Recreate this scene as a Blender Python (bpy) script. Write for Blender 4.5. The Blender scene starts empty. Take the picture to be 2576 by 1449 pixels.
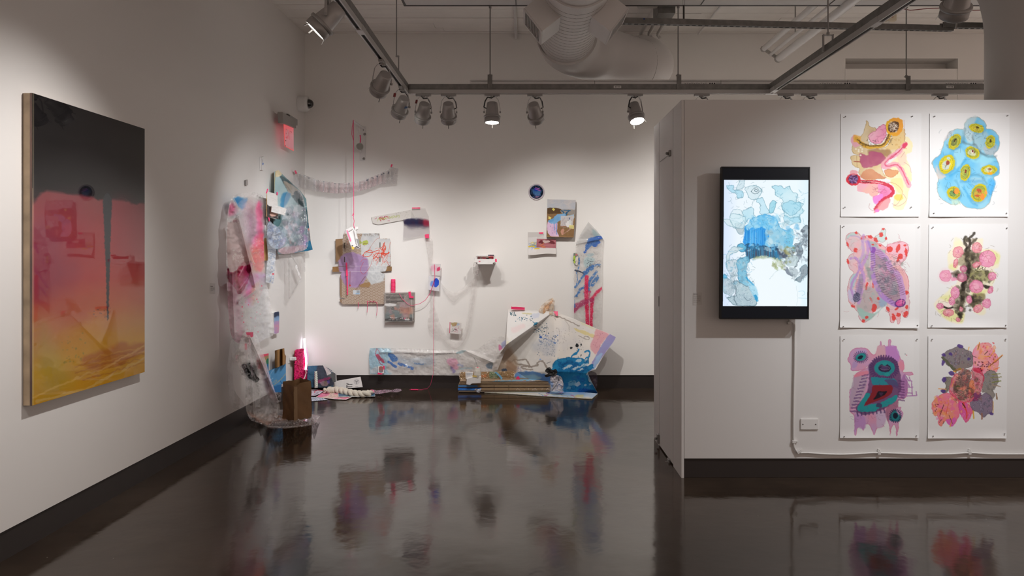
import bpy, bmesh, math, random
import numpy as np
from mathutils import Vector, Matrix
sc = bpy.context.scene
COL = sc.collection
R = math.radians
# ------------------------------------------------------------------ camera, light level
FOC, CX, CY, HC = 1850.0, 1322.0, 640.0, 1.5      # focal length and principal point in pixels of the 2576x1449 frame, eye height
YB, YF = 8.23, 4.93                                # planes of the far wall and of the partition face
cam = bpy.data.cameras.new('camera')
cam.sensor_fit = 'HORIZONTAL'; cam.sensor_width = 36.0
cam.lens = FOC/2576*36.0
cam.shift_x = -(CX-1288)/2576; cam.shift_y = -(724.5-CY)/2576
cam.clip_start = 0.05; cam.clip_end = 100
camo = bpy.data.objects.new('camera', cam); COL.objects.link(camo)
camo.location = (0, 0, HC); camo.rotation_euler = (R(90), 0, 0)
sc.camera = camo
sc.view_settings.view_transform = 'Standard'; sc.view_settings.look = 'None'
sc.view_settings.gamma = 1.0; sc.view_settings.use_curve_mapping = False
sc.view_settings.exposure = 0.0
w = bpy.data.worlds.new('world'); sc.world = w; w.use_nodes = True
w.node_tree.nodes['Background'].inputs[0].default_value = (1.0, 0.785, 0.68, 1)
w.node_tree.nodes['Background'].inputs[1].default_value = 0.56
WARM = (1.0, 0.925, 0.87); NEUT = (1.0, 0.965, 0.94); COOL = (0.97, 0.98, 1.0)
# every track lamp: name of place, base on track (x, y), aim point, power, cone, blend, colour, lens glow
TZ = 2.90
LAMPS = [
 # x, y, aim, watts, cone deg, colour, label
 (-1.02, 3.80, (-2.47, 3.66, 1.25), 108, 96, NEUT, 'large looking grey track lamp nearest the big resin painting, lens lit'),
 (-1.02, 5.23, (-2.42, 7.45, 1.15), 100, 70, COOL, 'grey track lamp on the side track, aimed at the bubble wrap'),
 (-1.02, 6.05, (-2.25, 8.1, 0.85), 90, 84, COOL, 'grey track lamp with blue tape patch beside the track corner'),
 (-0.875, 6.3, (-1.55, 8.23, 0.65), 50, 90, NEUT, 'grey track lamp, first on the cross track from the corner joint'),
 (-0.66, 6.3, (-0.80, 8.23, 0.62), 38, 88, NEUT, 'grey track lamp, second on the cross track from the corner joint'),
 (-0.286, 6.3, (-0.28, 6.05, 0.00), 7, 60, NEUT, 'grey track lamp hanging straight down under the rod bracket'),
 (0.08, 6.3, (0.55, 8.23, 0.95), 100, 92, NEUT, 'grey track lamp below the round duct, back turned to the room'),
 (0.94, 6.3, (1.25, 5.45, 0.60), 12, 60, NEUT, 'grey track lamp with bright open lens before the partition end'),
 (1.51, 6.3, (1.9, 8.23, 1.5), 66, 90, NEUT, 'track lamp half hidden just behind the partition corner'),
 (2.23, 6.3, (2.4, 8.23, 1.5), 60, 90, NEUT, 'track lamp half hidden behind partition, nearer of the close pair'),
 (2.43, 6.3, (3.0, 8.23, 1.5), 60, 90, NEUT, 'track lamp half hidden behind partition, farther of the close pair'),
 (3.55, 6.3, (3.8, 8.23, 1.5), 66, 90, NEUT, 'track lamp half hidden behind partition, beyond the black gear'),
 (2.06, 3.50, (2.35, 4.93, 1.20), 12, 60, NEUT, 'large looking grey track lamp above the blue watercolor, lens unseen'),
]
# spots outside the frame, without fixtures, the marked ones added as fill: x, y, aim, watts, cone
EXTRA = [
 (2.85, 3.45, (2.55, 4.93, 0.95), 122, 102, COOL),
 (3.35, 3.45, (3.10, 4.93, 1.35), 50, 90, COOL),
 (4.6, 6.3, (4.8, 8.23, 1.5), 90, 90, NEUT),  # added behind the partition so its bounce lifts the back room
 (5.6, 6.3, (5.8, 8.23, 1.5), 90, 90, NEUT),  # second added spot for the same bounce
 (-1.02, 2.2, (-2.54, 2.6, 1.0), 48, 80, NEUT),
 (0.6, 0.6, (0.8, 2.8, 0.0), 10, 80, NEUT),  # unseen spot added as fill over the near floor
]
def spot(name, loc, aim, watts, cone, col, blend=1.0, rad=0.045):
    l = bpy.data.lights.new(name, 'SPOT'); l.energy = watts; l.spot_size = R(cone); l.spot_blend = blend
    l.color = col; l.shadow_soft_size = rad
    o = bpy.data.objects.new(name, l); COL.objects.link(o); o.location = loc
    o.rotation_euler = (Vector(aim)-Vector(loc)).to_track_quat('-Z', 'Y').to_euler()
    return o
# ------------------------------------------------------------------ geometry from the measured pixels
def lin(c):
    c = np.asarray(c, dtype=np.float64)
    return np.where(c <= 0.04045, c/12.92, ((c+0.055)/1.055)**2.4)
def hx(s):
    s = s.lstrip('#'); return np.array([int(s[i:i+2], 16)/255.0 for i in (0, 2, 4)])
# planes are (point, unit normal towards the room)
PB = ((0, YB, 0), (0, -1, 0)); PF = ((0, YF, 0), (0, -1, 0))
_a = np.array([-2.545, 3.5, 0.]); _b = np.array([-2.470, YB, 0.]); _t = (_b-_a)/np.linalg.norm(_b-_a)
PL = (tuple(_a), (float(_t[1]), float(-_t[0]), 0.0))       # side wall, turned by under one degree
PS = ((1.045, 0, 0), (-1, 0, 0))                            # end face of the partition
PZ = ((0, 0, 0), (0, 0, 1))
def world(plane, px, py, off=0.0):
    px = np.asarray(px, float); py = np.asarray(py, float); off = np.asarray(off, float)
    d = np.stack([(px-CX)/FOC, np.ones_like(px), -(py-CY)/FOC], -1)
    p, n = np.array(plane[0], float), np.array(plane[1], float)
    num = ((p-np.array([0, 0, HC])) @ n) + off
    t = num/(d @ n)
    return d*t[..., None]+np.array([0, 0, HC])
def W1(plane, px, py, off=0.0): return Vector([float(v) for v in world(plane, px, py, off)])
def cornoff(px, d=0.05):     # distance in front of the far wall that stays clear of the side wall
    return np.maximum(0, YB-4572/(CX-np.asarray(px, float)))+d
# ------------------------------------------------------------------ objects
WL = {}
def wloc(o): return WL.get(o.name, Vector((0, 0, 0)))
def props(o, label=None, cat=None, group=None, kind=None):
    if label: o['label'] = label
    if cat: o['category'] = cat
    if group: o['group'] = group
    if kind: o['kind'] = kind
    return o
def empty(name, loc, label, cat, group=None):
    o = bpy.data.objects.new(name, None); COL.objects.link(o); o.location = loc; o.empty_display_size = 0.05
    WL[o.name] = Vector(loc); return props(o, label, cat, group)
def link(name, me, origin, parent=None):
    o = bpy.data.objects.new(name, me); COL.objects.link(o)
    WL[o.name] = Vector(origin)
    if parent is not None:
        o.parent = parent; o.location = Vector(origin)-wloc(parent)
    else: o.location = origin
    return o
class MB:
    def __init__(s): s.v = []; s.f = []; s.sm = []
    def add(s, vs, fs, smooth=False):
        b = len(s.v); s.v += [tuple(v) for v in vs]; s.f += [tuple(i+b for i in f) for f in fs]; s.sm += [smooth]*len(fs); return s
    def box(s, c, d, rot=None):
        vs = [Vector((x*d[0]/2, y*d[1]/2, z*d[2]/2)) for x in (-1, 1) for y in (-1, 1) for z in (-1, 1)]
        if rot is not None: vs = [rot @ v for v in vs]
        vs = [v+Vector(c) for v in vs]
        return s.add(vs, [(0, 1, 3, 2), (4, 6, 7, 5), (0, 4, 5, 1), (2, 3, 7, 6), (0, 2, 6, 4), (1, 5, 7, 3)])
    def bar(s, a, b, wd, ht, up=(0, 0, 1)):
        a, b = Vector(a), Vector(b); d = (b-a); L = d.length; d.normalize()
        x = d.cross(Vector(up)).normalized(); u = x.cross(d)
        return s.box((a+b)/2, (wd, L, ht), Matrix((x, d, u)).transposed())
    def tube(s, pts, r, n=8, cap=True, smooth=True, rads=None):
        pts = [Vector(p) for p in pts]; N = len(pts)
        rads = rads or [r]*N
        vs = []; prev = None
        for i, p in enumerate(pts):
            d = (pts[min(i+1, N-1)]-pts[max(i-1, 0)]).normalized()
            if prev is None:
                a = Vector((0, 0, 1)) if abs(d.z) < .9 else Vector((1, 0, 0)); x = d.cross(a).normalized()
            else: x = (prev-d*prev.dot(d)).normalized()
            prev = x; y = d.cross(x)
            for k in range(n):
                t = 2*math.pi*k/n; vs.append(p+(x*math.cos(t)+y*math.sin(t))*rads[i])
        fs = [(i*n+k, i*n+(k+1) % n, (i+1)*n+(k+1) % n, (i+1)*n+k) for i in range(N-1) for k in range(n)]
        s.add(vs, fs, smooth)
        if cap:
            s.add(vs[:n], [tuple(reversed(range(n)))]); s.add(vs[-n:], [tuple(range(n))])
        return s
    def lathe(s, prof, M=Matrix.Identity(4), n=24, smooth=True, flat=()):
        vs = [M @ Vector((r*math.cos(2*math.pi*k/n), r*math.sin(2*math.pi*k/n), z)) for r, z in prof for k in range(n)]
        fs = [(i*n+k, i*n+(k+1) % n, (i+1)*n+(k+1) % n, (i+1)*n+k) for i in range(len(prof)-1) for k in range(n)]
        s.add(vs, fs, smooth)
        if prof[0][0] > 0: s.add(vs[:n], [tuple(range(n))])
        if prof[-1][0] > 0: s.add(vs[-n:], [tuple(range(n))])
        return s
    def prism(s, pts, vec):
        n = len(pts); v = Vector(vec); a = [Vector(p) for p in pts]; b = [p+v for p in a]
        s.add(a+b, [tuple(range(n)), tuple(reversed(range(n, 2*n)))]+[(i, (i+1) % n, (i+1) % n+n, i+n) for i in range(n)])
        return s
    def build(s, name, mt, parent=None, origin=None, bevel=0.0, label=None):
        vs = np.array([tuple(v) for v in s.v], float)
        o = Vector(origin) if origin is not None else Vector(((vs.min(0)+vs.max(0))/2).tolist())
        me = bpy.data.meshes.new(name); me.from_pydata((vs-np.array(o)).tolist(), [], s.f)
        me.polygons.foreach_set('use_smooth', s.sm)
        bm = bmesh.new(); bm.from_mesh(me); bmesh.ops.recalc_face_normals(bm, faces=bm.faces); bm.to_mesh(me); bm.free()
        me.materials.append(mt)
        ob = link(name, me, o, parent)
        if bevel:
            m = ob.modifiers.new('bevel', 'BEVEL'); m.width = bevel; m.segments = 2; m.limit_method = 'ANGLE'; m.angle_limit = R(40)
        if label: ob['label'] = label
        return ob
# ------------------------------------------------------------------ painter: colours brushed onto a fine mesh, in pixels of the photo
_tabs = {}
def fbm(x, y, scale, seed, octv=3):
    if seed not in _tabs: _tabs[seed] = np.random.RandomState(seed).rand(64, 64)
    T = _tabs[seed]; out = 0; a = 1; tot = 0
    for o in range(octv):
        u = x/scale*(2**o)+17.3*o; v = y/scale*(2**o)+5.7*o
        iu = np.floor(u).astype(int); iv = np.floor(v).astype(int); fu = u-iu; fv = v-iv
        fu = fu*fu*(3-2*fu); fv = fv*fv*(3-2*fv)
        g = lambda i, j: T[(i) % 64, (j) % 64]
        out = out+a*((g(iu, iv)*(1-fu)+g(iu+1, iv)*fu)*(1-fv)+(g(iu, iv+1)*(1-fu)+g(iu+1, iv+1)*fu)*fv); tot += a; a *= .5
    return out/tot
def P2(pts):
    p = np.array(pts, float); return p.reshape(-1, 2)
def smooth(p, closed, k=4):
    n = len(p)
    if n < 3: return p
    out = []
    rng = range(n) if closed else range(n-1)
    for i in rng:
        if closed: a, b, c, d = p[(i-1) % n], p[i], p[(i+1) % n], p[(i+2) % n]
        else: a, b, c, d = p[max(i-1, 0)], p[i], p[i+1], p[min(i+2, n-1)]
        for t in np.arange(k)/k:
            out.append(.5*((2*b)+(-a+c)*t+(2*a-5*b+4*c-d)*t*t+(-a+3*b-3*c+d)*t**3))
    if not closed: out.append(p[-1])
    return np.array(out)
def segdist(X, Y, p, closed, near=False):
    best = np.full(X.shape, 1e18); nx = X.copy(); ny = Y.copy(); ins = np.zeros(X.shape, bool); n = len(p)
    for i in range(n if closed else n-1):
        a = p[i]; b = p[(i+1) % n]; dx, dy = b-a; L = dx*dx+dy*dy+1e-12
        t = np.clip(((X-a[0])*dx+(Y-a[1])*dy)/L, 0, 1)
        qx = a[0]+t*dx; qy = a[1]+t*dy; d = (X-qx)**2+(Y-qy)**2
        m = d < best; best = np.where(m, d, best)
        if near: nx = np.where(m, qx, nx); ny = np.where(m, qy, ny)
        if closed:
            c = ((a[1] > Y) != (b[1] > Y)) & (X < dx*(Y-a[1])/(dy+1e-12)+a[0]); ins ^= c
    d = np.sqrt(best)
    if closed: d = np.where(ins, -d, d)
    return (d, nx, ny) if near else d
class Canvas:
    def __init__(s, x0, y0, x1, y1, step=1.0, bg='#ffffff', al=1.0, T=(0, 0, 1.0), seed=1):
        s.nx = max(3, int(round((x1-x0)/step))+1); s.ny = max(3, int(round((y1-y0)/step))+1)
        s.PX, s.PY = np.meshgrid(np.linspace(x0, x1, s.nx), np.linspace(y0, y1, s.ny))
        s.C = np.tile(hx(bg), (s.ny, s.nx, 1)); s.A = np.full((s.ny, s.nx), float(al)); s.step = step
        s.seed = seed; s.setT(T)
    def setT(s, T): s.T = T; s.X = (s.PX-T[0])/T[2]; s.Y = (s.PY-T[1])/T[2]; return s
    def _sl(s, p, m):
        xs = s.X[0]; ys = s.Y[:, 0]
        i0, i1 = np.searchsorted(xs, [p[:, 0].min()-m, p[:, 0].max()+m]); j0, j1 = np.searchsorted(ys, [p[:, 1].min()-m, p[:, 1].max()+m])
        return slice(max(j0, 0), j1), slice(max(i0, 0), i1)
    def _mix(s, sl, m, col, al):
        c = hx(col) if isinstance(col, str) else col
        s.C[sl] += (c-s.C[sl])*m[..., None]
        if al is not None: s.A[sl] += (al-s.A[sl])*m
    def poly(s, pts, col, a=1.0, w=0, ws=None, edge=None, f=None, mott=0, c2=None, sm=True, al=None):
        p = P2(pts); s.seed += 1
        if sm: p = smooth(p, True)
        f = f or s.step/s.T[2]*1.2
        sl = s._sl(p, w*2+f*2+(edge[1] if edge else 0))
        X, Y = s.X[sl], s.Y[sl]
        if X.size == 0: return s
        if w:
            ws = ws or w*4
            X = X+(fbm(s.X[sl], s.Y[sl], ws, s.seed % 37)-.5)*3*w; Y = Y+(fbm(s.X[sl], s.Y[sl], ws, s.seed % 37+50)-.5)*3*w
        d = segdist(X, Y, p, True); m = np.clip(.5-d/f, 0, 1)
        if mott: m = m*(1-mott*np.clip(fbm(X, Y, max(20*s.step/s.T[2], 1), s.seed % 29)*1.6-.3, 0, 1))
        cc = hx(col)
        if c2 is not None:
            t = np.clip(fbm(X, Y, 30*s.step/s.T[2], s.seed % 31+3)*2.4-.7, 0, 1)[..., None]; cc = cc*(1-t)+hx(c2)*t
        s._mix(sl, m*a, cc, al)
        if edge:
            e = np.clip(1-np.abs(d+edge[1]*.5)/edge[1], 0, 1); s._mix(sl, e*edge[2], edge[0], None)
        return s
    def ell(s, cx, cy, rx, ry, col, a=1.0, rot=0, **k):
        t = np.arange(14)/14*2*np.pi; c, q = math.cos(R(rot)), math.sin(R(rot))
        x = rx*np.cos(t); y = ry*np.sin(t)
        return s.poly(np.stack([cx+x*c-y*q, cy+x*q+y*c], -1), col, a, **k)
    def line(s, pts, wd, col, a=1.0, w=0, ws=None, f=None, sm=True, al=None, dry=0, taper=False):
        p = P2(pts); s.seed += 1
        if sm: p = smooth(p, False)
        f = f or s.step/s.T[2]*1.0
        sl = s._sl(p, w*2+f+wd)
        X, Y = s.X[sl], s.Y[sl]
        if X.size == 0: return s
        if w:
            ws = ws or w*4
            X = X+(fbm(s.X[sl], s.Y[sl], ws, s.seed % 37)-.5)*3*w; Y = Y+(fbm(s.X[sl], s.Y[sl], ws, s.seed % 37+50)-.5)*3*w
        d = segdist(X, Y, p, False)-wd/2; m = np.clip(.5-d/f, 0, 1)
        if dry: m = m*np.clip((fbm(X, Y, 4*s.step/s.T[2], s.seed % 23, 2)-dry*.6)*5, 0, 1)
        s._mix(sl, m*a, col, al); return s
    def dots(s, n, box, r0, r1, col, a=1.0, seed=0, sm=False, al=None):
        q = random.Random(seed+n)
        for i in range(n):
            r = q.uniform(r0, r1); c = col if isinstance(col, str) else q.choice(col)
            s.ell(q.uniform(box[0], box[2]), q.uniform(box[1], box[3]), r, r*q.uniform(.7, 1.2), c, a, sm=False, al=al)
        return s
    def blots(s, n, box, r0, r1, cols, a=.6, seed=0, al=None):
        q = random.Random(seed*3+n)
        for i in range(n):
            r = q.uniform(r0, r1); s.ell(q.uniform(box[0], box[2]), q.uniform(box[1], box[3]), r*q.uniform(.4, 1), r, q.choice(cols), a, q.uniform(0, 180), w=r*.45, ws=r*1.3, f=r*.35, al=al)
        return s
    def squig(s, n, box, L, wd, col, a=1.0, seed=0, ang=None):
        q = random.Random(seed*7+n)
        for i in range(n):
            x, y = q.uniform(box[0], box[2]), q.uniform(box[1], box[3]); t = q.uniform(0, 6.28) if ang is None else R(ang)+q.uniform(-.4, .4)
            pts = []
            for k in range(4): pts += [x, y]; x += math.cos(t)*L/3; y += math.sin(t)*L/3; t += q.uniform(-.9, .9)
            s.line(pts, wd, col if isinstance(col, str) else q.choice(col), a)
        return s
    def grad(s, stops, axis='y'):       # stops: (coordinate, colour)
        v = s.Y if axis == 'y' else s.X; xs = [t[0] for t in stops]; cs = np.array([hx(t[1]) for t in stops])
        for k in range(3): s.C[..., k] = np.interp(v, xs, cs[:, k])
        return s
    def noise(s, amt, scale, seed=5, col=None):
        n = fbm(s.X, s.Y, scale, seed)-.5
        if col is None: s.C = np.clip(s.C+n[..., None]*amt, 0, 1)
        else: s.C += (hx(col)-s.C)*np.clip(n*2*amt, 0, 1)[..., None]
        return s
    def writing(s, x0, y0, x1, y1, rows, col, a=.8, seed=3, wd=None, vert=False):   # lines of print too small to read
        q = random.Random(seed); rh = ((y1-y0) if not vert else (x1-x0))/rows; wd = wd or rh*.45
        for r in range(rows):
            p = (x0 if not vert else y0); e = (x1 if not vert else y1); c = (y0 if not vert else x0)+rh*(r+.5)
            e = p+(e-p)*(1 if r < rows-1 else .6)
            while p < e:
                L = q.uniform(1.5, 5)*rh*.5
                if vert: s.line([c, p, c, min(p+L, e)], wd, col, a, sm=False)
                else: s.line([p, c, min(p+L, e), c], wd, col, a, sm=False)
                p += L+rh*.5
        return s
NT = [0]
def sheet(name, outline, plane, off, mt, cv=None, bg='#dddddd', al=1.0, step=1.0, thick=0.0, parent=None, paint=None,
          bump=0.0, bscale=12, bseed=2, sm=False, T=None, rag=0, rim=None, folds=None, label=None, cat=None, group=None):
    """a thin sheet whose outline is known in the photo, laid on a real plane; off is its distance from it (m)"""
    p = P2(outline)
    if sm: p = smooth(p, True)
    if rag:
        q = []
        for i in range(len(p)):
            a, b = p[i], p[(i+1) % len(p)]; k = max(1, int(np.hypot(*(b-a))/3))
            for t in range(k): q.append(a+(b-a)*t/k)
        q = np.array(q); q = q+(np.random.RandomState(int(rag*10)+len(q)).rand(*q.shape)-.5)*2*rag; p = q
    x0, y0 = p.min(0); x1, y1 = p.max(0)
    c = Canvas(x0-step*.6, y0-step*.6, x1+step*.6, y1+step*.6, step, bg, al, T or (0, 0, 1.0), seed=len(p)+int(x0))
    if paint: paint(c)
    PX, PY = c.PX.copy(), c.PY.copy()
    d, nx, ny = segdist(PX, PY, p, True, near=True)
    ok = d <= step*.72
    PX = np.where(d > 0, nx, PX); PY = np.where(d > 0, ny, PY)
    o = off(PX, PY) if callable(off) else np.full(PX.shape, float(off))
    if bump: o = o+bump*(fbm(PX, PY, bscale, bseed, 3))
    if folds:
        for (fx, fy, gx, gy, amp, wid) in folds:    # a crease along a line
            dd = segdist(PX, PY, P2([fx, fy, gx, gy]), False); o = o+amp*np.exp(-(dd/wid)**1.3)
    V = world(plane, PX, PY, o)
    idx = -np.ones(ok.shape, int); F = ok[:-1, :-1] & ok[1:, :-1] & ok[:-1, 1:] & ok[1:, 1:]
    use = np.zeros(ok.shape, bool)
    for a, b in ((0, 0), (1, 0), (0, 1), (1, 1)): use[a:a+F.shape[0], b:b+F.shape[1]] |= F
    idx[use] = np.arange(use.sum())
    j, i = np.nonzero(F)
    faces = np.stack([idx[j, i], idx[j+1, i], idx[j+1, i+1], idx[j, i+1]], -1)
    verts = V[use]; cols = np.concatenate([lin(np.clip(c.C[use], 0, 1)), c.A[use][:, None]], -1)
    if thick:
        e = np.concatenate([faces[:, [0, 1]], faces[:, [1, 2]], faces[:, [2, 3]], faces[:, [3, 0]]]); key = np.sort(e, 1)
        u, inv, cnt = np.unique(key, axis=0, return_inverse=True, return_counts=True); be = e[cnt[inv.ravel()] == 1]
        bv = np.unique(be); mp = -np.ones(len(verts), int); mp[bv] = len(verts)+np.arange(len(bv))
        n = np.array(plane[1], float)
        verts = np.concatenate([verts, verts[bv]-n*thick])
        rc = cols[bv].copy()
        if rim is not None: rc[:, :3] = lin(hx(rim))
        # the rim needs corners of its own for a crisp edge
        mp2 = -np.ones(len(mp), int); mp2[bv] = len(verts)+np.arange(len(bv)); verts = np.concatenate([verts, verts[bv]])
        cols = np.concatenate([cols, rc, rc])
        faces = np.concatenate([faces, np.stack([mp2[be[:, 1]], mp2[be[:, 0]], mp[be[:, 0]], mp[be[:, 1]]], -1)])
    org = (verts.min(0)+verts.max(0))/2
    me = bpy.data.meshes.new(name); nv, nf = len(verts), len(faces)
    me.vertices.add(nv); me.vertices.foreach_set('co', (verts-org).astype(np.float32).ravel())
    me.loops.add(nf*4); me.loops.foreach_set('vertex_index', faces.astype(np.int32).ravel())
    me.polygons.add(nf); me.polygons.foreach_set('loop_start', (np.arange(nf)*4).astype(np.int32))
    me.polygons.foreach_set('use_smooth', np.ones(nf, bool))
    me.update(calc_edges=True)
    at = me.color_attributes.new('pigment', 'FLOAT_COLOR', 'POINT'); at.data.foreach_set('color', cols.astype(np.float32).ravel())
    me.materials.append(mt); NT[0] += nf*2
    ob = link(name, me, Vector(org.tolist()), parent)
    return props(ob, label, cat, group)
def textmesh(txt, mt, name, fn, parent=None, size=1.0, off=0.0, shear=0.0):
    """flat lettering: fn maps the letter plane (u, v) to the world"""
    cu = bpy.data.curves.new('t', 'FONT'); cu.body = txt; cu.size = size; cu.shear = shear; cu.resolution_u = 3
    to = bpy.data.objects.new('t', cu); COL.objects.link(to)
    bpy.context.view_layer.update()
    me0 = bpy.data.meshes.new_from_object(to.evaluated_get(bpy.context.evaluated_depsgraph_get()))
    vs = [fn(v.co.x, v.co.y) for v in me0.vertices]; fs = [tuple(p.vertices) for p in me0.polygons]
    bpy.data.objects.remove(to); bpy.data.curves.remove(cu); bpy.data.meshes.remove(me0)
    return MB().add(vs, fs).build(name, mt, parent)
# ------------------------------------------------------------------ materials
MATS = {}
def mat(name, col=(.8, .8, .8), rough=.5, metal=0.0, spec=.5, emis=None, es=0.0, bump=None, var=None, alpha=1.0, coat=0.0):
    if name in MATS: return MATS[name]
    m = bpy.data.materials.new(name); m.use_nodes = True; nt = m.node_tree; b = nt.nodes['Principled BSDF']
    c = col if not isinstance(col, str) else tuple(lin(hx(col)))
    b.inputs['Base Color'].default_value = (*c, 1); b.inputs['Roughness'].default_value = rough; b.inputs['Metallic'].default_value = metal
    b.inputs['Specular IOR Level'].default_value = spec; b.inputs['Alpha'].default_value = alpha; b.inputs['Coat Weight'].default_value = coat
    if emis is not None:
        e = emis if not isinstance(emis, str) else tuple(lin(hx(emis)))
        b.inputs['Emission Color'].default_value = (*e, 1); b.inputs['Emission Strength'].default_value = es
    tc = None
    if bump or var:
        tc = nt.nodes.new('ShaderNodeTexCoord')
    if var:        # (scale, amount)
        n = nt.nodes.new('ShaderNodeTexNoise'); n.inputs['Scale'].default_value = var[0]; n.inputs['Detail'].default_value = 5
        nt.links.new(tc.outputs['Object'], n.inputs['Vector'])
        r = nt.nodes.new('ShaderNodeValToRGB'); k = var[1]
        r.color_ramp.elements[0].position = .3; r.color_ramp.elements[1].position = .7
        r.color_ramp.elements[0].color = (*[max(0, v*(1-k)) for v in c], 1); r.color_ramp.elements[1].color = (*[min(1, v*(1+k)) for v in c], 1)
        nt.links.new(n.outputs['Fac'], r.inputs[0]); nt.links.new(r.outputs[0], b.inputs['Base Color'])
    if bump:       # (scale, strength, distance)
        n = nt.nodes.new('ShaderNodeTexNoise'); n.inputs['Scale'].default_value = bump[0]; n.inputs['Detail'].default_value = 3
        nt.links.new(tc.outputs['Object'], n.inputs['Vector'])
        bp = nt.nodes.new('ShaderNodeBump'); bp.inputs['Strength'].default_value = bump[1]; bp.inputs['Distance'].default_value = bump[2]
        nt.links.new(n.outputs['Fac'], bp.inputs['Height']); nt.links.new(bp.outputs[0], b.inputs['Normal'])
    MATS[name] = m; return m
def pmat(name, rough=.7, spec=.3, bump=None, vor=None, emit=0.0, coat=0.0, trans=False, gloss_noise=None):
    """material whose pigment comes from the painted mesh, surface from nodes"""
    m = bpy.data.materials.new(name); m.use_nodes = True; nt = m.node_tree; b = nt.nodes['Principled BSDF']
    a = nt.nodes.new('ShaderNodeAttribute'); a.attribute_name = 'pigment'
    nt.links.new(a.outputs['Color'], b.inputs['Base Color'])
    b.inputs['Roughness'].default_value = rough; b.inputs['Specular IOR Level'].default_value = spec; b.inputs['Coat Weight'].default_value = coat
    b.inputs['Coat Roughness'].default_value = 0.02
    if trans: nt.links.new(a.outputs['Alpha'], b.inputs['Alpha'])
    if emit:
        b.inputs['Base Color'].default_value = (0, 0, 0, 1)
        nt.links.remove(b.inputs['Base Color'].links[0]); nt.links.new(a.outputs['Color'], b.inputs['Emission Color']); b.inputs['Emission Strength'].default_value = emit
    tc = nt.nodes.new('ShaderNodeTexCoord'); last = None
    if bump:
        n = nt.nodes.new('ShaderNodeTexNoise'); n.inputs['Scale'].default_value = bump[0]; n.inputs['Detail'].default_value = 4
        nt.links.new(tc.outputs['Object'], n.inputs['Vector'])
        bp = nt.nodes.new('ShaderNodeBump'); bp.inputs['Strength'].default_value = bump[1]; bp.inputs['Distance'].default_value = bump[2]
        nt.links.new(n.outputs['Fac'], bp.inputs['Height']); last = bp
    if vor:        # bubbles: scale, strength, distance
        n = nt.nodes.new('ShaderNodeTexVoronoi'); n.inputs['Scale'].default_value = vor[0]; n.inputs['Randomness'].default_value = .25
        nt.links.new(tc.outputs['Object'], n.inputs['Vector'])
        bp = nt.nodes.new('ShaderNodeBump'); bp.inputs['Strength'].default_value = vor[1]; bp.inputs['Distance'].default_value = vor[2]; bp.invert = True
        nt.links.new(n.outputs['Distance'], bp.inputs['Height'])
        if last: nt.links.new(last.outputs[0], bp.inputs['Normal'])
        last = bp
    if last: nt.links.new(last.outputs[0], b.inputs['Normal'])
    MATS[name] = m; return m
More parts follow.
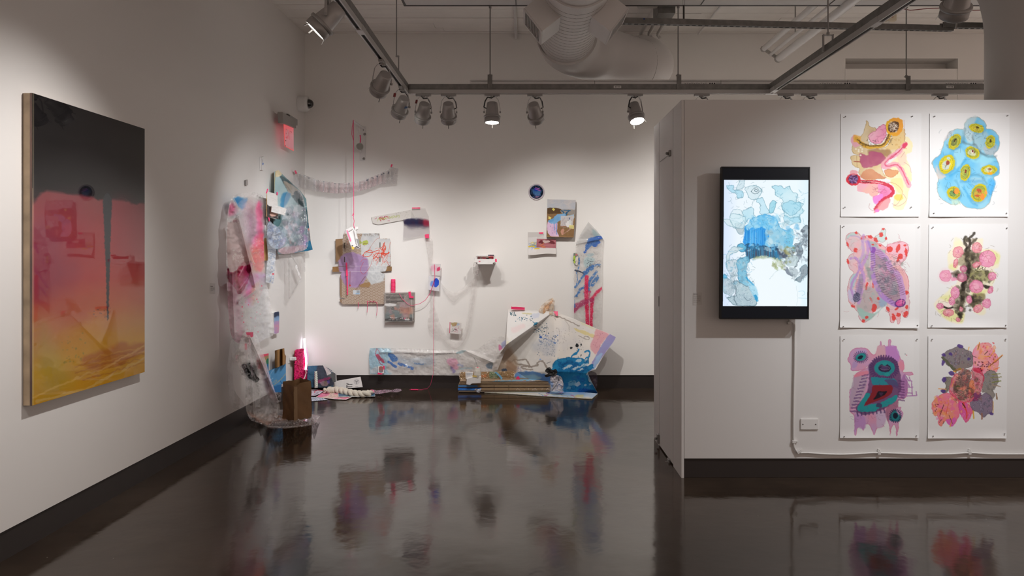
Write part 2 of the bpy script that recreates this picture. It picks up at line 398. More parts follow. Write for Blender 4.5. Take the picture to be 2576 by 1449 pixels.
# ------------------------------------------------------------------ surfaces of the room
M_wallb = mat('far_wall_lightened', (.87, .845, .81), rough=.75, spec=.25, bump=(60, .08, .002))  # white wall paint lightened here to stand in for weak bounce light
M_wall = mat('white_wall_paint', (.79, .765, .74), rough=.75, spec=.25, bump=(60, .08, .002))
M_ceil = mat('ceiling_paint', (.88, .845, .80), rough=.9, spec=.1, bump=(9, .35, .01), var=(3, .04))
M_base = mat('dark_vinyl_base', (.030, .023, .021), rough=.45, bump=(30, .1, .002))
M_part = mat('partition_paint', (.75, .735, .72), rough=.7, spec=.25, bump=(80, .08, .002))
def floor_mat():
    m = bpy.data.materials.new('sealed_concrete'); m.use_nodes = True; nt = m.node_tree; b = nt.nodes['Principled BSDF']; N = nt.nodes.new; L = nt.links.new
    g = N('ShaderNodeTexCoord')
    def noise(sc_, det, rough=.6, vec=None):
        n = N('ShaderNodeTexNoise'); n.inputs['Scale'].default_value = sc_; n.inputs['Detail'].default_value = det; n.inputs['Roughness'].default_value = rough
        L(vec or g.outputs['Object'], n.inputs['Vector']); return n
    def ramp(src, *st):
        r = N('ShaderNodeValToRGB'); e = r.color_ramp.elements
        e[0].position, e[0].color = st[0][0], (*st[0][1], 1); e[1].position, e[1].color = st[-1][0], (*st[-1][1], 1)
        for p, c in st[1:-1]: q = e.new(p); q.color = (*c, 1)
        L(src, r.inputs[0]); return r
    n1 = noise(.9, 8, .65); c1 = ramp(n1.outputs['Fac'], (.30, (.024, .015, .010)), (.5, (.045, .030, .020)), (.72, (.072, .049, .034)))
    mp = N('ShaderNodeMapping'); mp.inputs['Scale'].default_value = (5, 22, 1); L(g.outputs['Object'], mp.inputs['Vector'])
    n2 = noise(1.0, 6, .7, mp.outputs[0]); c2 = ramp(n2.outputs['Fac'], (.46, (1, 1, 1)), (.60, (.72, .70, .68)))
    mx = N('ShaderNodeMix'); mx.data_type = 'RGBA'; mx.blend_type = 'MULTIPLY'; mx.inputs[0].default_value = .8
    L(c1.outputs[0], mx.inputs[6]); L(c2.outputs[0], mx.inputs[7])
    v = N('ShaderNodeTexVoronoi'); v.inputs['Scale'].default_value = 9; L(g.outputs['Object'], v.inputs['Vector'])
    sp = ramp(v.outputs['Distance'], (.022, (1, 1, 1)), (.034, (0, 0, 0)))
    mx2 = N('ShaderNodeMix'); mx2.data_type = 'RGBA'; L(sp.outputs[0], mx2.inputs[0]); L(mx.outputs[2], mx2.inputs[6]); mx2.inputs[7].default_value = (.16, .14, .12, 1)
    L(mx2.outputs[2], b.inputs['Base Color'])
    n3 = noise(2.2, 6, .7); r3 = ramp(n3.outputs['Fac'], (.35, (.07, .07, .07)), (.7, (.15, .15, .15))); L(r3.outputs[0], b.inputs['Roughness'])
    b.inputs['Specular IOR Level'].default_value = .55; b.inputs['Specular Tint'].default_value = (1, .90, .80, 1)
    n4 = noise(5.0, 3, .5); bp = N('ShaderNodeBump'); bp.inputs['Strength'].default_value = .16; bp.inputs['Distance'].default_value = .012; L(n4.outputs['Fac'], bp.inputs['Height'])
    L(bp.outputs[0], b.inputs['Normal'])
    return m
M_floor = floor_mat()
def struct(name, mb, mt, parent=None, **k):
    o = mb.build(name, mt, parent, **k)
    if parent is None: o['kind'] = 'structure'
    return o
HCEIL = 3.97
struct('floor', MB().box((2.2, 2.1, -.05), (10.2, 13.2, .1)), M_floor)
def lw(y, off=0.0):      # a point on the side wall at depth y
    n = np.array(PL[1]); p = _a+_t*((y-_a[1])/_t[1])+n*off; return (float(p[0]), float(p[1]))
def wall_prism(name, y0, y1, z0, z1, o0, o1, mt):
    a, b = lw(y0, o1), lw(y1, o1); c, d = lw(y1, o0), lw(y0, o0)
    return struct(name, MB().prism([(a[0], a[1], z0), (b[0], b[1], z0), (c[0], c[1], z0), (d[0], d[1], z0)], (0, 0, z1-z0)), mt)
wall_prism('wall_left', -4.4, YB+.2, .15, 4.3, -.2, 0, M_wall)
wall_prism('baseboard_left', -4.4, YB, 0, .15, -.2, -.012, M_base)
# far wall with the recessed slot high up
rx0, rx1 = [float(world(PB, x, 0)[0]) for x in (2127, 2410)]
rz1, rz0 = [float(world(PB, 0, y)[2]) for y in (147, 173)]
mb = MB()
for a, b, c, d in ((-2.7, rx0, .15, 4.3), (rx1, 7.3, .15, 4.3), (rx0, rx1, .15, rz0), (rx0, rx1, rz1, 4.3)):
    mb.box(((a+b)/2, YB+.15, (c+d)/2), (b-a, .3, d-c))
mb.box(((rx0+rx1)/2, YB+.27, (rz0+rz1)/2), (rx1-rx0+.1, .06, rz1-rz0+.1))
struct('wall_back', mb, M_wallb)
struct('baseboard_back', MB().box((2.3, YB+.15, .075), (9.6, .274, .15)), M_base)
x0, x1 = rx0, rx1; zt = rz0; zb = float(world(PB, 0, 262)[2])
M_line = mat('joint_shadow_gap', (.42, .39, .37), rough=.9)
o = struct('trim_1', MB().box((x0, YB-.003, (zt+zb)/2), (.008, .006, zt-zb)), M_wallb)
o = struct('trim_2', MB().box((x1, YB-.003, (zt+zb)/2), (.008, .006, zt-zb)), M_wallb)
#struct('wall_right', MB().box((7.2, 6.7, 2.0), (.2, 3.6, 4.6)), M_wall)
#struct('wall_rear', MB().box((2.3, -4.3, 2.0), (9.8, .2, 4.6)), M_wall)
# ceiling: slab, then the board-marked strips near the far wall, each with its own edges
ce = struct('ceiling', MB().box((2.2, 2.0, HCEIL+.13), (10.2, 13, .2)), M_ceil)
q = random.Random(4); y = 6.42; 
while y < YB-.02:
    wd = q.choice((.13, .15, .17)); wd = min(wd, YB-y)
    x = -2.6
    while x < 7.1:
        L = q.uniform(1.6, 3.2); L = min(L, 7.1-x)
        MB().box((x+L/2, y+wd/2, HCEIL+.02+q.uniform(-.004, .002)), (L-.002, wd-.004, .035)).build('board', M_ceil, ce)
        x += L
    y += wd
struct('ceiling_slab_soffit', MB().box((2.2, 1.0, HCEIL+.018), (10.0, 10.8, .035)), M_ceil)
# dropped beam overhead, its underside just inside the frame
bx0 = float((1016-CX)/FOC*6.3)
M_beam = mat('beam_paint', (.70, .68, .665), rough=.7, bump=(20, .1, .003))
M_dark = mat('dark_steel_edge', (.06, .055, .05), rough=.5)
M_pan = mat('white_panel', (.78, .77, .76), rough=.5)
bm_ = struct('ceiling_beam', MB().box(((bx0+6.9)/2, 5.35, 3.80), (6.9-bx0, 1.9, .34)), M_beam)
MB().box(((bx0+6.9)/2, 6.295, 3.637), (6.9-bx0, .02, .02)).build('edge_angle', M_dark, bm_)
MB().box((bx0+.012, 5.35, 3.637), (.02, 1.9, .02)).build('edge_angle', M_dark, bm_)
for px in (1297, 1783, 2120): MB().box(((px-CX)/FOC*6.0, 5.35, 3.628), (.006, 1.86, .006)).build('panel_joint', M_dark, bm_)
# ------------------------------------------------------------------ partition
ZP = HC+(CY-251)/FOC*YF; XP = 1.045; YR = 5.985
pw = struct('wall_partition', MB().box(((XP+.02+7.1)/2, (YF+YR)/2, (ZP+.132)/2), (7.1-XP-.02, YR-YF, ZP-.132)), M_part)
struct('baseboard_partition', MB().box(((XP+.02+7.1)/2, (YF+YR)/2, .066), (7.1-XP-.02, YR-YF-.024, .13)), M_base)
def ysd(px): return FOC*XP/(px-CX)
for a, b, z0 in ((1714.2, 1693.5, 0.0), (1693, 1658.5, .012), (1658, 1645, .0)):
    y0, y1 = ysd(a), ysd(b)
    MB().box((XP+.009, (y0+y1)/2, (ZP+z0)/2), (.018, y1-y0-.004, ZP-z0)).build('end_panel', M_part, pw, bevel=.0015)
M_steel = mat('dull_steel', (.30, .29, .28), rough=.4, metal=.8)
M_wht = mat('white_plastic', (.78, .77, .75), rough=.4)
def small_latch(name, px, py, label, w_, h_):
    c = W1(PS, px, py, .0); e = empty(name, c, label, 'hardware')
    MB().box(c+Vector((-.008, 0, 0)), (.016, w_, h_)).build('plate', M_steel, e, bevel=.003)
    MB().lathe([(0, -.001), (.010, 0), (.010, .016), (.006, .02), (0, .02)], Matrix.Translation(c+Vector((-.016, 0, 0))) @ Matrix.Rotation(R(-90), 4, 'Y'), 12).build('knob', M_steel, e)
    return e
e = small_latch('hasp_latch', 1687, 386, 'small steel hasp high on the partition end panel', .035, .045)
MB().bar(W1(PS, 1682, 390, .018), W1(PS, 1660, 407, .006), .004, .004).build('hasp_pin', M_steel, e)
small_latch('panel_catch', 1658, 1103, 'small metal catch near floor at far edge of partition end', .05, .07)
small_latch('panel_catch', 1685, 1164, 'small metal catch low on the partition end, nearer the front corner', .06, .06)
MB().box(W1(PS, 1658, 758, .0)+Vector((-.0015, 0, 0)), (.003, .006, .08)).build('gap_strip', M_dark, pw)
# column above the partition
cc = Matrix.Translation((( 2498-CX)/FOC*5.5+.345, 5.5, 0))
struct('column', MB().lathe([(.35, ZP+.002), (.35, 3.20), (.36, 3.32), (.385, 3.45), (.44, 3.58), (.52, 3.62)], cc, 64), mat('column_paint', (.60, .575, .555), rough=.8, bump=(40, .1, .002)))
# ------------------------------------------------------------------ tracks
M_chan = mat('galvanised_channel', (.21, .205, .195), rough=.45, metal=.35, var=(18, .18))
M_track = mat('grey_track', (.50, .485, .47), rough=.4, metal=.2)
M_slot = mat('track_slot', (.02, .018, .016), rough=.7)
M_tag = mat('white_tag', (.75, .74, .72), rough=.6)
M_ink = mat('black_ink', (.04, .04, .045), rough=.7)
YT = 6.3
def track(label, a, b, joints=(), tags=()):
    a, b = Vector(a), Vector(b); c = (a+b)/2
    e = empty('lighting_track', c, label, 'track'); d = (b-a).normalized(); s = d.cross(Vector((0, 0, 1)))
    up = Vector((0, 0, 1))
    for k in (-1, 1): MB().bar(a+up*.0325+s*k*.0185, b+up*.0325+s*k*.0185, .005, .045).build('channel_side', M_chan, e)
    MB().bar(a+up*.011, b+up*.011, .042, .004).build('channel_web', M_chan, e)
    for k in (-1, 1): MB().bar(a+up*.052+s*k*.012, b+up*.052+s*k*.012, .010, .004).build('channel_lip', M_chan, e)
    for k in (-1, 1): MB().bar(a+s*k*.0155-up*.0085, b+s*k*.0155-up*.0085, .009, .035).build('track_rail', M_track, e)
    MB().bar(a-up*.004, b-up*.004, .022, .024).build('slot', M_slot, e)
    for t in joints: MB().bar(a+d*(t-.05)-up*.009, a+d*(t+.05)-up*.009, .046, .038).build('coupler', M_track, e, bevel=.002)
    for t in tags:
        o = a+d*t+s*.0215+up*.030
        if s.y > 0: o = a+d*t-s*.0215+up*.030
        MB().bar(o-d*.032, o+d*.032, .001, .022).build('tag', M_tag, e)
        for k in range(4): MB().bar(o-d*(.020-.012*k)+(o-(a+d*t+up*.03)).normalized()*.0008, o-d*(.0135-.012*k)+(o-(a+d*t+up*.03)).normalized()*.0008, .001, .007).build('tag_mark', M_ink, e)
    return e
XA, XB = -1.02, 2.10
track('grey lighting track running straight across above the room, parallel to the far wall', (XA+.025, YT, TZ), (3.98, YT, TZ), (.06, 3.10), (1.78, 4.62))
track('grey lighting track running toward the viewer near the resin painting side', (XA, .2, TZ), (XA, YT+.02, TZ), (4.35, 6.0))
track('grey lighting track with dark slot, slanting past the upper fixture above the partition', (XB, .2, TZ), (XB, YT-.024, TZ), (4.2, 5.99), (5.65,))
# raceway behind the cross track, printed with tiny marks
M_race = mat('white_raceway', (.80, .785, .77), rough=.5)
def raceway():
    xa, xb = (1182-CX)/FOC*6.42, 4.05; z0 = HC+(CY-219)/FOC*6.42; z1 = HC+(CY-203)/FOC*6.42
    e = empty('raceway', ((xa+xb)/2, 6.42, z0), 'long white cable raceway lying behind and above the cross track', 'raceway')
    L = 0; xs = [xa, (1495-CX)/FOC*6.42, (1811-CX)/FOC*6.42, (2128-CX)/FOC*6.42, xb]
    for i in range(4):
        MB().box(((xs[i]+xs[i+1])/2, 6.42, (z0+z1)/2-.012), (xs[i+1]-xs[i]-.003, .07, z1-z0-.002)).build('cover', M_race, e, bevel=.002)
        MB().box(((xs[i]+xs[i+1])/2, 6.425, z1-.004), (xs[i+1]-xs[i]-.003, .08, .012)).build('lid', M_race, e, bevel=.002)
    for px in (1770, 2110, 2427):
        x = (px-CX)/FOC*6.385; z = HC+(CY-210)/FOC*6.385
        mb = MB(); q = random.Random(px)
        for k in range(10): mb.box((x-.16+k*.020, 6.3843, z+.003*(k % 2)), (q.uniform(.008, .016), .0008, .003))
        for k in range(3): mb.lathe([(0, 0), (.007, .0005), (0, .001)], Matrix.Translation((x+.055+.02*k, 6.3845, z)) @ Matrix.Rotation(R(90), 4, 'X'), 8)
        for k in range(2): mb.box((x+.13, 6.3843, z+.004-.008*k), (.05, .0008, .002))
        mb.build('printed_mark', M_ink, e)['kind'] = 'stuff'
raceway()
# ------------------------------------------------------------------ rods
M_rod = mat('threaded_rod', (.33, .32, .31), rough=.45, metal=.5)
def rod(px, Y, z0, z1, label, kind='plate'):
    x = (px-CX)/FOC*Y
    e = empty('hanger_rod', (x, Y, z1), label, 'hanger')
    if kind == 'kink':
        MB().tube([(x-.012, Y, z1), (x-.012, Y, z0+.22), (x+.006, Y, z0+.20), (x+.006, Y, z0)], .005).build('rod', M_rod, e)
        MB().box((x-.004, Y, z0+.21), (.03, .014, .012)).build('clip', M_rod, e, bevel=.002)
    else: MB().tube([(x, Y, z1), (x, Y, z0+.04)], .0055).build('rod', M_rod, e)
    MB().tube([(x, Y, z1-.002), (x, Y, z1-.02)], .012, 6, smooth=False).build('nut', M_rod, e)
    if kind == 'plate':
        MB().box((x, Y-.031, z0+.0), (.040, .006, .125)).build('bracket', M_chan, e, bevel=.002)
        MB().box((x, Y-.015, z0+.06), (.040, .034, .006)).build('bracket_top', M_chan, e)
        MB().tube([(x, Y, z0+.075), (x, Y, z0+.055)], .010, 6, smooth=False).build('nut', M_rod, e)
    if kind == 'clevis':
        for k in (-1, 1): MB().box((x+k*.033, Y, z0-.01), (.008, .02, .12)).build('strap', M_rod, e, bevel=.001)
        MB().box((x, Y, z0+.045), (.075, .02, .006)).build('strap_top', M_rod, e)
        MB().tube([(x, Y, z0+.065), (x, Y, z0+.045)], .011, 6, smooth=False).build('nut', M_rod, e)
rod(1233, YT, TZ+.07, 3.63, 'thin vertical hanger rod with plate bracket, above the second last bare-lens lamp')
rod(1706, YT, TZ+.07, 3.63, 'thin hanger rod with plate bracket just before the partition corner')
rod(2280, YT, TZ+.06, 3.63, 'thin hanger rod with plate bracket in front of the wall slot')
rod(1001, YT-.10, TZ+.06, HCEIL, 'thin hanger rod with a kink near the track corner joint', 'kink')
rod(2083, 5.1, TZ+.075, 3.63, 'hanger rod ending in a forked strap over the slanting track', 'clevis')
# ------------------------------------------------------------------ upper slotted rail
def upper_rail():
    a = Vector(((1530-CX)/FOC*5.45, 5.45, 3.24)); b = Vector(((2395-CX)/FOC*5.86, 5.86, 3.285)); c = Vector(((2368-CX)/FOC*5.84, 5.84, 3.325)); d = Vector((3.86, 5.90, 3.30))
    z = lambda py, Y: HC+(CY-py)/FOC*Y
    a.z = z(52, a.y); b.z = z(72, b.y); c.z = z(64, c.y); d.z = z(66, d.y)
    e = empty('slotted_rail', a, 'dark slotted steel rail crossing high behind the slanting track', 'rail')
    u = Vector((0, 0, 1))
    for s, f in ((a, b), (c, d)):
        dd = (f-s).normalized(); n = dd.cross(u)
        for k in (-1, 1): MB().bar(s+n*k*.0185, f+n*k*.0185, .004, .042).build('channel_side', M_chan, e)
        MB().bar(s-u*.020, f-u*.020, .036, .003).build('channel_web', M_chan, e)
        L = (f-s).length; mb = MB(); t = .05
        while t < L-.04:
            mb.bar(s+dd*t-u*.022, s+dd*(t+.028)-u*.022, .014, .002); t += .05
        mb.build('slots', M_slot, e)['kind'] = 'stuff'
    for px, Y, nm in ((1720, 5.53, 0), (2383, 5.85, 1)):
        x = (px-CX)/FOC*Y; zz = z(60 if not nm else 66, Y)+.02
        MB().tube([(x-.008, Y, zz+.12), (x-.008, Y, 3.63)], .0012, 5).build('hanging_wire', M_rod, e)
        MB().tube([(x+.008, Y, zz+.12), (x+.008, Y, 3.63)], .0012, 5).build('hanging_wire', M_rod, e)
        MB().tube([(x, Y, zz), (x, Y, zz+.05), (x, Y, zz+.12)], .007, 8).build('turnbuckle', M_dark, e)
        if nm:
            pts = [(x+.03*math.cos(t)*.6, Y, zz+.03+.03*math.sin(t)) for t in np.linspace(0, 6.28, 14)]
            MB().tube(pts, .006, 6, cap=False).build('ring', M_dark, e)
    MB().box(((1618-CX)/FOC*5.49, 5.49-.021, z(50, 5.49)), (.018, .002, .012)).build('tape_dot', mat('blue_tape', '#24417c', rough=.6), e)
upper_rail()
# ------------------------------------------------------------------ round duct
M_duct = mat('duct_paint', (.76, .74, .72), rough=.45, metal=.0, spec=.4, bump=(4, .15, .01))
M_seam = mat('duct_seam', (.42, .40, .38), rough=.8)
def smooth3(p, k=5):
    out = []; n = len(p)
    for i in range(n-1):
        a, b, c, d = p[max(i-1, 0)], p[i], p[i+1], p[min(i+2, n-1)]
        for t in [j/k for j in range(k)]: out.append(.5*((2*b)+(c-a)*t+(2*a-5*b+4*c-d)*t*t+(3*b-a-3*c+d)*t**3))
    return out+[p[-1]]
def duct():
    x0, z0, r = .345, 3.325, .235
    e = empty('round_duct', (x0, 5.5, z0), 'large white round ventilation duct with an elbow turning along the far wall', 'duct')
    pts = [Vector((x0, 4.3, z0)), Vector((x0, 6.12, z0))]
    for t in np.linspace(0, 1, 9)[1:]:
        a = R(74)*t; rr = .40
        pts.append(Vector((x0+rr*(1-math.cos(a)), 6.12+rr*math.sin(a), z0-.035*t)))
    d = (Vector((1.06, 6.76, 3.235))-pts[-1]).normalized(); straight = (Vector((1.06, 6.76, 3.235))-pts[-1]).length
    tail = smooth3([pts[-1], Vector((1.06, 6.76, 3.235)), Vector((1.19, 7.05, 3.31)), Vector((1.22, 7.40, 3.45)), Vector((1.22, 7.85, 3.60)), Vector((1.22, YB+.03, 3.63))])
    pts += tail[1:]
    MB().tube(pts[:2], r, 48).build('duct_run', M_duct, e)
    MB().tube([Vector((x0, 4.72, z0)), Vector((x0, 4.83, z0))], r+.012, 48).build('collar', M_duct, e)
    MB().tube(pts[1:], r, 48, rads=[r+.02]*9+[.228]*(len(pts)-10)).build('elbow_run', M_duct, e)
    k = 0
    y = 4.9
    while y < 6.1:
        n = 40; ring = []
        MB().tube([Vector((x0+(r)*math.cos(t), y+.012*math.sin(t), z0+r*math.sin(t))) for t in np.linspace(0, 2*math.pi, n)], .0015, 4, cap=False).build('seam', M_seam, e); y += .075
    def ringat(p, dv, rr, nm='seam', th=.003):
        dv = dv.normalized(); a = dv.cross(Vector((0, 0, 1))).normalized()
        MB().tube([p+a*rr*math.cos(t)+Vector((0, 0, 1))*rr*math.sin(t) for t in np.linspace(0, 2*math.pi, 40)], th, 4, cap=False).build(nm, M_seam, e)
    ringat(pts[1]+Vector((0, .01, 0)), Vector((0, 1, 0)), r+.003, th=.008)
    pe = pts[9]
    for t in np.linspace(0.04, straight, 6): ringat(pe+d*t, d, .2285, th=.0018)
    # side boxes with grilles, 45 degrees down
    for s in (-1, 1):
        M = Matrix.Translation((x0, 5.15, z0)) @ Matrix.Rotation(R(s*-45 if s < 0 else -45), 4, 'Y') if False else None
        ax = Vector((s*math.cos(R(38)), 0, -math.sin(R(38)))); up = Vector((s*math.sin(R(38)), 0, math.cos(R(38))))
        y0, y1 = 5.0, 5.32; h = .10; c0 = Vector((x0, 0, z0)); L = .37
        def pt(a, u, yy): return c0+ax*a+up*u+Vector((0, yy, 0))
        vs = [pt(.12, -h, y0), pt(L, -h, y0), pt(L, h, y0), pt(.12, h, y0), pt(.12, -h, y1), pt(L, -h, y1), pt(L, h, y1), pt(.12, h, y1)]
        MB().add(vs, [(0, 1, 2, 3), (7, 6, 5, 4), (0, 4, 5, 1), (3, 2, 6, 7), (0, 3, 7, 4)]).build('side_box', M_duct, e)
        mb = MB()
        for (u0, u1, a0, a1) in ((-h, h, y0, y0+.02), (-h, h, y1-.02, y1), (-h, -h+.02, y0+.02, y1-.02), (h-.02, h, y0+.02, y1-.02)):
            c = [pt(L+.001, u0, a0), pt(L+.001, u1, a0), pt(L+.001, u1, a1), pt(L+.001, u0, a1)]; mb.prism(c, ax*.008)
        gr = mb.build('grille_frame', M_beam, e)
        MB().prism([pt(L-.03, -h+.012, y0+.012), pt(L-.03, h-.012, y0+.012), pt(L-.03, h-.012, y1-.012), pt(L-.03, -h+.012, y1-.012)], ax*.002).build('grille_back', M_slot, e)
        for k in range(9):
            u = -h+.03+k*(2*h-.06)/8
            MB().prism([pt(L-.02, u, y0+.022), pt(L+.004, u+.006, y0+.022), pt(L+.004, u+.009, y0+.022), pt(L-.02, u+.004, y0+.022)], (0, y1-y0-.044, 0)).build('louvre', M_beam, gr)
    # strap with joint holding the elbow
    p = W1(((0, 7.3, 0), (0, -1, 0)), 1548, 98); MB().tube([p, p+Vector((0, 0, HCEIL-p.z))], .006, 6).build('strap_rod', M_rod, e)
    MB().box(p, (.06, .03, .03)).build('strap_clip', M_seam, e, bevel=.004)
duct()
# ------------------------------------------------------------------ pipes and boxes on the ceiling
M_pipe = mat('painted_pipe', (.62, .595, .57), rough=.5)
M_tubew = mat('white_tube', (.80, .78, .76), rough=.35)
for k, (px, r_) in enumerate(((1612, .022), (1632, .018), (1654, .018))):
    x = (px-CX)/FOC*8.0; zz = HCEIL-.075
    o = MB().tube([(x, 6.35, zz), (x, 7.96, zz), (x+.005, 8.0, zz-.012), (x+.02, 8.01, zz-.03), (x+.035, 8.0, zz-.02)], r_, 10).build('ceiling_pipe', M_pipe)
    props(o, ('thick grey ceiling pipe with hooked end, nearest the round duct', 'grey ceiling pipe with hooked end, middle one of three', 'grey ceiling pipe with hooked end, farthest of three from the duct')[k], 'pipe', 'hooked pipes under the ceiling')
x = (1682-CX)/FOC*6.4
e = empty('junction_box', (x, 6.4, 3.66), 'dark grey metal box hung under the ceiling above the slotted rail', 'box')
MB().prism([(x-.09, 6.40, 3.60), (x+.06, 6.40, 3.60), (x+.06, 6.66, 3.60), (x-.09, 6.66, 3.60)], (0, 0, .17)).build('body', M_chan, e, bevel=.004)
MB().box((x-.02, 6.53, 3.785), (.20, .24, .03)).build('lid', M_dark, e, bevel=.003)
MB().tube([(x-.11, 6.4, 3.66), (x-.20, 6.72, 3.76), (x-.22, 6.9, 3.88)], .018, 8).build('elbow', M_pipe, e)
x = (1298-CX)/FOC*8.12
o = MB().tube([(x, 6.4, HCEIL-.018), (x, 8.19, HCEIL-.018), (x, 8.2, HCEIL-.07)], .016, 10).build('ceiling_conduit', M_tubew); props(o, 'white conduit on the ceiling between hanger rod and duct', 'pipe')
a = W1(((0, 8.15, 0), (0, -1, 0)), 1757, 86); 
o = MB().tube([a, (a.x, 6.4, HCEIL-.03)], .011, 8).build('ceiling_conduit', M_tubew); props(o, 'thin white conduit on the ceiling to the far side of the hooked pipes', 'pipe')
def tubes():
    c = W1(((0, 7.9, 0), (0, -1, 0)), 1930, 133)
    e = empty('tube_light', c, 'unlit white twin tube light fixture running front to back', 'light fixture')
    M_t = mat('tube_glass', (.80, .79, .78), rough=.25, coat=.3)
    for dx, dz, r_ in ((-.03, .05, .030), (.13, -.055, .040)):
        MB().tube([(c.x+dx, 7.9, c.z+dz), (c.x+dx, 5.0, c.z+dz)], r_, 14).build('tube', M_t, e)
        MB().tube([(c.x+dx, 7.9, c.z+dz), (c.x+dx, 7.94, c.z+dz)], r_*1.05, 14).build('end_cap', M_seam, e)
    MB().tube([(c.x+.045, 7.93, c.z-.01), (c.x+.045, 5.0, c.z-.01)], .018, 10).build('spine', M_tubew, e)
    MB().box((c.x+.04, 7.92, c.z), (.24, .03, .03), Matrix.Rotation(R(33), 3, 'Y')).build('socket_plate', M_seam, e, bevel=.004)
    for yy in (5.6, 7.2): MB().tube([(c.x+.045, yy, c.z+.01), (c.x+.045, yy, HCEIL if yy > 6.3 else 3.63)], .006, 6).build('hanger', M_rod, e)
tubes()
# fire alarm and red wires
def fire():
    p = W1(((0, 7.6, 0), (0, -1, 0)), 2241, 43); e = empty('fire_alarm', p, 'cream fire alarm sounder with red upper part high up', 'alarm')
    MB().box(p+Vector((0, 0, -.01)), (.10, .05, .07)).build('body', mat('cream_plastic', (.72, .64, .50), rough=.5), e, bevel=.006)
    MB().box(p+Vector((.02, 0, .06)), (.09, .045, .06)).build('red_cap', mat('alarm_red', '#8a2a24', rough=.5), e, bevel=.006)
    MB().tube([p+Vector((0, 0, .08)), Vector((p.x, p.y, HCEIL))], .008, 8).build('drop', M_rod, e)
    textmesh('FIRE', mat('red_ink', '#a8402f', rough=.6), 'lettering', lambda u, v: p+Vector((-.038+u*.030, -.0262, -.016+v*.030)), e)
    MB().box(p+Vector((-.03, 0, -.055)), (.02, .03, .025)).build('nozzle', M_wht, e)
fire()
a = [(W1(((0, 6.5, 0), (0, -1, 0)), px, py)) for px, py in ((2262, 20), (2290, 26), (2340, 21), (2375, 20), (2420, 24), (2450, 26), (2500, 25), (2620, 24))]
o = MB().tube(a, .0035, 6).build('red_cable', mat('red_cable', '#8c3a38', rough=.5)); props(o, 'thin red cable looping high behind the overhead lamp', 'cable')
# black gear resting on the partition
def gear():
    z = HC+(CY-248)/FOC*5.75
    x0, x1 = (2063-CX)/FOC*5.75, (2184-CX)/FOC*5.75
    e = empty('black_gear', ((x0+x1)/2, 5.75, ZP), 'flat black equipment lying on top of the partition', 'equipment')
    M = mat('black_plastic', (.016, .015, .015), rough=.4)
    zz = ZP+.001
    MB().prism([(x0, 5.7, zz), (x1, 5.7, zz), (x1, 5.7, zz+.135), (x0+.16, 5.7, zz+.13), (x0+.14, 5.7, zz+.145), (x0+.05, 5.7, zz+.145)], (0, .13, 0)).build('body', M, e, bevel=.008)
    for k in range(3): MB().tube([(x0+.2+k*.055, 5.70, zz+.14), (x0+.2+k*.055, 5.80, zz+.14)], .012, 8).build('knob', M_dark, e)
gear()
# ------------------------------------------------------------------ track lamps
M_lampg = mat('lamp_cast_grey', (.42, .405, .395), rough=.38, metal=.25, bump=(40, .12, .002))
M_ring = mat('lamp_ring_grey', (.34, .33, .32), rough=.42, metal=.25)
M_lens = mat('lamp_lens_lit', (.9, .9, .9), rough=.2, emis=(1, .95, .88), es=16)
M_refl = mat('lamp_reflector', (.75, .74, .72), rough=.25, metal=.6)
M_cord = mat('black_cord', (.02, .02, .02), rough=.5)
M_blue = mat('blue_tape_patch', '#2c5285', rough=.6)
M_redt = mat('red_tape', '#7c2b2b', rough=.6)
PIV = .155       # pivot below the track underside
def lamp_meshes():
    z0 = .085
    H = MB().lathe([(.036, z0), (.044, z0-.004), (.050, z0-.05), (.058, z0-.115), (.062, z0-.125)], n=28)
    Rg = MB().lathe([(.062, z0-.118), (.071, z0-.120), (.073, z0-.128), (.071, z0-.136), (.062, z0-.138)], n=28)
    C = MB().lathe([(.062, z0-.136), (.066, z0-.140), (.066, z0-.178), (.064, z0-.180), (.060, z0-.178), (.058, z0-.150), (.030, z0-.142), (0, z0-.140)], n=28)
    Ln = MB().lathe([(0, z0-.172), (.040, z0-.173), (.0575, z0-.176), (.0575, z0-.172), (0, z0-.166)], n=24)
    cl = []
    for k in range(3):
        t = R(k*120+30); c, s = math.cos(t), math.sin(t)
        cl.append(MB().bar((c*.062, s*.062, z0-.172), (c*.073, s*.073, z0-.205), .007, .002))
    kn = MB().tube([(.062, 0, 0), (.076, 0, 0)], .009, 8).tube([(-.062, 0, 0), (-.076, 0, 0)], .009, 8)
    Yk = MB()
    w_ = .069
    P = [(-w_, 0, 0), (-w_, 0, .03), (-w_+.014, 0, .10), (-.034, 0, .128), (.034, 0, .128), (w_-.014, 0, .10), (w_, 0, .03), (w_, 0, 0)]
    for a, b in zip(P[:-1], P[1:]): Yk.bar(a, b, .014, .003, up=(0, 1, 0)) if False else Yk.box(((a[0]+b[0])/2, 0, (a[2]+b[2])/2), (math.hypot(a[0]-b[0], a[2]-b[2])+.002, .014, .003), Matrix.Rotation(-math.atan2(b[2]-a[2], b[0]-a[0]), 3, 'Y'))
    Ad = MB().box((0, 0, .146), (.13, .030, .018)).box((.035, 0, .140), (.03, .022, .012)).tube([(0, 0, .140), (0, 0, .126)], .016, 10)
    Cd = MB().tube([(-.02, .005, .136), (.005, .012, .118), (.04, .014, .124), (.060, .012, .09), (.070, .010, .04), (.050, .012, .03)], .0055, 7)
    return H, Rg, C, Ln, cl, kn, Yk, Ad, Cd
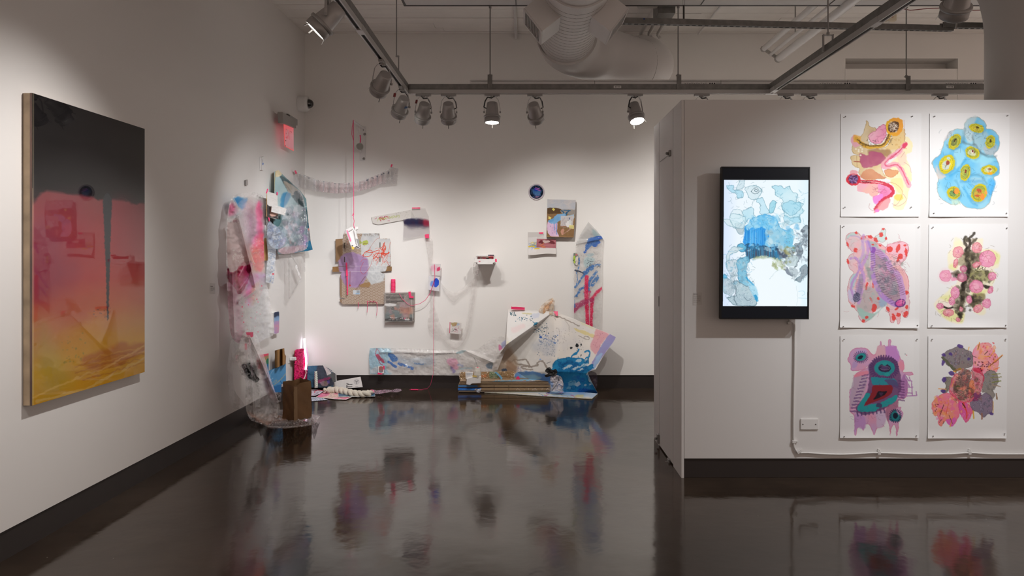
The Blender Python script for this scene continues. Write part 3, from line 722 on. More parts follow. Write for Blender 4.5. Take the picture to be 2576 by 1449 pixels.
def make_lamp():
    e = empty('track_lamp', (0, 0, 0), 'x', 'lamp')
    H, Rg, C, Ln, cl, kn, Yk, Ad, Cd = lamp_meshes(); O = (0, 0, 0)
    Ad.build('track_adapter', M_ring, e, O, bevel=.002); Yk.build('yoke', M_lampg, e, O); Cd.build('cord', M_cord, e, O)
    h = H.build('housing', M_lampg, e, O)
    Rg.build('ring', M_ring, h, O); C.build('cap', M_ring, h, O); Ln.build('lens', M_lens, h, O, label='lit white lens'); kn.build('pivot_knob', M_ring, h, O)
    for c in cl: c.build('claw', M_rod, h, O)
    return e
proto = make_lamp()
def copy_tree(o, parent=None):
    c = o.copy(); COL.objects.link(c); c.parent = parent
    for ch in list(o.children): copy_tree(ch, c)
    return c
for i, (x, y, aim, wt, cone, col, lab) in enumerate(LAMPS):
    o = proto if i == 0 else copy_tree(proto)
    base = Vector((x, y, TZ-.026-PIV)); o.location = base; o['label'] = lab; o['group'] = 'grey track lamps'
    d = (Vector(aim)-base).normalized(); az = math.atan2(-d.x, d.y)     # yoke turns about z, housing tilts
    along = abs(x-XA) < .01 or abs(x-XB) < .1
    tilt = math.acos(max(-1, min(1, -d.z)))
    h = [c for c in o.children if c.name.startswith('housing')][0]; yk = [c for c in o.children if c.name.startswith(('yoke', 'cord', 'track_adapter'))]
    for c in yk:
        if c.name.startswith('track_adapter'): c.rotation_euler = (0, 0, R(90) if along else 0)
        else: c.rotation_euler = (0, 0, az)
    h.rotation_euler = (Matrix.Rotation(az, 3, 'Z') @ Matrix.Rotation(tilt, 3, 'X')).to_euler()
    if i == 2:
        Mh = h.rotation_euler.to_matrix()
        pb = MB(); pb.box((.0, .0, .0), (.028, .002, .022)); b = pb.build('tape_patch', M_blue, h, (0, 0, 0)); 
        b.parent = h; b.location = (.016, -.0515, .035); b.rotation_euler = (R(8), 0, R(17))
    if i in (2, 3):
        rb = MB().box((0, 0, 0), (.016, .016, .030)).build('red_tape_band', M_redt, o, (0, 0, 0)); rb.parent = o; yz = Matrix.Rotation(az, 3, 'Z'); rb.location = yz @ Vector((-.060, 0, .085)); rb.rotation_euler = (yz @ Matrix.Rotation(R(12), 3, 'Y')).to_euler()
    s = spot('lamp_or_fill_light', base+d*.112, aim, wt, cone, col, rad=.035)
for i, (x, y, aim, wt, cone, col) in enumerate(EXTRA): spot('lamp_or_fill_light', (x, y, TZ-.2), aim, wt, cone, col, rad=.035)  # bare spots with no lamp body, some only added fill
# ------------------------------------------------------------------ works on paper
M_paper = pmat('painted_paper', rough=.75, spec=.2)
M_pin = mat('steel_pin', (.35, .34, .33), rough=.35, metal=.8)
WH = '#e9e8e7'
def art_gold(c):
    L, Po, E = c.line, c.poly, c.ell
    Po([860,380,930,380,980,470,960,560,900,580,900,640,940,740,960,900,900,1180,860,1290,760,1280,740,1180,760,1050,700,920,620,850,700,700,820,560], '#f7e6a8', .75, w=12, mott=.4)
    Po([790,560,880,560,900,690,860,730,800,690], '#f3d3c0', .8, w=8)
    Po([395,175,425,190,440,240,520,262,500,330,430,350,420,440,470,500,640,500,760,330,870,270,875,430,760,560,680,640,590,760,640,890,540,900,400,920,300,830,310,770,240,740,200,640,215,610,330,600,240,580,215,480,300,400,370,290], '#cdb083', .95, w=7, mott=.35, c2='#e3c993', edge=('#8f6a3c', 5, .55))
    Po([730,360,860,280,870,430,800,520,700,540,660,600,640,520,690,440], '#e6c78c', .9, w=6)
    Po([420,540,560,520,700,540,690,600,600,640,570,700,500,720,430,700,420,600], '#a07a55', .75, w=12, f=24)
    Po([315,590,420,600,430,560,520,560,600,590,640,640,600,690,520,730,400,760,350,760,320,680], '#c9748a', .85, w=9, f=14, c2='#b1527a', edge=('#9d5560', 5, .5))
    Po([205,440,215,370,260,350,330,450,250,500], '#e7a9b8', .9, w=5)
    Po([240,350,330,370,300,430,240,430], '#eeb04a', .8, w=6, f=14)
    Po([425,350,500,300,560,240,620,215,650,290,640,360,600,440,520,460,450,430], '#e88fb0', .95, w=8, c2='#f0b2c4', edge=('#a3405f', 5, .7))
    Po([340,830,450,770,590,860,640,890,400,910,330,880], '#d98f6a', .75, w=8, c2='#c97a5a')
    L([270,395,330,450,410,495,510,495,600,480,660,420,690,340], 46, '#dba93e', .95, w=5); L([285,405,350,455,430,485,520,485,600,470,650,410,680,340], 15, '#5a4324', .75, w=6)
    Po([640,200,700,150,770,130,850,160,860,240,840,300,780,360,700,350,650,300], '#e9b129', .95, w=8, c2='#f1a33a')
    Po([690,200,760,175,805,200,800,270,760,310,690,310,670,260], '#5e4330', .95, w=4)
    c.squig(55, (685,195,790,300), 22, 5, ['#efe6da','#d8c0a8'], .95, 3)
    c.squig(40, (640,340,720,460), 18, 4, ['#3c2a1c','#c9a35a'], .8, 5); c.squig(30, (300,410,600,500), 18, 4, '#2c2018', .7, 6)
    L([890,460,800,560,680,640,610,720,640,750,760,720,820,760,880,870,930,980], 62, '#eda5b8', .8, w=9); L([890,460,800,560,690,640,630,710,660,740,780,720,850,800,930,970], 16, '#dc5577', .75, w=7); L([700,650,780,580,870,480], 8, '#c83a5e', .7, w=5)
    Po([850,470,900,440,915,470,870,520], '#df4466', .9, w=5)
    Po([620,790,700,780,800,800,760,860,700,885,640,850], '#d98a5c', .7, w=6, edge=('#a85030', 4, .5))
    E(235, 905, 88, 78, '#d8303e', .95, w=6); E(235, 900, 62, 58, '#5b3560', .95, w=5); c.squig(50, (185,860,285,945), 26, 5, ['#b7a2d0','#3b2148','#8e6fb0'], .9, 8)
    E(240, 820, 50, 35, '#e8909a', .7, w=8)
    Po([300,960,450,950,600,970,620,1040,560,1080,500,1120,400,1080,290,1040], '#efb2a6', .85, w=9, c2='#f0a6c2')
    Po([560,960,640,980,600,1060,540,1060], '#e993c9', .7, w=8, f=12)
    Po([620,1000,720,980,745,1080,690,1110,560,1180,500,1200,480,1130,560,1090], '#e56fa8', .8, w=8, c2='#ef9ac4')
    Po([500,1120,600,1090,600,1160,520,1220,480,1180], '#e88fe0', .75, w=8)
    L([300,935,430,935,540,940,620,960,690,990,735,1050,700,1110,620,1150,560,1210,510,1280], 40, '#cf2f43', .85, w=6); L([330,935,480,935,600,955], 12, '#f0b8b8', .8, w=5); L([340,940,450,940], 12, '#3c1d22', .8, w=5)
    Po([540,1240,640,1150,700,1160,660,1260,540,1310,490,1320], '#ec9aa0', .8, w=9); E(530,1300,28,22,'#ee7fd0',.8,w=5)
    Po([720,900,840,900,860,1060,820,1100,760,1010,700,950], '#fbe0a0', .8, w=8); E(800,1130,60,40,'#f6d257',.7,w=9,f=12)
    for p in ([640,940,760,960,850,1060,800,1200,730,1240],[860,1090,900,1170,800,1240,720,1210],[440,1210,430,1260,480,1300,520,1270],[870,690,940,740,960,820],[870,160,875,420],[830,630,880,560]): L(p, 3.5, '#9a4a4c', .6)
    for x, y in ((265,525),(300,535),(325,505),(345,525),(343,553),(325,602),(300,555)): E(x, y, 12, 11, '#f4ead2', .95)
    c.squig(26, (450,990,620,1080), 40, 3, '#b85a70', .6, 11, 10); c.squig(18, (740,380,900,520), 12, 9, '#d9ae6c', .8, 12); L([240,682,318,684], 11, '#a54a3c', .9, w=3); L([275,610,280,740], 4, '#8a5a34', .7)
    c.squig(16, (480,260,640,440), 50, 3, '#a04a68', .5, 13)
def art_blue(c):
    L, Po, E = c.line, c.poly, c.ell
    Po([120,700,150,650,230,570,270,440,300,400,330,320,420,270,520,265,530,200,600,130,680,118,760,150,810,220,810,270,880,280,950,340,970,400,965,520,900,600,940,640,970,780,960,850,900,880,915,960,890,1050,850,1180,790,1260,700,1280,560,1260,480,1200,430,1225,350,1220,230,1140,190,1070,185,960,200,900,160,800], '#93cbe0', .97, w=8, ws=50, mott=.0, c2='#63b4dd', edge=('#c79a78', 7, .6))
    for p, col in (([530,200,600,130,680,120,660,220,640,420,580,440,530,340],'#c3cfd0'),([660,330,800,300,850,480,720,560,660,460],'#9ebcc6'),([770,500,900,440,950,540,880,600,800,590],'#b3b3b3'),([180,740,230,800,300,860,260,890,200,900,160,800],'#d8c2b4'),([330,330,390,290,380,340,330,400,280,420],'#c9c4c4'),([600,890,740,880,780,950,640,980],'#9fc4d0'),([370,1140,470,1170,470,1215,380,1215],'#c9dcc0'),([560,980,620,1120,600,1260,500,1200,480,1040],'#7cc3e2'),([840,900,915,930,890,1050,830,1090],'#58b1e8'),([620,590,900,610,880,680,740,700,640,680],'#8fd0e2'),([400,540,520,540,540,640,440,760,400,700],'#9fd0de')):
        Po(col=col, pts=p, a=.75, w=12, f=26)
    for p, col in (([510,430,600,470,660,470,720,560,790,600],'#46535a'),([530,260,520,440],'#5f7a86'),([640,370,650,480],'#4f5a58'),([340,860,420,820,470,760,540,650],'#2f8fc4'),([480,930,600,930,760,930],'#3a8fc8'),([520,1000,560,1080,620,1180,690,1240],'#2a8ccc'),([410,920,460,1000,470,1140],'#4a93b4'),([620,850,740,860,800,950],'#4d7f96'),([700,560,830,620,930,610],'#47606e'),([900,960,850,1100],'#3597dd'),([310,480,380,520,470,500],'#3c6f88')):
        L(p, 26, col, .42, w=12, f=26)
    for cx, cy, rx, ry, rot, k in ((683,262,96,56,14,0),(408,430,70,105,30,1),(855,435,60,85,10,2),(630,570,95,72,25,3),(310,715,95,125,25,4),(540,820,64,105,12,5),(840,785,102,62,0,6),(395,1075,85,80,20,7),(715,1075,95,120,28,8)):
        E(cx+6, cy+8, rx*1.12, ry*1.12, '#5f8790', .35, rot, w=8, f=30)
        E(cx, cy, rx, ry, '#c8ba22', .97, rot, w=7); E(cx, cy, rx*.80, ry*.80, '#8f9c4a', .9, rot, w=7, c2='#d8c72c', edge=('#6a5c1c', 4, .6))
        E(cx-rx*.1, cy+ry*.05, rx*.5, ry*.5, ('#b9a53a','#6f7a4a','#a8a52c','#c8ccb4','#bcc8c8','#8a9a50','#c9cfb4','#5f8a5a','#c9a23a')[k], .9, rot, w=9, ws=30)
        E(cx+rx*.1, cy-ry*.15, rx*.22, ry*.24, ('#4a3a18','#3c3424','#2b2014','#5a2418','#8e3c28','#7a2e22','#9a4a30','#5a3a22','#a85030')[k], .9, rot, w=4)
        c.squig(12, (cx-rx*.6, cy-ry*.6, cx+rx*.6, cy+ry*.6), 40, 4, ['#e8df58','#5c5420','#a8b060'], .7, 20+k)
    E(432,1052,28,40,'#f7903c',.95,w=8); E(760,1120,26,44,'#f78a40',.9,w=8); E(800,1070,18,24,'#f7a050',.9,w=5); E(850,830,36,18,'#e9a42c',.9,w=4); E(710,1040,25,20,'#b85038',.9,w=4); E(690,1110,35,14,'#c04a34',.8,w=4); E(632,555,17,22,'#f0efe8',.9); E(634,550,11,16,'#6a241c',.95); E(318,690,16,22,'#a04a38',.9,w=3); E(330,640,22,18,'#bcd0d0',.9,w=3)
    c.blots(46, (230,300,900,1180), 20, 60, ['#7cc0de','#a8d4e4','#6ab4dc','#b8c8cc','#88b8cc'], .3, 5) if False else None
    c.squig(90, (200,300,920,1200), 55, 2.5, '#33505c', .5, 31); c.squig(22, (560,180,800,560), 45, 3, '#3c4a50', .5, 33, 90)
def art_coral(c):
    L, Po, E = c.line, c.poly, c.ell
    pk = '#efb4b8'
    Po([140,260,160,200,240,165,310,190,350,230,420,210,480,240,530,300,580,310,640,350,680,320,760,300,820,280,900,310,930,390,890,510,850,560,820,600,880,660,925,760,930,930,940,1050,930,1180,900,1250,860,1230,840,1160,820,1300,790,1320,760,1240,740,1310,700,1290,680,1190,640,1150,660,1060,560,1120,480,1180,500,1210,420,1280,360,1310,300,1240,290,1180,230,1110,180,1040,160,940,180,760,240,680,180,620,160,520,190,450,240,430,150,340], pk, .95, w=8, ws=50, c2='#dcc3c8', edge=('#b0505c', 4, .8))
    for p, col in (([160,200,240,170,300,200,200,220,150,260],'#b4d2cc'),([440,290,520,300,560,380,640,400,600,470,520,440,460,380],'#a9bcb8'),([350,460,440,440,440,560,400,640,350,560],'#b5b3b0'),([290,540,330,520,330,640,300,620],'#79a8b4'),([230,700,290,700,250,820,210,900,200,780],'#a8cdd2'),([170,900,260,900,240,1050,180,1020],'#c9c3e0'),([350,900,560,860,620,1000,660,1080,540,1130,400,1180,280,1140,300,1040,350,980],'#b9b0b0'),([280,1110,430,1180,520,1180,640,1080,520,1200,420,1280,330,1250],'#9fc8bd'),([560,1000,660,1020,640,1090,560,1110],'#9ab0c8'),([400,620,480,640,500,760,440,760],'#8f9c98'),([820,540,870,500,850,600],'#a9b8b0'),([640,640,820,600,900,760,900,900,860,840],'#e6b0b0')):
        Po(p, col, .85, w=10, f=20)
    Po([560,180,600,125,640,140,640,210,655,250,600,300,540,280,500,300,495,240,540,200], '#cfe0dc', .95, w=4, edge=('#9a8080', 4, .7))
    Po([655,330,760,310,860,290,920,330,920,420,880,500,830,555,780,480,700,450,640,430], '#f0c0cc', .95, w=6, edge=('#c0506a', 4, .7))
    for x, y, rx, ry in ((610,130,16,12),(582,200,26,30),(645,250,16,18),(515,265,22,34),(690,385,40,38),(795,370,26,55),(880,335,20,14),(825,475,30,38),(895,420,18,55),(795,510,16,42),(270,180,18,16),(360,240,34,24),(445,228,32,20),(165,330,14,38),(262,395,26,30),(165,540,14,34),(476,330,18,12),(570,335,18,10),(440,375,16,16),(400,850,14,48),(485,830,16,48),(455,1020,12,36),(495,1120,32,50),(545,1005,18,20),(400,1240,22,20),(360,1285,24,22),(230,1100,30,18),(670,1140,18,36),(740,1240,22,46),(800,1210,26,28),(905,1110,20,26),(890,1200,26,40),(906,930,20,24),(780,1130,30,14)):
        E(x, y, rx, ry, '#e2413c', .85, (x*7) % 60-30, w=7, ws=16)
    Po([470,380,520,400,620,470,720,600,800,700,850,800,880,960,870,1060,820,1110,750,1100,680,1040,590,960,530,880,480,740,460,600,460,460], '#b9a4b0', .95, w=4, c2='#a98f9c')
    Po([530,460,600,540,660,640,740,760,790,900,780,950,700,960,640,900,560,800,530,700,520,560], '#8a8d96', .9, w=8, c2='#c99ab0')
    pv = '#b48ccb'
    L([480,400,480,560,480,700,540,880,620,990,760,1080], 62, pv, .95, w=4); L([500,390,640,500,700,620,800,720,840,860,860,1000], 74, '#c79ccc', .95, w=4)
    L([360,210,350,330,360,430,310,560,350,700,300,800,280,930], 36, '#c4a4d2', .75, w=5); L([400,280,420,400,380,520,340,620,370,740,340,860,330,960,300,1060], 40, '#c49ad0', .85, w=6); L([200,500,270,500,310,600,280,700,220,800,210,900,260,1030], 30, '#bd95cf', .85, w=5); L([200,215,300,230,350,300], 14, '#b59ac8', .6)
    L([330,720,320,860,280,1000], 56, '#a58fb8', .8, w=5)
    E(275, 990, 46, 62, '#5f5e78', .9, 12, w=5); c.squig(20, (240,940,310,1040), 46, 4, ['#2f2c44','#a09cb8'], .8, 41)
    c.blots(40, (540,500,760,940), 14, 40, ['#6c6f7c','#c48aa4','#a8a8ae','#7c7888','#d8b0c0'], .5, 5); c.blots(24, (320,640,560,1150), 18, 50, ['#b8aeb0','#a09c9c','#d8b4b8','#9cb8b4'], .4, 6); c.blots(20, (180,220,480,600), 16, 44, ['#e8b8bc','#c8c8c8','#f0c4c8','#b8ccc8'], .4, 7)
    c.squig(60, (530,500,780,940), 60, 4, ['#5c5566','#d996b4','#c9c4cc','#6a6d7c'], .8, 42, 20)
    for k in range(24):
        t = k/23; x = 470+t*t*260; y = 420+t*640; L([x-26, y+8, x+30, y-6], 4, '#4a3458', .85); L([490+t*340+10, 400+t*560, 540+t*330+40, 385+t*560-26*t+8], 3.5, '#5a3a5c', .8)
        if k > 8: L([560+(t-.35)*160, 480+t*520, 800+(t-.35)*110, 430+t*520], 3, '#4b3a50', .6)
        if 4 < k < 20: L([270-t*20, 700+t*300, 370-t*40, 690+t*310], 3, '#4a3a5c', .6)
    E(480, 395, 36, 40, '#8f55b0', .9, w=6); Po([410,290,430,280,470,380,450,400], '#a58bd0', .8)
    E(822, 1062, 72, 52, '#6b3c80', .97, -18, w=4); E(822, 1060, 56, 38, '#d6549a', .95, -18, w=4); L([856,1030,850,1080], 14, '#5a2a68', .9); c.squig(14, (780,1030,850,1090), 50, 3, '#f0a0c8', .8, 43, -20)
    c.squig(70, (180,220,920,1180), 70, 2.6, '#a8505c', .5, 44); c.squig(24, (680,460,840,640), 70, 3, '#7c5a60', .6, 45, 10)
def art_tree(c):
    L, Po, E = c.line, c.poly, c.ell
    Po([420,230,520,300,560,250,640,260,760,250,770,380,880,385,970,440,960,600,900,640,935,700,880,850,900,900,800,950,790,1010,800,1150,760,1210,660,1180,620,1110,540,1060,540,1180,510,1310,400,1320,260,1240,160,1120,180,1020,280,940,360,860,440,790,400,660,330,600,320,460,380,360], '#f0ecc0', .8, w=9, ws=60, f=24, c2='#f3e3d4')
    for p in ([780,390,970,440,950,560,860,600,700,620,640,660,780,600],[220,1000,400,1060,440,900,340,960],[200,1130,420,1160,530,1200,500,1310,300,1260],[620,930,820,880,870,850,720,990],[330,600,440,560,400,660]): Po(p, '#e3e38e', .6, w=12, f=26)
    Po([540,440,740,420,760,500,660,600,640,700,700,760,640,790,560,820,560,700,600,600,540,540], '#8e8267', .8, w=14, f=30); Po([600,640,840,660,880,720,800,800,660,760,600,720], '#8c8a54', .75, w=14, f=30); Po([640,960,780,940,790,1010,720,1060,640,1100], '#857b52', .8, w=12, f=24); Po([400,900,520,850,560,980,500,1120,400,1140,390,1010], '#8b836f', .7, w=12, f=28)
    Po([480,440,560,420,620,520,560,620,480,590,440,560], '#9a8f70', .7, w=12, f=24)
    dk = '#2c2620'
    L([650,185,620,225,590,250,600,330,560,400], 34, '#3c362e', .85, w=7, f=10); L([545,230,530,290,560,350,580,420], 36, '#453e35', .85, w=8, f=14); L([680,250,640,290,600,320], 30, '#4a4238', .8, w=6, f=12)
    L([570,400,560,500,590,600,580,700,540,790,510,880,510,980,480,1080,470,1140,490,1180,470,1240], 56, '#3a332a', .9, w=13, f=26); L([585,640,560,720,530,800,510,900,510,1000], 46, dk, .85, w=10, f=20)
    L([370,690,440,700,520,720], 26, '#3c352e', .8, w=7, f=12); L([265,1110,330,1125,380,1115], 24, '#2a241e', .9, w=7, f=8); L([770,850,850,865], 34, dk, .9, w=8, f=12); L([560,960,620,1010,640,1090], 50, '#4a4436', .8, w=10, f=22); E(690,690,34,20,'#5a5a3a',.7,w=6,f=18); E(560,270,18,38,'#cfc5b8',.9,w=4)
    for bx, n_, k_ in (((520,230,640,560),22,1),((500,560,660,860),22,2),((440,860,620,1160),20,3),((600,440,760,560),10,4),((620,660,860,800),14,5),((620,960,740,1080),12,6),((400,680,520,740),7,7),((440,1120,500,1240),6,8)):
        c.blots(n_, bx, 14, 44, ['#3a342c','#5c5446','#2a241e','#7a7260','#4a4434'], .55, k_)
    for x, y, rx, ry, rot in ((450,420,66,76,30),(420,560,26,60,15),(685,365,62,70,0),(820,505,105,108,0),(690,580,60,36,-20),(295,720,76,76,0),(880,725,56,52,-40),(860,895,32,50,20),(680,855,88,82,0),(415,930,56,76,0),(372,1035,40,54,0),(590,1015,34,52,-10),(490,1140,24,30,0),(225,1100,46,40,0),(330,1180,70,46,0),(700,1130,62,52,-20),(810,1065,56,60,0),(450,1270,30,28,0),(500,740,60,60,0),(520,630,45,40,0)):
        cc, c2 = (('#e58fb0','#ee9fc4') if (x+y) % 2 else ('#e48f96','#eaa8ac'))
        if (x, y) in ((500,740),(520,630)): cc, c2 = '#a8829c', '#c47a90'
        E(x, y, rx, ry, cc, .9, rot, w=6, ws=24, c2=c2, edge=('#b8506c', 6, .6))
        E(x-rx*.1, y-ry*.1, rx*.5, ry*.45, '#f2bccb', .55, rot, w=6, f=10); c.squig(7, (x-rx*.6, y-ry*.6, x+rx*.6, y+ry*.6), rx*.9, 3.5, '#c24f74', .65, int(x))
    Po([370,740,420,740,440,770,370,780], '#e98fb0', .8, w=5); E(300,720,100,100,'#f3b8c4',.25,f=40)
    c.squig(44, (330,240,960,900), 50, 3, '#6a5a3c', .6, 51); c.squig(26, (160,960,520,1300), 50, 3, '#5a4a34', .6, 52); c.squig(8, (690,600,790,670), 60, 6, '#2a241c', .85, 53)
def art_violet(c):
    L, Po, E = c.line, c.poly, c.ell
    Po([160,380,190,290,240,235,330,222,400,230,440,270,480,310,520,290,540,210,570,190,570,145,588,145,590,200,620,190,640,215,672,200,672,125,706,125,708,205,770,205,775,270,815,330,830,370,860,390,870,480,860,530,960,530,985,560,930,575,880,560,880,610,910,640,915,760,900,840,850,870,800,880,790,960,830,970,830,1000,860,1050,830,1130,800,1170,800,1240,775,1340,765,1240,740,1190,710,1250,697,1325,690,1230,670,1160,640,1100,620,1200,600,1220,560,1230,530,1240,510,1290,490,1325,470,1270,440,1200,380,1190,360,1270,330,1210,280,1240,270,1320,245,1310,250,1200,240,1080,190,1020,185,900,190,760,240,700,240,600,290,530,370,490,420,450,400,480,340,500,250,515,200,505,200,430], '#dc98b4', .95, w=5, ws=30, c2='#c9a0cc', edge=('#cf4f78', 6, .5))
    for p, col in (([640,215,672,200,770,210,815,330,780,400,640,330],'#c183cc'),([540,210,620,200,630,320,520,330],'#dcaeb8'),([250,600,400,590,380,760,330,860,250,960,190,950,200,780],'#b8a4b8'),([520,1030,650,1030,620,1200,540,1230,520,1120],'#d0bcd6'),([870,560,915,640,910,800,850,860,800,780,830,640],'#a970ac'),([260,1060,380,1100,370,1250,280,1230,250,1300],'#c08fc8'),([250,560,400,510,420,560,280,590],'#e8889c'),([230,400,280,400,280,460,220,470],'#b79ac8'),([340,250,400,250,390,300,280,290,290,260],'#c0a4d8'),([820,380,870,440,860,510,800,470],'#e88fa4'),([640,980,780,880,790,960,700,1080,680,1150,640,1100],'#a46a84')):
        Po(p, col, .8, w=9, f=16)
    for p in ([880,560,930,640,965,640,975,830],[905,720,980,720],[905,790,975,795],[890,830,1030,825,1022,775],[935,590,950,640],[930,680,935,715]): L(p, 13, '#b683b8', .95, w=3, sm=False)
    E(325, 345, 74, 60, '#4b4068', .5, -10, w=10, f=16); E(327, 340, 70, 46, '#2c9596', .97, -25, w=5); E(322, 345, 34, 22, '#1d1f33', .95, -25, w=4)
    for k in range(22):
        t = k/22*6.283; L([327+72*math.cos(t), 342+52*math.sin(t), 327+92*math.cos(t+.1), 342+76*math.sin(t+.1)], 9, '#4a3a66', .8)
    Po([430,440,520,360,640,340,760,370,800,450,830,600,820,780,760,900,640,980,420,1060,300,1040,270,960,380,840,430,640,430,560], '#5b3d66', .85, w=9, f=14, c2='#6f4a72')
    for k in range(34):
        t = k/34*6.283; L([620+140*math.cos(t), 480+110*math.sin(t), 620+178*math.cos(t+.06), 480+160*math.sin(t+.06)], 20, '#57396a', .8, w=4)
    for k in range(12):
        y = 560+k*42; x = 420-k*14; L([x, y, x-70, y+20-k*2], 20, '#6a4a7c', .65, w=6); L([x-20, y+10, x-80, y+34], 4, '#e8d8ee', .6)
    for k in range(8):
        x = 280+k*48; L([x, 1030-k*6, x+10, 1080-k*6], 18, '#4f3866', .7, w=5); L([800, 640+k*34, 870, 650+k*34], 18, '#653a6c', .6, w=6)
    E(625, 480, 130, 96, '#2c9799', .97, 0, w=6, c2='#2a8a94'); E(625, 480, 80, 54, '#352a4a', .97, 0, w=8); E(625, 480, 46, 28, '#5a4670', .9, w=5); E(628, 425, 30, 24, '#2f9b9a', .95, w=5); E(660,560,38,24,'#2f9b9a',.95,w=5); L([560,455,600,450,660,460,690,480,660,500,600,500,570,480], 3, '#c8b8c0', .8)
    Po([460,590,560,600,680,610,760,620,790,700,720,690,600,690,480,690], '#2c8f9c', .95, w=7); Po([620,630,760,630,800,720,720,720], '#5f4676', .8, w=9)
    Po([390,800,440,800,430,860,370,960,460,930,560,920,600,900,700,850,780,820,760,900,640,960,540,990,520,1020,400,1030,300,1020,290,970,330,900], '#2a9a9e', .97, w=6); E(560,950,36,28,'#4b3a62',.85,w=8)
    Po([480,700,600,696,720,700,715,790,640,850,540,890,430,930,365,950,420,860,460,790], '#8c2730', .97, w=4); Po([545,770,600,775,655,770,620,820,540,860,485,875,520,820], '#241a26', .97, w=3); Po([560,790,610,790,580,830], '#4a3450', .9, w=3)
    Po([730,1020,760,1000,800,1060,830,1090,800,1150,700,1140,690,1090], '#217f86', .97, w=6); E(762, 1078, 30, 38, '#171b30', .95, w=5)
    for k in range(20):
        t = k/20*6.283; L([762+58*math.cos(t), 1080+66*math.sin(t), 762+74*math.cos(t), 1080+84*math.sin(t)], 13, '#2b2c4e', .85)
    c.dots(3, (865,295,905,325), 4, 6, ['#37484c','#c4455c'], .9, 3); c.squig(60, (210,540,800,1200), 50, 2.5, '#6c3d70', .45, 61)
def art_bloom(c):
    L, Po, E = c.line, c.poly, c.ell
    def lobes(p, base, c2, ec='#c44a70', n=0, cols=None, box=None, r=(12, 26), seed=1):
        Po(p, base, .95, w=7, ws=26, c2=c2, edge=(ec, 6, .5))
        q = random.Random(seed)
        for i in range(n):
            x, y = q.uniform(box[0], box[2]), q.uniform(box[1], box[3]); rr = q.uniform(*r); E(x, y, rr*.8, rr, q.choice(cols), .7, w=3, edge=(ec, 3, .6))
    lobes([640,420,630,290,670,210,750,165,840,165,890,230,930,300,960,380,940,520,860,520,800,560,700,520,640,470], '#f5a98c', '#f19ab4', '#e0506a', 26, ['#f7b98a','#f6a3b8','#f8c49a','#f493a4','#f9a860'], (670,200,920,500), seed=2)
    lobes([120,940,150,880,220,820,320,790,420,850,470,920,470,1040,440,1130,380,1210,330,1180,290,1140,240,1210,200,1170,210,1110,140,1040], '#f4829a', '#f09a6a', '#d83a78', 34, ['#f6a25c','#f4b8a0','#f58a6a','#f27fb0','#f7c0b0'], (150,840,450,1120), seed=3)
    lobes([460,900,560,920,640,1000,620,1070,570,1150,530,1150,500,1080,470,1040], '#f0708a', '#e05ab0', '#d02a60', 12, ['#f59a6a','#f07ac0','#f8a080'], (480,930,610,1090), seed=4)
    Po([300,1130,430,1110,380,1215,330,1190], '#df62c0', .85, w=6)
    lobes([250,330,300,270,380,230,460,210,560,250,620,280,640,380,630,450,560,480,470,500,400,510,350,460,300,430,240,350], '#857d80', '#8a7a74', '#4c3f48', 60, ['#9a8a94','#a8949c','#7c7078','#8e8a9c','#a08484'], (320,250,620,460), (8, 20), 5)
    lobes([750,620,790,540,850,510,920,530,960,620,940,700,890,760,920,830,860,880,820,800,760,770], '#8c8886', '#938a84', '#5a5450', 34, ['#a29a98','#7f7b76','#989aa0'], (780,540,930,760), (8, 16), 6)
    lobes([600,920,650,830,740,820,800,790,870,840,890,940,880,1040,820,1060,770,1100,700,1040,640,1010], '#7c7484', '#8f7890', '#4a3c50', 40, ['#8d8799','#9a8ca0','#70707f','#a092a8'], (630,840,870,1020), (10, 22), 7)
    lobes([270,610,340,590,400,620,370,700,300,790,240,780,300,720], '#8a8478', '#77716c', '#4c443c', 8, ['#9a9284'], (290,610,370,760), (8, 16), 8)
    for x, y, rx, ry in ((478,205,36,24),(270,315,24,20),(358,305,28,20),(262,410,20,40),(368,545,38,28),(275,628,28,34),(262,765,34,24),(585,365,22,18),(870,1050,24,20)): E(x, y, rx, ry, '#584086', .9, 20, w=6)
    L([260,350,340,430,400,500], 34, '#5c5f45', .8, w=8); L([420,510,480,490], 26, '#b08a2c', .9, w=6); L([395,520,420,530],14,'#e89a2c',.9)
    Po([620,490,700,480,760,540,770,640,740,760,690,850,600,900,500,910,400,840,340,780,350,690,400,560,480,560,540,620,620,600], '#e0697a', .92, w=8, c2='#d8909a', edge=('#c02a48', 7, .6))
    Po([450,540,520,490,600,510,620,560,600,640,600,760,560,860,470,880,430,800,390,720,430,650,460,620], '#7d5f5c', .92, w=10, c2='#8a7468'); Po([600,650,640,640,660,740,640,820,590,860,580,780], '#e88a5c', .85, w=8)
    Po([610,830,700,780,740,820,680,900,620,880], '#7c3a6c', .85, w=8)
    E(440,725,40,36,'#5f5a40',.9,w=7); E(510,740,38,22,'#e08a6a',.8,w=6); E(500,545,44,34,'#7c6a70',.9,w=6)
    c.blots(60, (390,500,740,890), 10, 34, ['#6a4a44','#e88a7c','#8c6c60','#f0a890','#b04858','#5a4844'], .55, 9); c.blots(40, (650,200,930,480), 10, 30, ['#f8b070','#f49ab0','#f8c8a8','#f48a70','#f0a8c8'], .5, 10); c.blots(40, (150,840,450,1120), 10, 32, ['#f8a860','#f47a90','#f8c0a8','#ee6ab0','#f89050'], .5, 11)
    c.squig(190, (390,500,750,900), 34, 3.5, ['#4a3230','#f0c0b0','#c22a48','#8c5a50','#f6a890','#3c3034'], .7, 71); c.squig(60, (380,780,620,900), 30, 4, ['#f4a098','#503838','#d84058'], .7, 72)
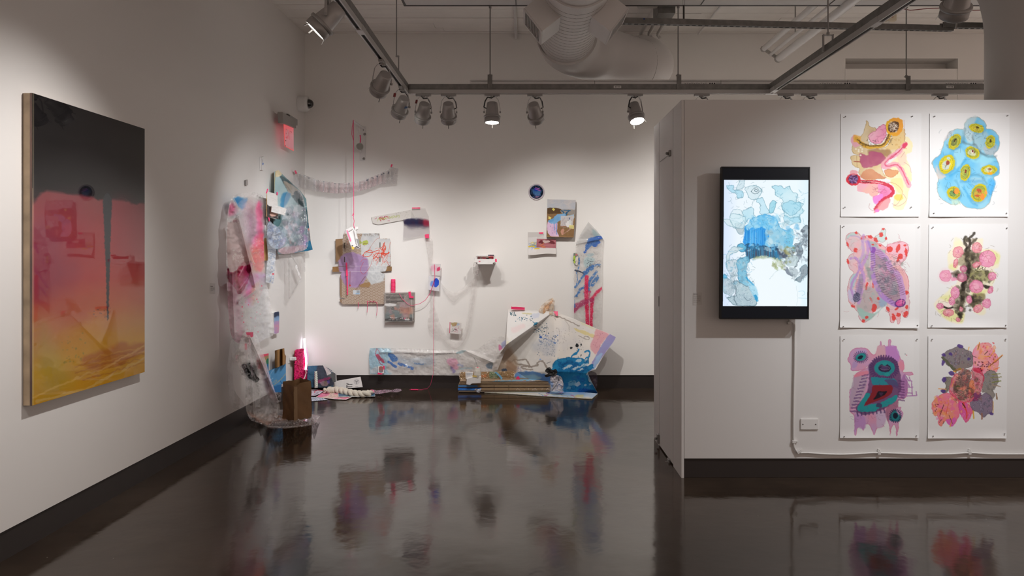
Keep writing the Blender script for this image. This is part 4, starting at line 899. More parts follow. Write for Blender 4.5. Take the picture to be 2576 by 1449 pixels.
    L([350,770,420,850,500,905,600,900,640,850], 14, '#ee5a78', .85, w=5); E(700,500,60,30,'#d8284c',.7,w=10,f=14); L([640,500,760,560,770,640],16,'#c83050',.7,w=6)
    for p, col, wd in (([722,160,695,250],'#f2a040',14),([718,175,702,240],'#7c4a34',7),([1008,318,930,380,830,470],'#ef9440',14),([1000,330,940,385,850,450],'#6a4024',7),([905,260,850,330,780,330],'#f0a848',12),([965,475,900,500],'#f0803c',11),([820,270,785,305],'#4c2c24',9),([590,215,580,250],'#f0b050',12),([205,740,300,745],'#eda868',12),([980,550,880,560],'#8a8a50',12),([995,590,860,600],'#8f8c58',12),([985,640,880,660],'#7d8446',14),([985,712,880,690],'#a8927c',12),([930,800,940,870],'#8a6448',16),([890,900,890,1040],'#d8a040',9),([640,1020,648,1110],'#e0b040',18),([750,1050,752,1120],'#a0705c',20),([350,1215,380,1090],'#f0a040',10),([520,920,560,1040,555,1110],'#e84a3c',16),([505,925,540,975],'#4a2c2c',12),([270,940,220,1080],'#4c3028',8),([330,920,300,1060],'#e86a4a',8),([335,1070,380,1180],'#5a3430',6),([215,1160,240,1130],'#4a2c34',8),([270,1150,262,1180],'#4a2c34',7),([640,330,680,345],'#4c3034',7),([170,1040,250,1000],'#f08a50',8),([400,640,370,720],'#f09a50',9)):
        L(p, wd, col, .9, w=3)
    c.dots(26, (650,400,860,510), 5, 9, '#5c2c34', .9, 4); c.dots(14, (820,300,920,440), 4, 7, '#7c3028', .9, 5); c.dots(10, (130,900,240,1050), 4, 8, '#5c2030', .9, 6); c.dots(10, (740,160,900,240), 5, 8, '#e0404c', .8, 7)
PAPERS = [
 ((2115,286, 2318,285, 2314,545, 2115,545), (2100,270,.2002), art_gold, 'white paper with gold, tan and pink watercolor loops, beside screen at the top'),
 ((2339,285, 2540,284, 2537,545, 2338,545), (2320,270,.2002), art_blue, 'white paper with light blue blob holding nine yellow pods'),
 ((2115,565, 2316,564, 2312,826, 2113,824), (2100,550,.2002), art_coral, 'white paper with lilac spindle shapes and red-spotted pink blobs'),
 ((2337,564, 2536,564, 2534,824, 2334,824), (2320,550,.2002), art_tree, 'white paper with dark branching trunk and pink roses on pale yellow'),
 ((2114,844, 2313,843, 2312,1102, 2113,1102), (2100,830,.2002), art_violet, 'white paper with teal eyes, dark red diamond and dripping purple ink'),
 ((2335,844, 2535,844, 2532,1103, 2334,1103), (2320,830,.2002), art_bloom, 'white paper with orange, pink and grey blooms around a knotted centre'),
]
PINS = [((25,25),(193,24),(24,252),(190,252)), ((29,24),(212,22),(27,267),(209,267)), ((21,20),(210,21),(20,271),(206,268)), ((25,22),(210,24),(22,269),(207,268)), ((22,23),(205,23),(22,267),(203,265)), ((23,23),(207,23),(25,266),(204,260))]
for k, (out, T, fn, lab) in enumerate(PAPERS):
    def curl(px, py, o=out):
        u = (px-o[0])/(o[2]-o[0]); v = (py-o[1])/(o[7]-o[1])
        return .004+.010*np.clip(u-.93, 0, 1)/.07*.35+.010*np.clip((v-.9)/.1, 0, 1)**2*(.35+.65*np.sin(u*3.1+k)**2)+.002*np.sin(u*5+k)**2
    e = empty('ink_drawing', W1(PF, out[6], out[7]), lab, 'drawing', 'six ink works pinned to the partition')
    def pf(c, fn=fn): fn(c)
    sheet('paper', out, PF, curl, M_paper, bg=WH, T=T, paint=pf, step=1.05, parent=e)
    s5 = T[2]
    for (u, v) in PINS[k]:
        x = T[0]+u; y = T[1]+v
        if k == 0: x, y = T[0]+u, T[1]+v-0
        p = W1(PF, x, y, 0)
        MB().tube([p, p+Vector((-.002, -.016, .001))], .0016, 6).lathe([(0, 0), (.0042, .0005), (.0042, .002), (0, .0028)], Matrix.Translation(p+Vector((-.002, -.015, .001))) @ Matrix.Rotation(R(90), 4, 'X'), 10).build('pin', M_pin, e)
# ------------------------------------------------------------------ screen
M_tv = mat('black_screen_frame', (.004, .004, .005), rough=.45, spec=.25)
M_scr = pmat('lit_screen', rough=.2, emit=1.0)
M_off = mat('unlit_screen_border', (.004, .0045, .006), rough=.35, spec=.2, emis='#070c14', es=.6)
def art_screen(c):
    L, Po, E = c.line, c.poly, c.ell
    c.grad([(70, '#d8e8ff'), (200, '#eef8ff'), (700, '#eefaff'), (800, '#e2f6ff')], 'x')
    lb, mb_, ed = '#b4e0f2', '#7cc8ec', ('#5a8a9c', 4, .7)
    def wc(p, col, a=.85, **k): Po(p, col, a, w=7, ws=26, mott=.35, edge=ed, **k)
    wc([480,235,560,230,600,250,640,235,670,280,710,300,700,370,760,380,750,420,770,450,740,480,740,550,680,550,650,530,590,490,600,440,570,410,580,360,530,320,510,270], '#c4e8f2', c2='#a8dcee')
    wc([580,400,640,360,700,370,740,380,740,430,690,480,640,495,590,450], '#a4daee'); wc([590,490,660,510,720,500,740,550,690,560,620,570], '#a8dcf0')
    wc([95,235,150,230,170,270,240,280,240,320,200,345,170,300,130,290], '#9cd4ea'); wc([205,190,250,190,245,240,215,260,180,270], '#c8e0ea')
    wc([255,250,290,230,350,225,400,260,400,300,350,350,310,350,270,300], '#d0e6ee'); E(345, 278, 34, 28, '#e4f2f8', .9, w=8, edge=('#3c5a66', 4, .9)); E(350, 275, 16, 14, '#d8eaf2', .9, w=5, edge=('#3c5a66', 4, .9))
    wc([370,340,410,335,430,390,450,430,470,470,400,480,380,440,390,400,350,370], '#b8e2f2'); wc([465,470,470,400,500,360,530,375,520,420,490,470], '#88cfe4')
    wc([300,420,330,430,330,480,360,510,290,520,250,560,230,460], '#b0deee'); wc([150,450,220,440,240,490,180,520,130,510], '#dceef4'); wc([75,520,180,540,240,560,240,620,200,640,160,590,90,570], '#d4e8ee')
    wc([170,560,240,570,240,650,190,640,175,600], '#b4c4cc'); wc([130,480,260,500,240,600,150,580], '#d2ecf4')
    Po([250,590,300,540,360,500,430,480,520,510,570,590,640,640,670,740,600,790,560,760,450,770,330,760,270,740,250,660], '#6cc2ee', .95, w=10, c2='#8fd0f2', edge=('#2f8fc4', 6, .6))
    Po([470,620,560,590,620,650,640,720,600,780,520,780,450,740], '#b4dcec', .85, w=9, c2='#8fc8e0')
    Po([620,640,660,600,680,700,670,740,720,740,740,720,690,780,620,760,600,690], '#7ac6e4', .85, w=9)
    Po([250,590,280,620,330,590,380,595,430,600,460,640,450,700,400,760,320,770,250,760], '#2a98e8', .95, w=10, c2='#48a8ee')
    for k in range(46):
        x = 252+k*4.6; q = random.Random(k); L([x, 590+q.uniform(0,50), x+q.uniform(-1,1), 700+q.uniform(0,100)], 3, q.choice(['#1470c0','#6cc4f4','#2f8ce0','#a4dcf8','#1a84c8']), .7, sm=False)
    Po([260,770,330,750,420,760,500,760,560,790,620,830,600,860,520,870,430,840,340,850,280,880,265,830], '#2c6e9c', .9, w=9, c2='#3a5a72')
    for k in range(76):
        x = 262+k*4.4; q = random.Random(k+90); L([x, 765+q.uniform(0,25), x, 830+q.uniform(0,60)], 3, q.choice(['#123c58','#2a98d0','#35485a','#58aadc','#4a3c50','#1c6a94']), .7, sm=False)
    Po([530,780,600,800,620,860,560,850], '#5a5666', .8, w=10, f=16)
    Po([600,770,650,760,700,780,680,820,620,830,590,800], '#8c8c54', .75, w=9, f=14); Po([380,840,480,850,560,880,600,930,570,950,540,900,440,870,330,870], '#9aa878', .7, w=8, f=14)
    Po([680,740,740,720,760,640,740,620,780,570,800,590,800,700,760,740,760,800,720,900,690,940,700,870,640,920,600,880,640,840,700,830], '#9eb0bc', .85, w=9, c2='#78848e', edge=('#4a5864', 4, .7))
    Po([610,850,690,830,720,860,690,930,640,930,600,900], '#c4d8dc', .85, w=8); Po([590,900,640,960,680,1020,640,1010,600,960], '#6c7888', .8, w=9)
    Po([690,1040,740,1000,730,950,790,920,800,990,760,1040,740,1070,700,1060], '#8a9aa4', .85, w=7, edge=ed); Po([640,940,700,950,720,990,690,1030,640,980], '#a8b8c0', .7, w=7)
    Po([195,740,240,730,265,770,250,810,200,790], '#5cb4da', .9, w=8, edge=('#2a5a78', 5, .8)); wc([90,880,110,800,160,760,240,770,200,800,130,830,120,880], '#c8dce2')
    wc([90,900,160,870,200,900,190,960,170,1040,150,1100,120,1000], '#c0d0d8'); Po([190,880,260,840,290,880,270,970,280,1050,320,1090,250,1110,200,1060,190,960], '#68b4d4', .85, w=10, c2='#8cc4da', edge=('#2a6484', 4, .7))
    wc([66,1030,100,1030,150,1080,165,1150,130,1190,80,1160,66,1120], '#9fb4be'); wc([66,1000,100,1010,90,1040,66,1040], '#3fa8dc')
    Po([170,1060,240,1080,300,1130,340,1200,350,1270,170,1270,100,1200,170,1180,165,1100], '#a4bcc8', .9, w=8, c2='#b4ccd4', edge=('#4c6a7a', 5, .8)); Po([280,1060,350,1110,370,1200,360,1240,320,1180,290,1120], '#a0d6ec', .85, w=8); L([340,1190,360,1230],26,'#2f98cc',.9,w=8); L([270,1030,330,1090],16,'#38a0d4',.8,w=9)
    L([150,1060,180,1130,160,1200,190,1270], 5, '#4c6270', .8, w=4); L([250,1200,280,1230,310,1210], 4, '#4c6270', .8)
    Po([290,920,340,870,420,860,500,870,560,940,560,1000,640,1060,700,1100,720,1280,400,1280,380,1180,350,1100,290,1020,280,960], '#f1fafe', .97, w=8, f=26)
    c.blots(60, (440,560,720,800), 8, 30, ['#8ccaea','#b8dcea','#c8e4ee','#6cb8e4','#9ab8c4','#d0e8f0'], .5, 21); c.blots(40, (260,490,560,600), 8, 24, ['#8cd0f0','#b4e2f4','#5cb4e8','#c8ecf8'], .5, 22)
    c.blots(40, (560,760,700,920), 6, 22, ['#8c8c60','#a0b0b0','#6c7c88','#c4d4d8','#5c6470'], .5, 23); c.blots(34, (700,620,800,880), 6, 20, ['#7c8894','#a8b8c4','#5c6470','#c4d0d8'], .5, 24); c.blots(50, (70,900,280,1180), 8, 24, ['#9ac4d4','#b8ccd4','#6ca8c4','#d0e0e8','#7c98a8'], .45, 25)
    c.blots(30, (500,860,620,960), 6, 20, ['#a8b888','#8c9460','#c8d4c0','#eef6f8'], .5, 26); c.blots(40, (250,740,560,800), 5, 16, ['#5ab0dc','#2c5c84','#88c4e0','#1c4460','#a8d4e8'], .6, 27)
    c.dots(220, (80,1040,340,1260), 1.5, 3.5, ['#7c94a2','#dceaf0','#6a8494'], .7, 8); c.dots(160, (600,640,790,930), 1.5, 3.5, ['#687884','#d4e4ea','#8a9aa4'], .7, 9)
    c.squig(120, (200,500,740,900), 26, 2.4, ['#2f6f90','#5a8a9c','#3a94c4'], .55, 81); c.squig(60, (80,760,320,1080), 30, 2.4, ['#4a6a7a','#3a94c4'], .6, 82); c.squig(40, (110,200,420,420), 30, 2.2, '#6a8c98', .6, 83); c.squig(50, (500,240,770,560), 36, 2.2, '#4a98b4', .55, 84); c.squig(20, (640,960,790,1060), 30, 2.4, '#4a5a64', .7, 85)
    L([700,1100,715,1210,700,1270], 3, '#b8ccd4', .6, w=4); L([720,1205,800,1210], 3, '#88c4dc', .7); L([720,1150,760,1145,775,1170,750,1185], 3, '#88c4dc', .7); L([470,1040,520,980,560,960], 3, '#a4c0cc', .6, w=5)
def screen():
    o = .115
    Z = lambda x, y, f=o: W1(PF, x, y, f)
    e = empty('wall_screen', Z(1812, 803, .0), 'upright black flat screen showing blue ink clouds on white', 'screen')
    q = [(1815, 419), (2038, 420), (2035, 803.5), (1812, 803)]
    MB().prism([Z(x, y, o-.006) for x, y in q], (0, .040, 0)).build('body', M_tv, e, bevel=.004)
    MB().prism([Z(x, y, o-.046) for x, y in ((1850, 470), (2000, 470), (2000, 740), (1850, 740))], (0, o-.048, 0)).build('wall_mount', M_dark, e)
    fr = [(1815, 419), (2038, 420), (2035, 803.5), (1812, 803)]; inn = [(1818.5, 422.5), (2034.5, 423.5), (2031.5, 800), (1815.5, 799.5)]
    for i in range(4):
        a, b = fr[i], fr[(i+1) % 4]; c, d = inn[(i+1) % 4], inn[i]
        MB().prism([Z(*a), Z(*b), Z(*c), Z(*d)], (0, .012, 0)).build('bezel', mat('bezel_gloss', (.008, .008, .009), rough=.4, spec=.25), e)
    g = MB().prism([Z(x, y, o-.004) for x, y in inn], (0, .004, 0)).build('display', M_off, e)
    sheet('picture', (1821.5, 452.5, 2034, 453, 2030.5, 770.5, 1818.5, 770), PF, o-.0033, M_scr, T=(1800, 400, .2899), paint=art_screen, step=1.0, parent=g, label='lit blue and white moving picture')
screen()
# cable down from the screen, clips, blank plate, text label
M_cab = mat('white_cable', (.74, .73, .71), rough=.4)
def cable():
    pts = [(1984, 797), (1986, 806), (1997, 815), (1999, 826), (1999, 900), (1997, 1000), (1996, 1090), (1997, 1112), (1998, 1124), (2003, 1134), (2011, 1139), (2030, 1139), (2075, 1142), (2120, 1143), (2165, 1141), (2210, 1139), (2300, 1142), (2390, 1142), (2440, 1139), (2500, 1142), (2640, 1142)]
    e = empty('power_cable', W1(PF, 1997, 1139, .0), 'white cable running from the screen down and along the partition base', 'cable')
    p = P2([v for t in pts for v in t]); p = smooth(p, False, 4)
    MB().tube([W1(PF, x, y, .011) for x, y in p], .0062, 8).build('cord', M_cab, e)
    for x, y, r_ in ((1986, 812, 90), (1997, 1111, 90), (2009, 1137, 55), (2211, 1139, 0), (2439, 1139, 0)):
        c = W1(PF, x, y, .010); M = Matrix.Rotation(R(r_), 3, 'Y')
        mb = MB().box(c, (.020, .018, .026), M); o2 = mb.build('cable_clip', M_cab, e, bevel=.003)
        MB().lathe([(0, 0), (.004, .0), (.003, .003), (0, .004)], Matrix.Translation(c+M @ Vector((0, -.009, .018))+Vector((0, .002, 0))) @ Matrix.Rotation(R(90), 4, 'X'), 8).box(c+M @ Vector((0, .004, .018)), (.012, .009, .014), M).build('clip_tab', M_cab, e)
cable()
def plate():
    e = empty('blank_wall_plate', W1(PF, 2035, 1067), 'white blank cover plate with two screws, low under the papers', 'wall plate')
    MB().prism([W1(PF, x, y, .0) for x, y in ((2013, 1053), (2058, 1053), (2058, 1080), (2013, 1080))], (0, -.010, 0)).build('cover', M_part, e, bevel=.003)
    for x in (2020, 2052): MB().lathe([(.0045, 0), (.0045, .002), (0, .0028)], Matrix.Translation(W1(PF, x, 1067, .010)) @ Matrix.Rotation(R(90), 4, 'X'), 10).build('screw', M_steel, e)
plate()
M_lab = pmat('printed_label', rough=.8, spec=.1)
def lab1(c):
    c.writing(1745, 738, 1760, 741.5, 1, '#4a4542', .9, 4, wd=1.3); c.writing(1745, 743, 1762, 763, 8, '#6f6864', .75, 5, wd=.6)
o = sheet('wall_label', (1743.5, 736, 1766, 736, 1766, 767, 1743.5, 767), PF, .0015, M_lab, bg='#d9d6d3', step=.5, paint=lab1); props(o, 'small printed text label on the partition before the screen', 'label')
def lab2(c):
    c.writing(530, 719, 539, 721.5, 1, '#3a3430', .9, 4, wd=1.1); c.writing(530, 723, 540, 732, 5, '#5f5854', .75, 5, wd=.6)
o = sheet('wall_label', (528, 712, 541.5, 713, 541.5, 739, 528, 738), PL, .0015, M_lab, bg='#d5d2ce', step=.5, paint=lab2); props(o, 'small printed text label on side wall between resin painting and bubble wrap', 'label')
# ------------------------------------------------------------------ resin painting
M_resin = pmat('poured_resin', rough=.6, spec=.05, coat=1.0)
M_wood = mat('pine_stretcher', (.55, .42, .28), rough=.55, var=(9, .25), bump=(20, .15, .003))
def paint_resin(c):
    # in units of the upright panel: u 0..290 across, v 0..785 down
    bot = [(0, '#0d0b0c'), (180, '#100f10'), (235, '#171416'), (246, '#733638'), (330, '#8c3236'), (470, '#a03634'), (560, '#ad5232'), (640, '#bb8030'), (700, '#c69326'), (785, '#c08a18')]
    c.grad(bot)
    c.noise(.03, 60, 7); L, Po, E = c.line, c.poly, c.ell
    Po([-20,-20,320,-20,320,250,300,246,292,238,285,232,262,246,238,244,224,236,200,242,184,236,160,243,150,247,140,243,118,236,96,240,70,238,40,232,30,236,15,252,-20,275], '#0f0e10', .97, w=5, ws=20, f=9, c2='#161416')
    Po([-10,300,40,260,120,250,130,420,110,560,60,640,-10,600], '#7a2c44', .30, w=14, f=60); Po([-10,350,60,340,80,470,20,520,-10,520], '#6a3050', .35, w=14, f=50)
    Po([180,250,300,250,300,400,180,420], '#8a3040', .4, w=14, f=50)
    Po([40,520,300,500,300,620,40,650], '#a86248', .30, w=14, f=60)
    Po([-10,560,80,600,200,560,300,600,300,640,180,690,60,700,-10,690], '#b5945a', .30, w=20, f=60)
    Po([10,600,50,640,90,700,80,760,30,770,10,700], '#8f8a48', .35, w=16, f=40)
    Po([60,640,140,600,190,640,240,700,260,760,120,770], '#b57c14', .45, w=14, f=30)
    Po([120,690,290,690,290,720,140,735], '#8f3c1e', .45, w=14, f=14)
    for k in range(9): L([90+k*3, 708+k*7, 180, 700+k*8, 300, 705+k*7], 4, ['#c8963c', '#8c4c1c'][k % 2], .35, w=5)
    L([-5,765,80,748,160,740,290,700], 5, '#d8b070', .45, w=5); L([10,780,150,778,290,740], 7, '#d8c0a0', .35, w=6)
    Po([166,235,188,235,186,330,184,430,182,500,180,590,176,590,174,500,172,430,168,330], '#22272d', .96, w=1.5, f=3); 
    c.dots(30, (60,620,120,700), 1, 3, '#5c6a3a', .35, 4); c.dots(22, (140,560,185,600), 1, 2.2, '#3c3438', .5, 6)
    L([2,0,2,785], 3, '#cdbd9a', .35, sm=False); L([0,240,0,785], 2, '#d8c4a0', .5, sm=False)
def resin():
    tk = .052
    nrm = np.array(PL[1])
    def yl(px, off):       # depth on a plane parallel to the wall at this pixel
        return float(world(PL, px, 600, off)[1])
    y0, y1 = yl(81, tk), yl(364, tk)
    z1 = (float(world(PL, 81, 235, tk)[2])+float(world(PL, 364, 323, tk)[2]))/2; z0 = (float(world(PL, 81, 1019, tk)[2])+float(world(PL, 364, 937, tk)[2]))/2
    P0 = Vector(W1(PL, 81, 600, tk)); P1 = Vector(W1(PL, 364, 600, tk)); n = Vector(PL[1]); t = (P1-P0)
    e = empty('resin_painting', (P0.x, P0.y, z0), 'tall glossy resin painting, black fading through red to yellow, on a pine stretcher', 'painting')
    def B4(u, z, o): return Vector((P0.x, P0.y, 0))+Vector((t.x, t.y, 0))*u+n*(o-tk)+Vector((0, 0, z))
    for (u0, u1, a, b) in ((0.003, .045, z0, z1), (.955, .997, z0, z1), (.045, .955, z0, z0+.05), (.045, .955, z1-.05, z1)):
        MB().prism([B4(u0, a, .004), B4(u1, a, .004), B4(u1, a, .040), B4(u0, a, .040)], (0, 0, b-a)).build('stretcher_bar', M_wood, e)
    MB().prism([B4(0, z0, .040), B4(1, z0, .040), B4(1, z0, tk-.001), B4(0, z0, tk-.001)], (0, 0, z1-z0)).build('resin_edge', mat('resin_edge', (.16, .07, .045), rough=.12, coat=1.0, var=(3, .5)), e)
    # the picture itself: its own fine mesh
    nu, nv = 290, 430
    c = Canvas(0, 0, 290, 785, 1, '#ffffff'); c.nx = nu; c.ny = nv
    c.PX, c.PY = np.meshgrid(np.linspace(0, 290, nu), np.linspace(0, 785, nv)); c.C = np.ones((nv, nu, 3)); c.A = np.ones((nv, nu)); c.step = 1.3; c.setT((0, 0, 1.0))
    paint_resin(c)
    u = c.PX/290; z = z1+(z0-z1)*c.PY/785
    V = np.stack([P0.x+t.x*u, P0.y+t.y*u, z], -1)
    verts = V.reshape(-1, 3); I = np.arange(nu*nv).reshape(nv, nu); f = np.stack([I[:-1, :-1], I[1:, :-1], I[1:, 1:], I[:-1, 1:]], -1).reshape(-1, 4)
    me = bpy.data.meshes.new('picture'); org = (verts.min(0)+verts.max(0))/2
    me.vertices.add(len(verts)); me.vertices.foreach_set('co', (verts-org).astype(np.float32).ravel()); me.loops.add(len(f)*4); me.loops.foreach_set('vertex_index', f.astype(np.int32).ravel())
    me.polygons.add(len(f)); me.polygons.foreach_set('loop_start', (np.arange(len(f))*4).astype(np.int32)); me.update(calc_edges=True)
    at = me.color_attributes.new('pigment', 'FLOAT_COLOR', 'POINT'); at.data.foreach_set('color', np.concatenate([lin(np.clip(c.C, 0, 1)).reshape(-1, 3), np.ones((nu*nv, 1))], -1).astype(np.float32).ravel())
    me.materials.append(M_resin); link('picture', me, Vector(org.tolist()), e)
resin()
# ------------------------------------------------------------------ the taped-up installation in the far corner
M_cv = pmat('painted_canvas', rough=.75, spec=.2, bump=(90, .15, .002))
M_card = pmat('painted_cardboard', rough=.85, spec=.15, bump=(60, .12, .002))
M_bub = pmat('bubble_wrap', rough=.2, spec=.6, vor=(95, .35, .003), trans=True, bump=(7, .2, .02))
M_clear = pmat('clear_film', rough=.08, spec=.8, trans=True, bump=(14, .9, .03))
M_net = pmat('thin_netting', rough=.8, spec=.1, trans=True, bump=(30, .3, .01))
M_tape = mat('neon_pink_tape', (.93, .045, .17), rough=.45, bump=(60, .2, .002))
M_glossy = pmat('glossy_print', rough=.25, spec=.5)
M_string = mat('neon_pink_string', (.90, .07, .22), rough=.7)
M_styro = mat('white_foam', (.82, .80, .78), rough=.8, bump=(150, .3, .002), var=(12, .05))
M_kraft = mat('brown_cardboard', (.30, .215, .145), rough=.85, var=(8, .12), bump=(50, .15, .002))
def tape(name_, out, plane, off, parent, **k):
    return sheet('tape', out, plane, off, M_tape, bg='#f6406e', step=1.5, parent=parent, bump=.002, bscale=6, **k)
def th(name, out, plane, off, mt, label, cat, group=None, **k):
    return sheet(name, out, plane, off, mt, label=label, cat=cat, group=group, **k)
# ---- side wall: upper bubble wrap
Tz = (540, 380, .2485)
def p_bub1(c):
    c.setT(Tz); L, Po, E = c.line, c.poly, c.ell
    c.A[:] = .42; c.noise(.08, 6, 9)
    Po([195,465,320,478,322,560,270,596,230,540], '#2c8cc8', 1.0, w=12, f=24, al=.95); E(290,640,80,50,'#a8cbe0',.6,w=14,f=90)
    E(165,585,56,56,'#f06c9c',.9,w=16,f=60,al=.85); Po([412,540,476,540,486,860,428,840], '#fa4c90', .95, w=12, f=40, al=.9)
    Po([395,860,500,850,500,1160,420,1200,370,1000], '#fa2f7c', 1.0, w=14, f=34, al=.95, c2='#fa5c70'); Po([370,960,500,1050,500,1200,400,1240,330,1100], '#f08a66', .7, w=18, f=80, al=.85)
    Po([260,560,400,540,420,900,340,960], '#eebfd6', .7, w=20, f=90); Po([340,600,420,700,380,900,330,860], '#d8b0e0', .5, w=20, f=80)
    Po([130,1180,180,1230,250,1170,300,1120,380,1120,370,1200,340,1300,300,1400,240,1449,200,1380,130,1290], '#6c0626', 1.0, w=9, ws=30, f=6, al=1.0, c2='#9c1238')
    Po([290,1150,360,1130,380,1150,330,1290,260,1380,230,1300], '#c0356a', .7, w=9, f=20); L([380,1130,350,1260,250,1400], 10, '#e6a0b4', .7, w=3); L([300,1160,240,1280], 10, '#e6a0b4', .6)
    Po([130,1300,180,1260,230,1440,300,1900,130,1900], '#e29ab8', .7, w=18, f=60, al=.7); Po([160,720,240,700,360,1110,250,1170,180,1230,130,1150,125,760], '#d9b6b2', .8, w=5, f=14, al=.72)
    Po([340,1260,480,1230,510,1300,460,1420,360,1560,300,1500], '#e55aa0', .75, w=20, f=60, al=.8, c2='#d88ae0'); Po([380,1400,470,1320,440,1500,380,1560], '#f08a40', .6, w=14, f=40)
    Po([440,1300,520,1290,540,1500,560,1900,380,1900,360,1600], '#d8dde8', .6, w=14, f=60, al=.45)
    c.writing(190,700,250,722,3,'#a01838',.9,6,wd=5); c.dots(26,(230,1350,480,1850),3,8,'#d82050',.9,5,al=.95); c.dots(70,(180,1000,300,1120),2,6,'#fbf3ea',.7,6); L([240,690,300,860,390,1110,410,1140],5,'#f6e4dc',.8); L([250,700,245,640,235,560,190,470],4,'#f0dcd8',.6)
    c.dots(50,(370,880,490,1120),2,5,'#fbe8ea',.5,8)
    L([160,460,130,700,120,900,130,1400],8,'#f2efee',.7,f=8,al=.75)
e = empty('bubble_wrap', W1(PL, 620, 860), 'tall sheet of bubble wrap sprayed pink, blue and maroon, taped to the side wall', 'bubble wrap')
def off_b1(px, py): return .055+.035*np.sin((px-570)/23)+.03*np.clip((py-700)/160, 0, 1)
sheet('sheet', (582,500, 600,488, 640,484, 652,488, 664,500, 667,560, 664,620, 668,690, 676,740, 684,790, 690,838, 668,852, 648,862, 612,866, 584,850, 575,790, 571,720, 569,660, 569,580, 574,530), PL, off_b1, M_bub, bg='#f2eeec', al=.5, paint=p_bub1, parent=e, bump=.05, bscale=26, sm=True, folds=((600,545,642,720,.05,4), (642,730,600,760,.05,5), (584,690,590,850,.03,5)))
# dangling folded wrap on its edge
th('fabric_scrap', (668,502, 673,499, 676,520, 672,545, 676,578, 674,597, 671,590, 669,560), PL, .05, M_clear, 'crumpled grey translucent scrap at the far edge of the tall bubble wrap', 'plastic', bg='#aaa4a2', al=.8, bump=.05, bscale=6)
o = th('cardboard_strip', (664,600, 670,598, 676,655, 663,656), PL, .03, M_card, 'tan cardboard strip showing behind the tall bubble wrap', 'cardboard', bg='#b98f5c', thick=.004)
# ---- lower drape of bubble wrap and floor film
def p_bub2(c):
    c.setT((540, 720, .2622)); L, Po, E = c.line, c.poly, c.ell
    c.A[:] = .46; c.noise(.08, 6, 11)
    Po([260,760,330,740,400,750,410,900,350,900,290,850], '#141416', .85, w=16, ws=30, f=50, al=.9); L([285,770,340,860,400,900], 50, '#08080a', .95, w=9, dry=.3, al=1.0); L([330,750,400,880,410,900], 30, '#0a0a0c', .9, w=9, dry=.3, al=1.0); Po([290,900,400,920,480,1060,460,1160,380,1140,310,1000], '#9a9798', .5, w=20, f=80, al=.6)
    L([330,760,400,880], 10, '#8c8a88', .7, f=14); Po([280,500,370,480,420,660,300,660], '#d8c8c8', .7, w=10, f=50, al=.65)
    Po([410,680,450,680,600,1050,560,1080,480,950,430,820], '#eab8c4', .6, w=12, f=40, al=.65); Po([400,690,430,700,440,780,410,780], '#f0607a', .7, w=9, f=20, al=.8); L([300,560,300,600], 22, '#ee3f60', .8, f=14, al=.8); Po([190,690,230,660,180,760], '#f07a90', .6, w=9, f=20)
    c.line([320,760,400,900], 12, '#9a9896', .8, f=6); E(350,1135,16,10,'#8c8684',.8); L([440,640,520,800,600,1080],5,'#f6f2f0',.8); L([300,1150,310,1000,280,850],5,'#f0ecea',.6); L([500,1040,540,1200,530,1340], 6, '#f8f6f4', .8)  # pale lines paint highlights along the folds
    c.dots(240,(420,780,620,1120),2,4,'#f8f4f4',.7,12); c.dots(240,(290,900,540,1300),2,4,'#e8e4e4',.6,13)
    Po([310,1200,480,1290,540,1300,520,1350,420,1320], '#e0a08a', .6, w=12, f=30, al=.7); L([330,500,340,570],6,'#d83060',.9)
def off_b2(px, py): return .10+.22*np.clip((py-850)/200, 0, 1)+.03*np.sin((px-600)/7)
e = empty('bubble_wrap', W1(PL, 650, 1060, .2), 'hanging bunch of clear bubble wrap with black paint, gathered under pink tape', 'bubble wrap')
sheet('sheet', (612,838, 622,834, 640,838, 650,852, 658,880, 668,905, 680,950, 694,990, 705,1030, 690,1060, 676,1070, 660,1064, 640,1056, 622,1040, 617,1010, 618,960, 606,940, 592,900, 600,870, 606,850), PL, off_b2, M_bub, bg='#f2efee', paint=p_bub2, parent=e, bump=.06, bscale=18, sm=True, folds=((628,845,700,1010,.06,5), (625,850,640,1050,.05,6)))
tape('tape', (619,836, 637,835, 637,847, 632,849, 621,848), PL, .17, e)
sheet('side_drape', (584,850, 606,848, 600,880, 586,920, 590,980, 610,1010, 616,1024, 600,1030, 582,1020, 572,960, 574,900), PL, lambda x, y: .05+.03*np.sin(x/5), M_clear, bg='#c9c3c0', al=.30, parent=e, bump=.04, bscale=12, sm=True)
def p_film(c):
    c.A[:] = .5; c.noise(.2, 8, 3); c.poly([640,1040,720,1052,700,1064,650,1064], '#e5a888', .6, w=4, f=10, al=.7); c.line([676,1072,720,1074,780,1066,804,1048], 2, '#ffffff', .9, w=1, al=.8); c.dots(220, (640,1046,800,1074), .5, 1.2, '#ffffff', .9, 5, al=.9); c.squig(40, (630,1030,800,1072), 16, .8, '#ffffff', .8, 6)
th('plastic_film', (618,1022, 650,1018, 700,1030, 760,1034, 790,1044, 806,1046, 800,1058, 790,1068, 760,1074, 720,1078, 678,1077, 660,1068, 632,1058, 620,1042), PZ, lambda x, y: .012+.035*np.clip((y-1060)/16, 0, 1), M_clear, 'clear crinkled plastic and bubble wrap spread on the floor under the paper bag', 'plastic', bg='#c8bdb8', al=.5, paint=p_film, bump=.05, bscale=9)
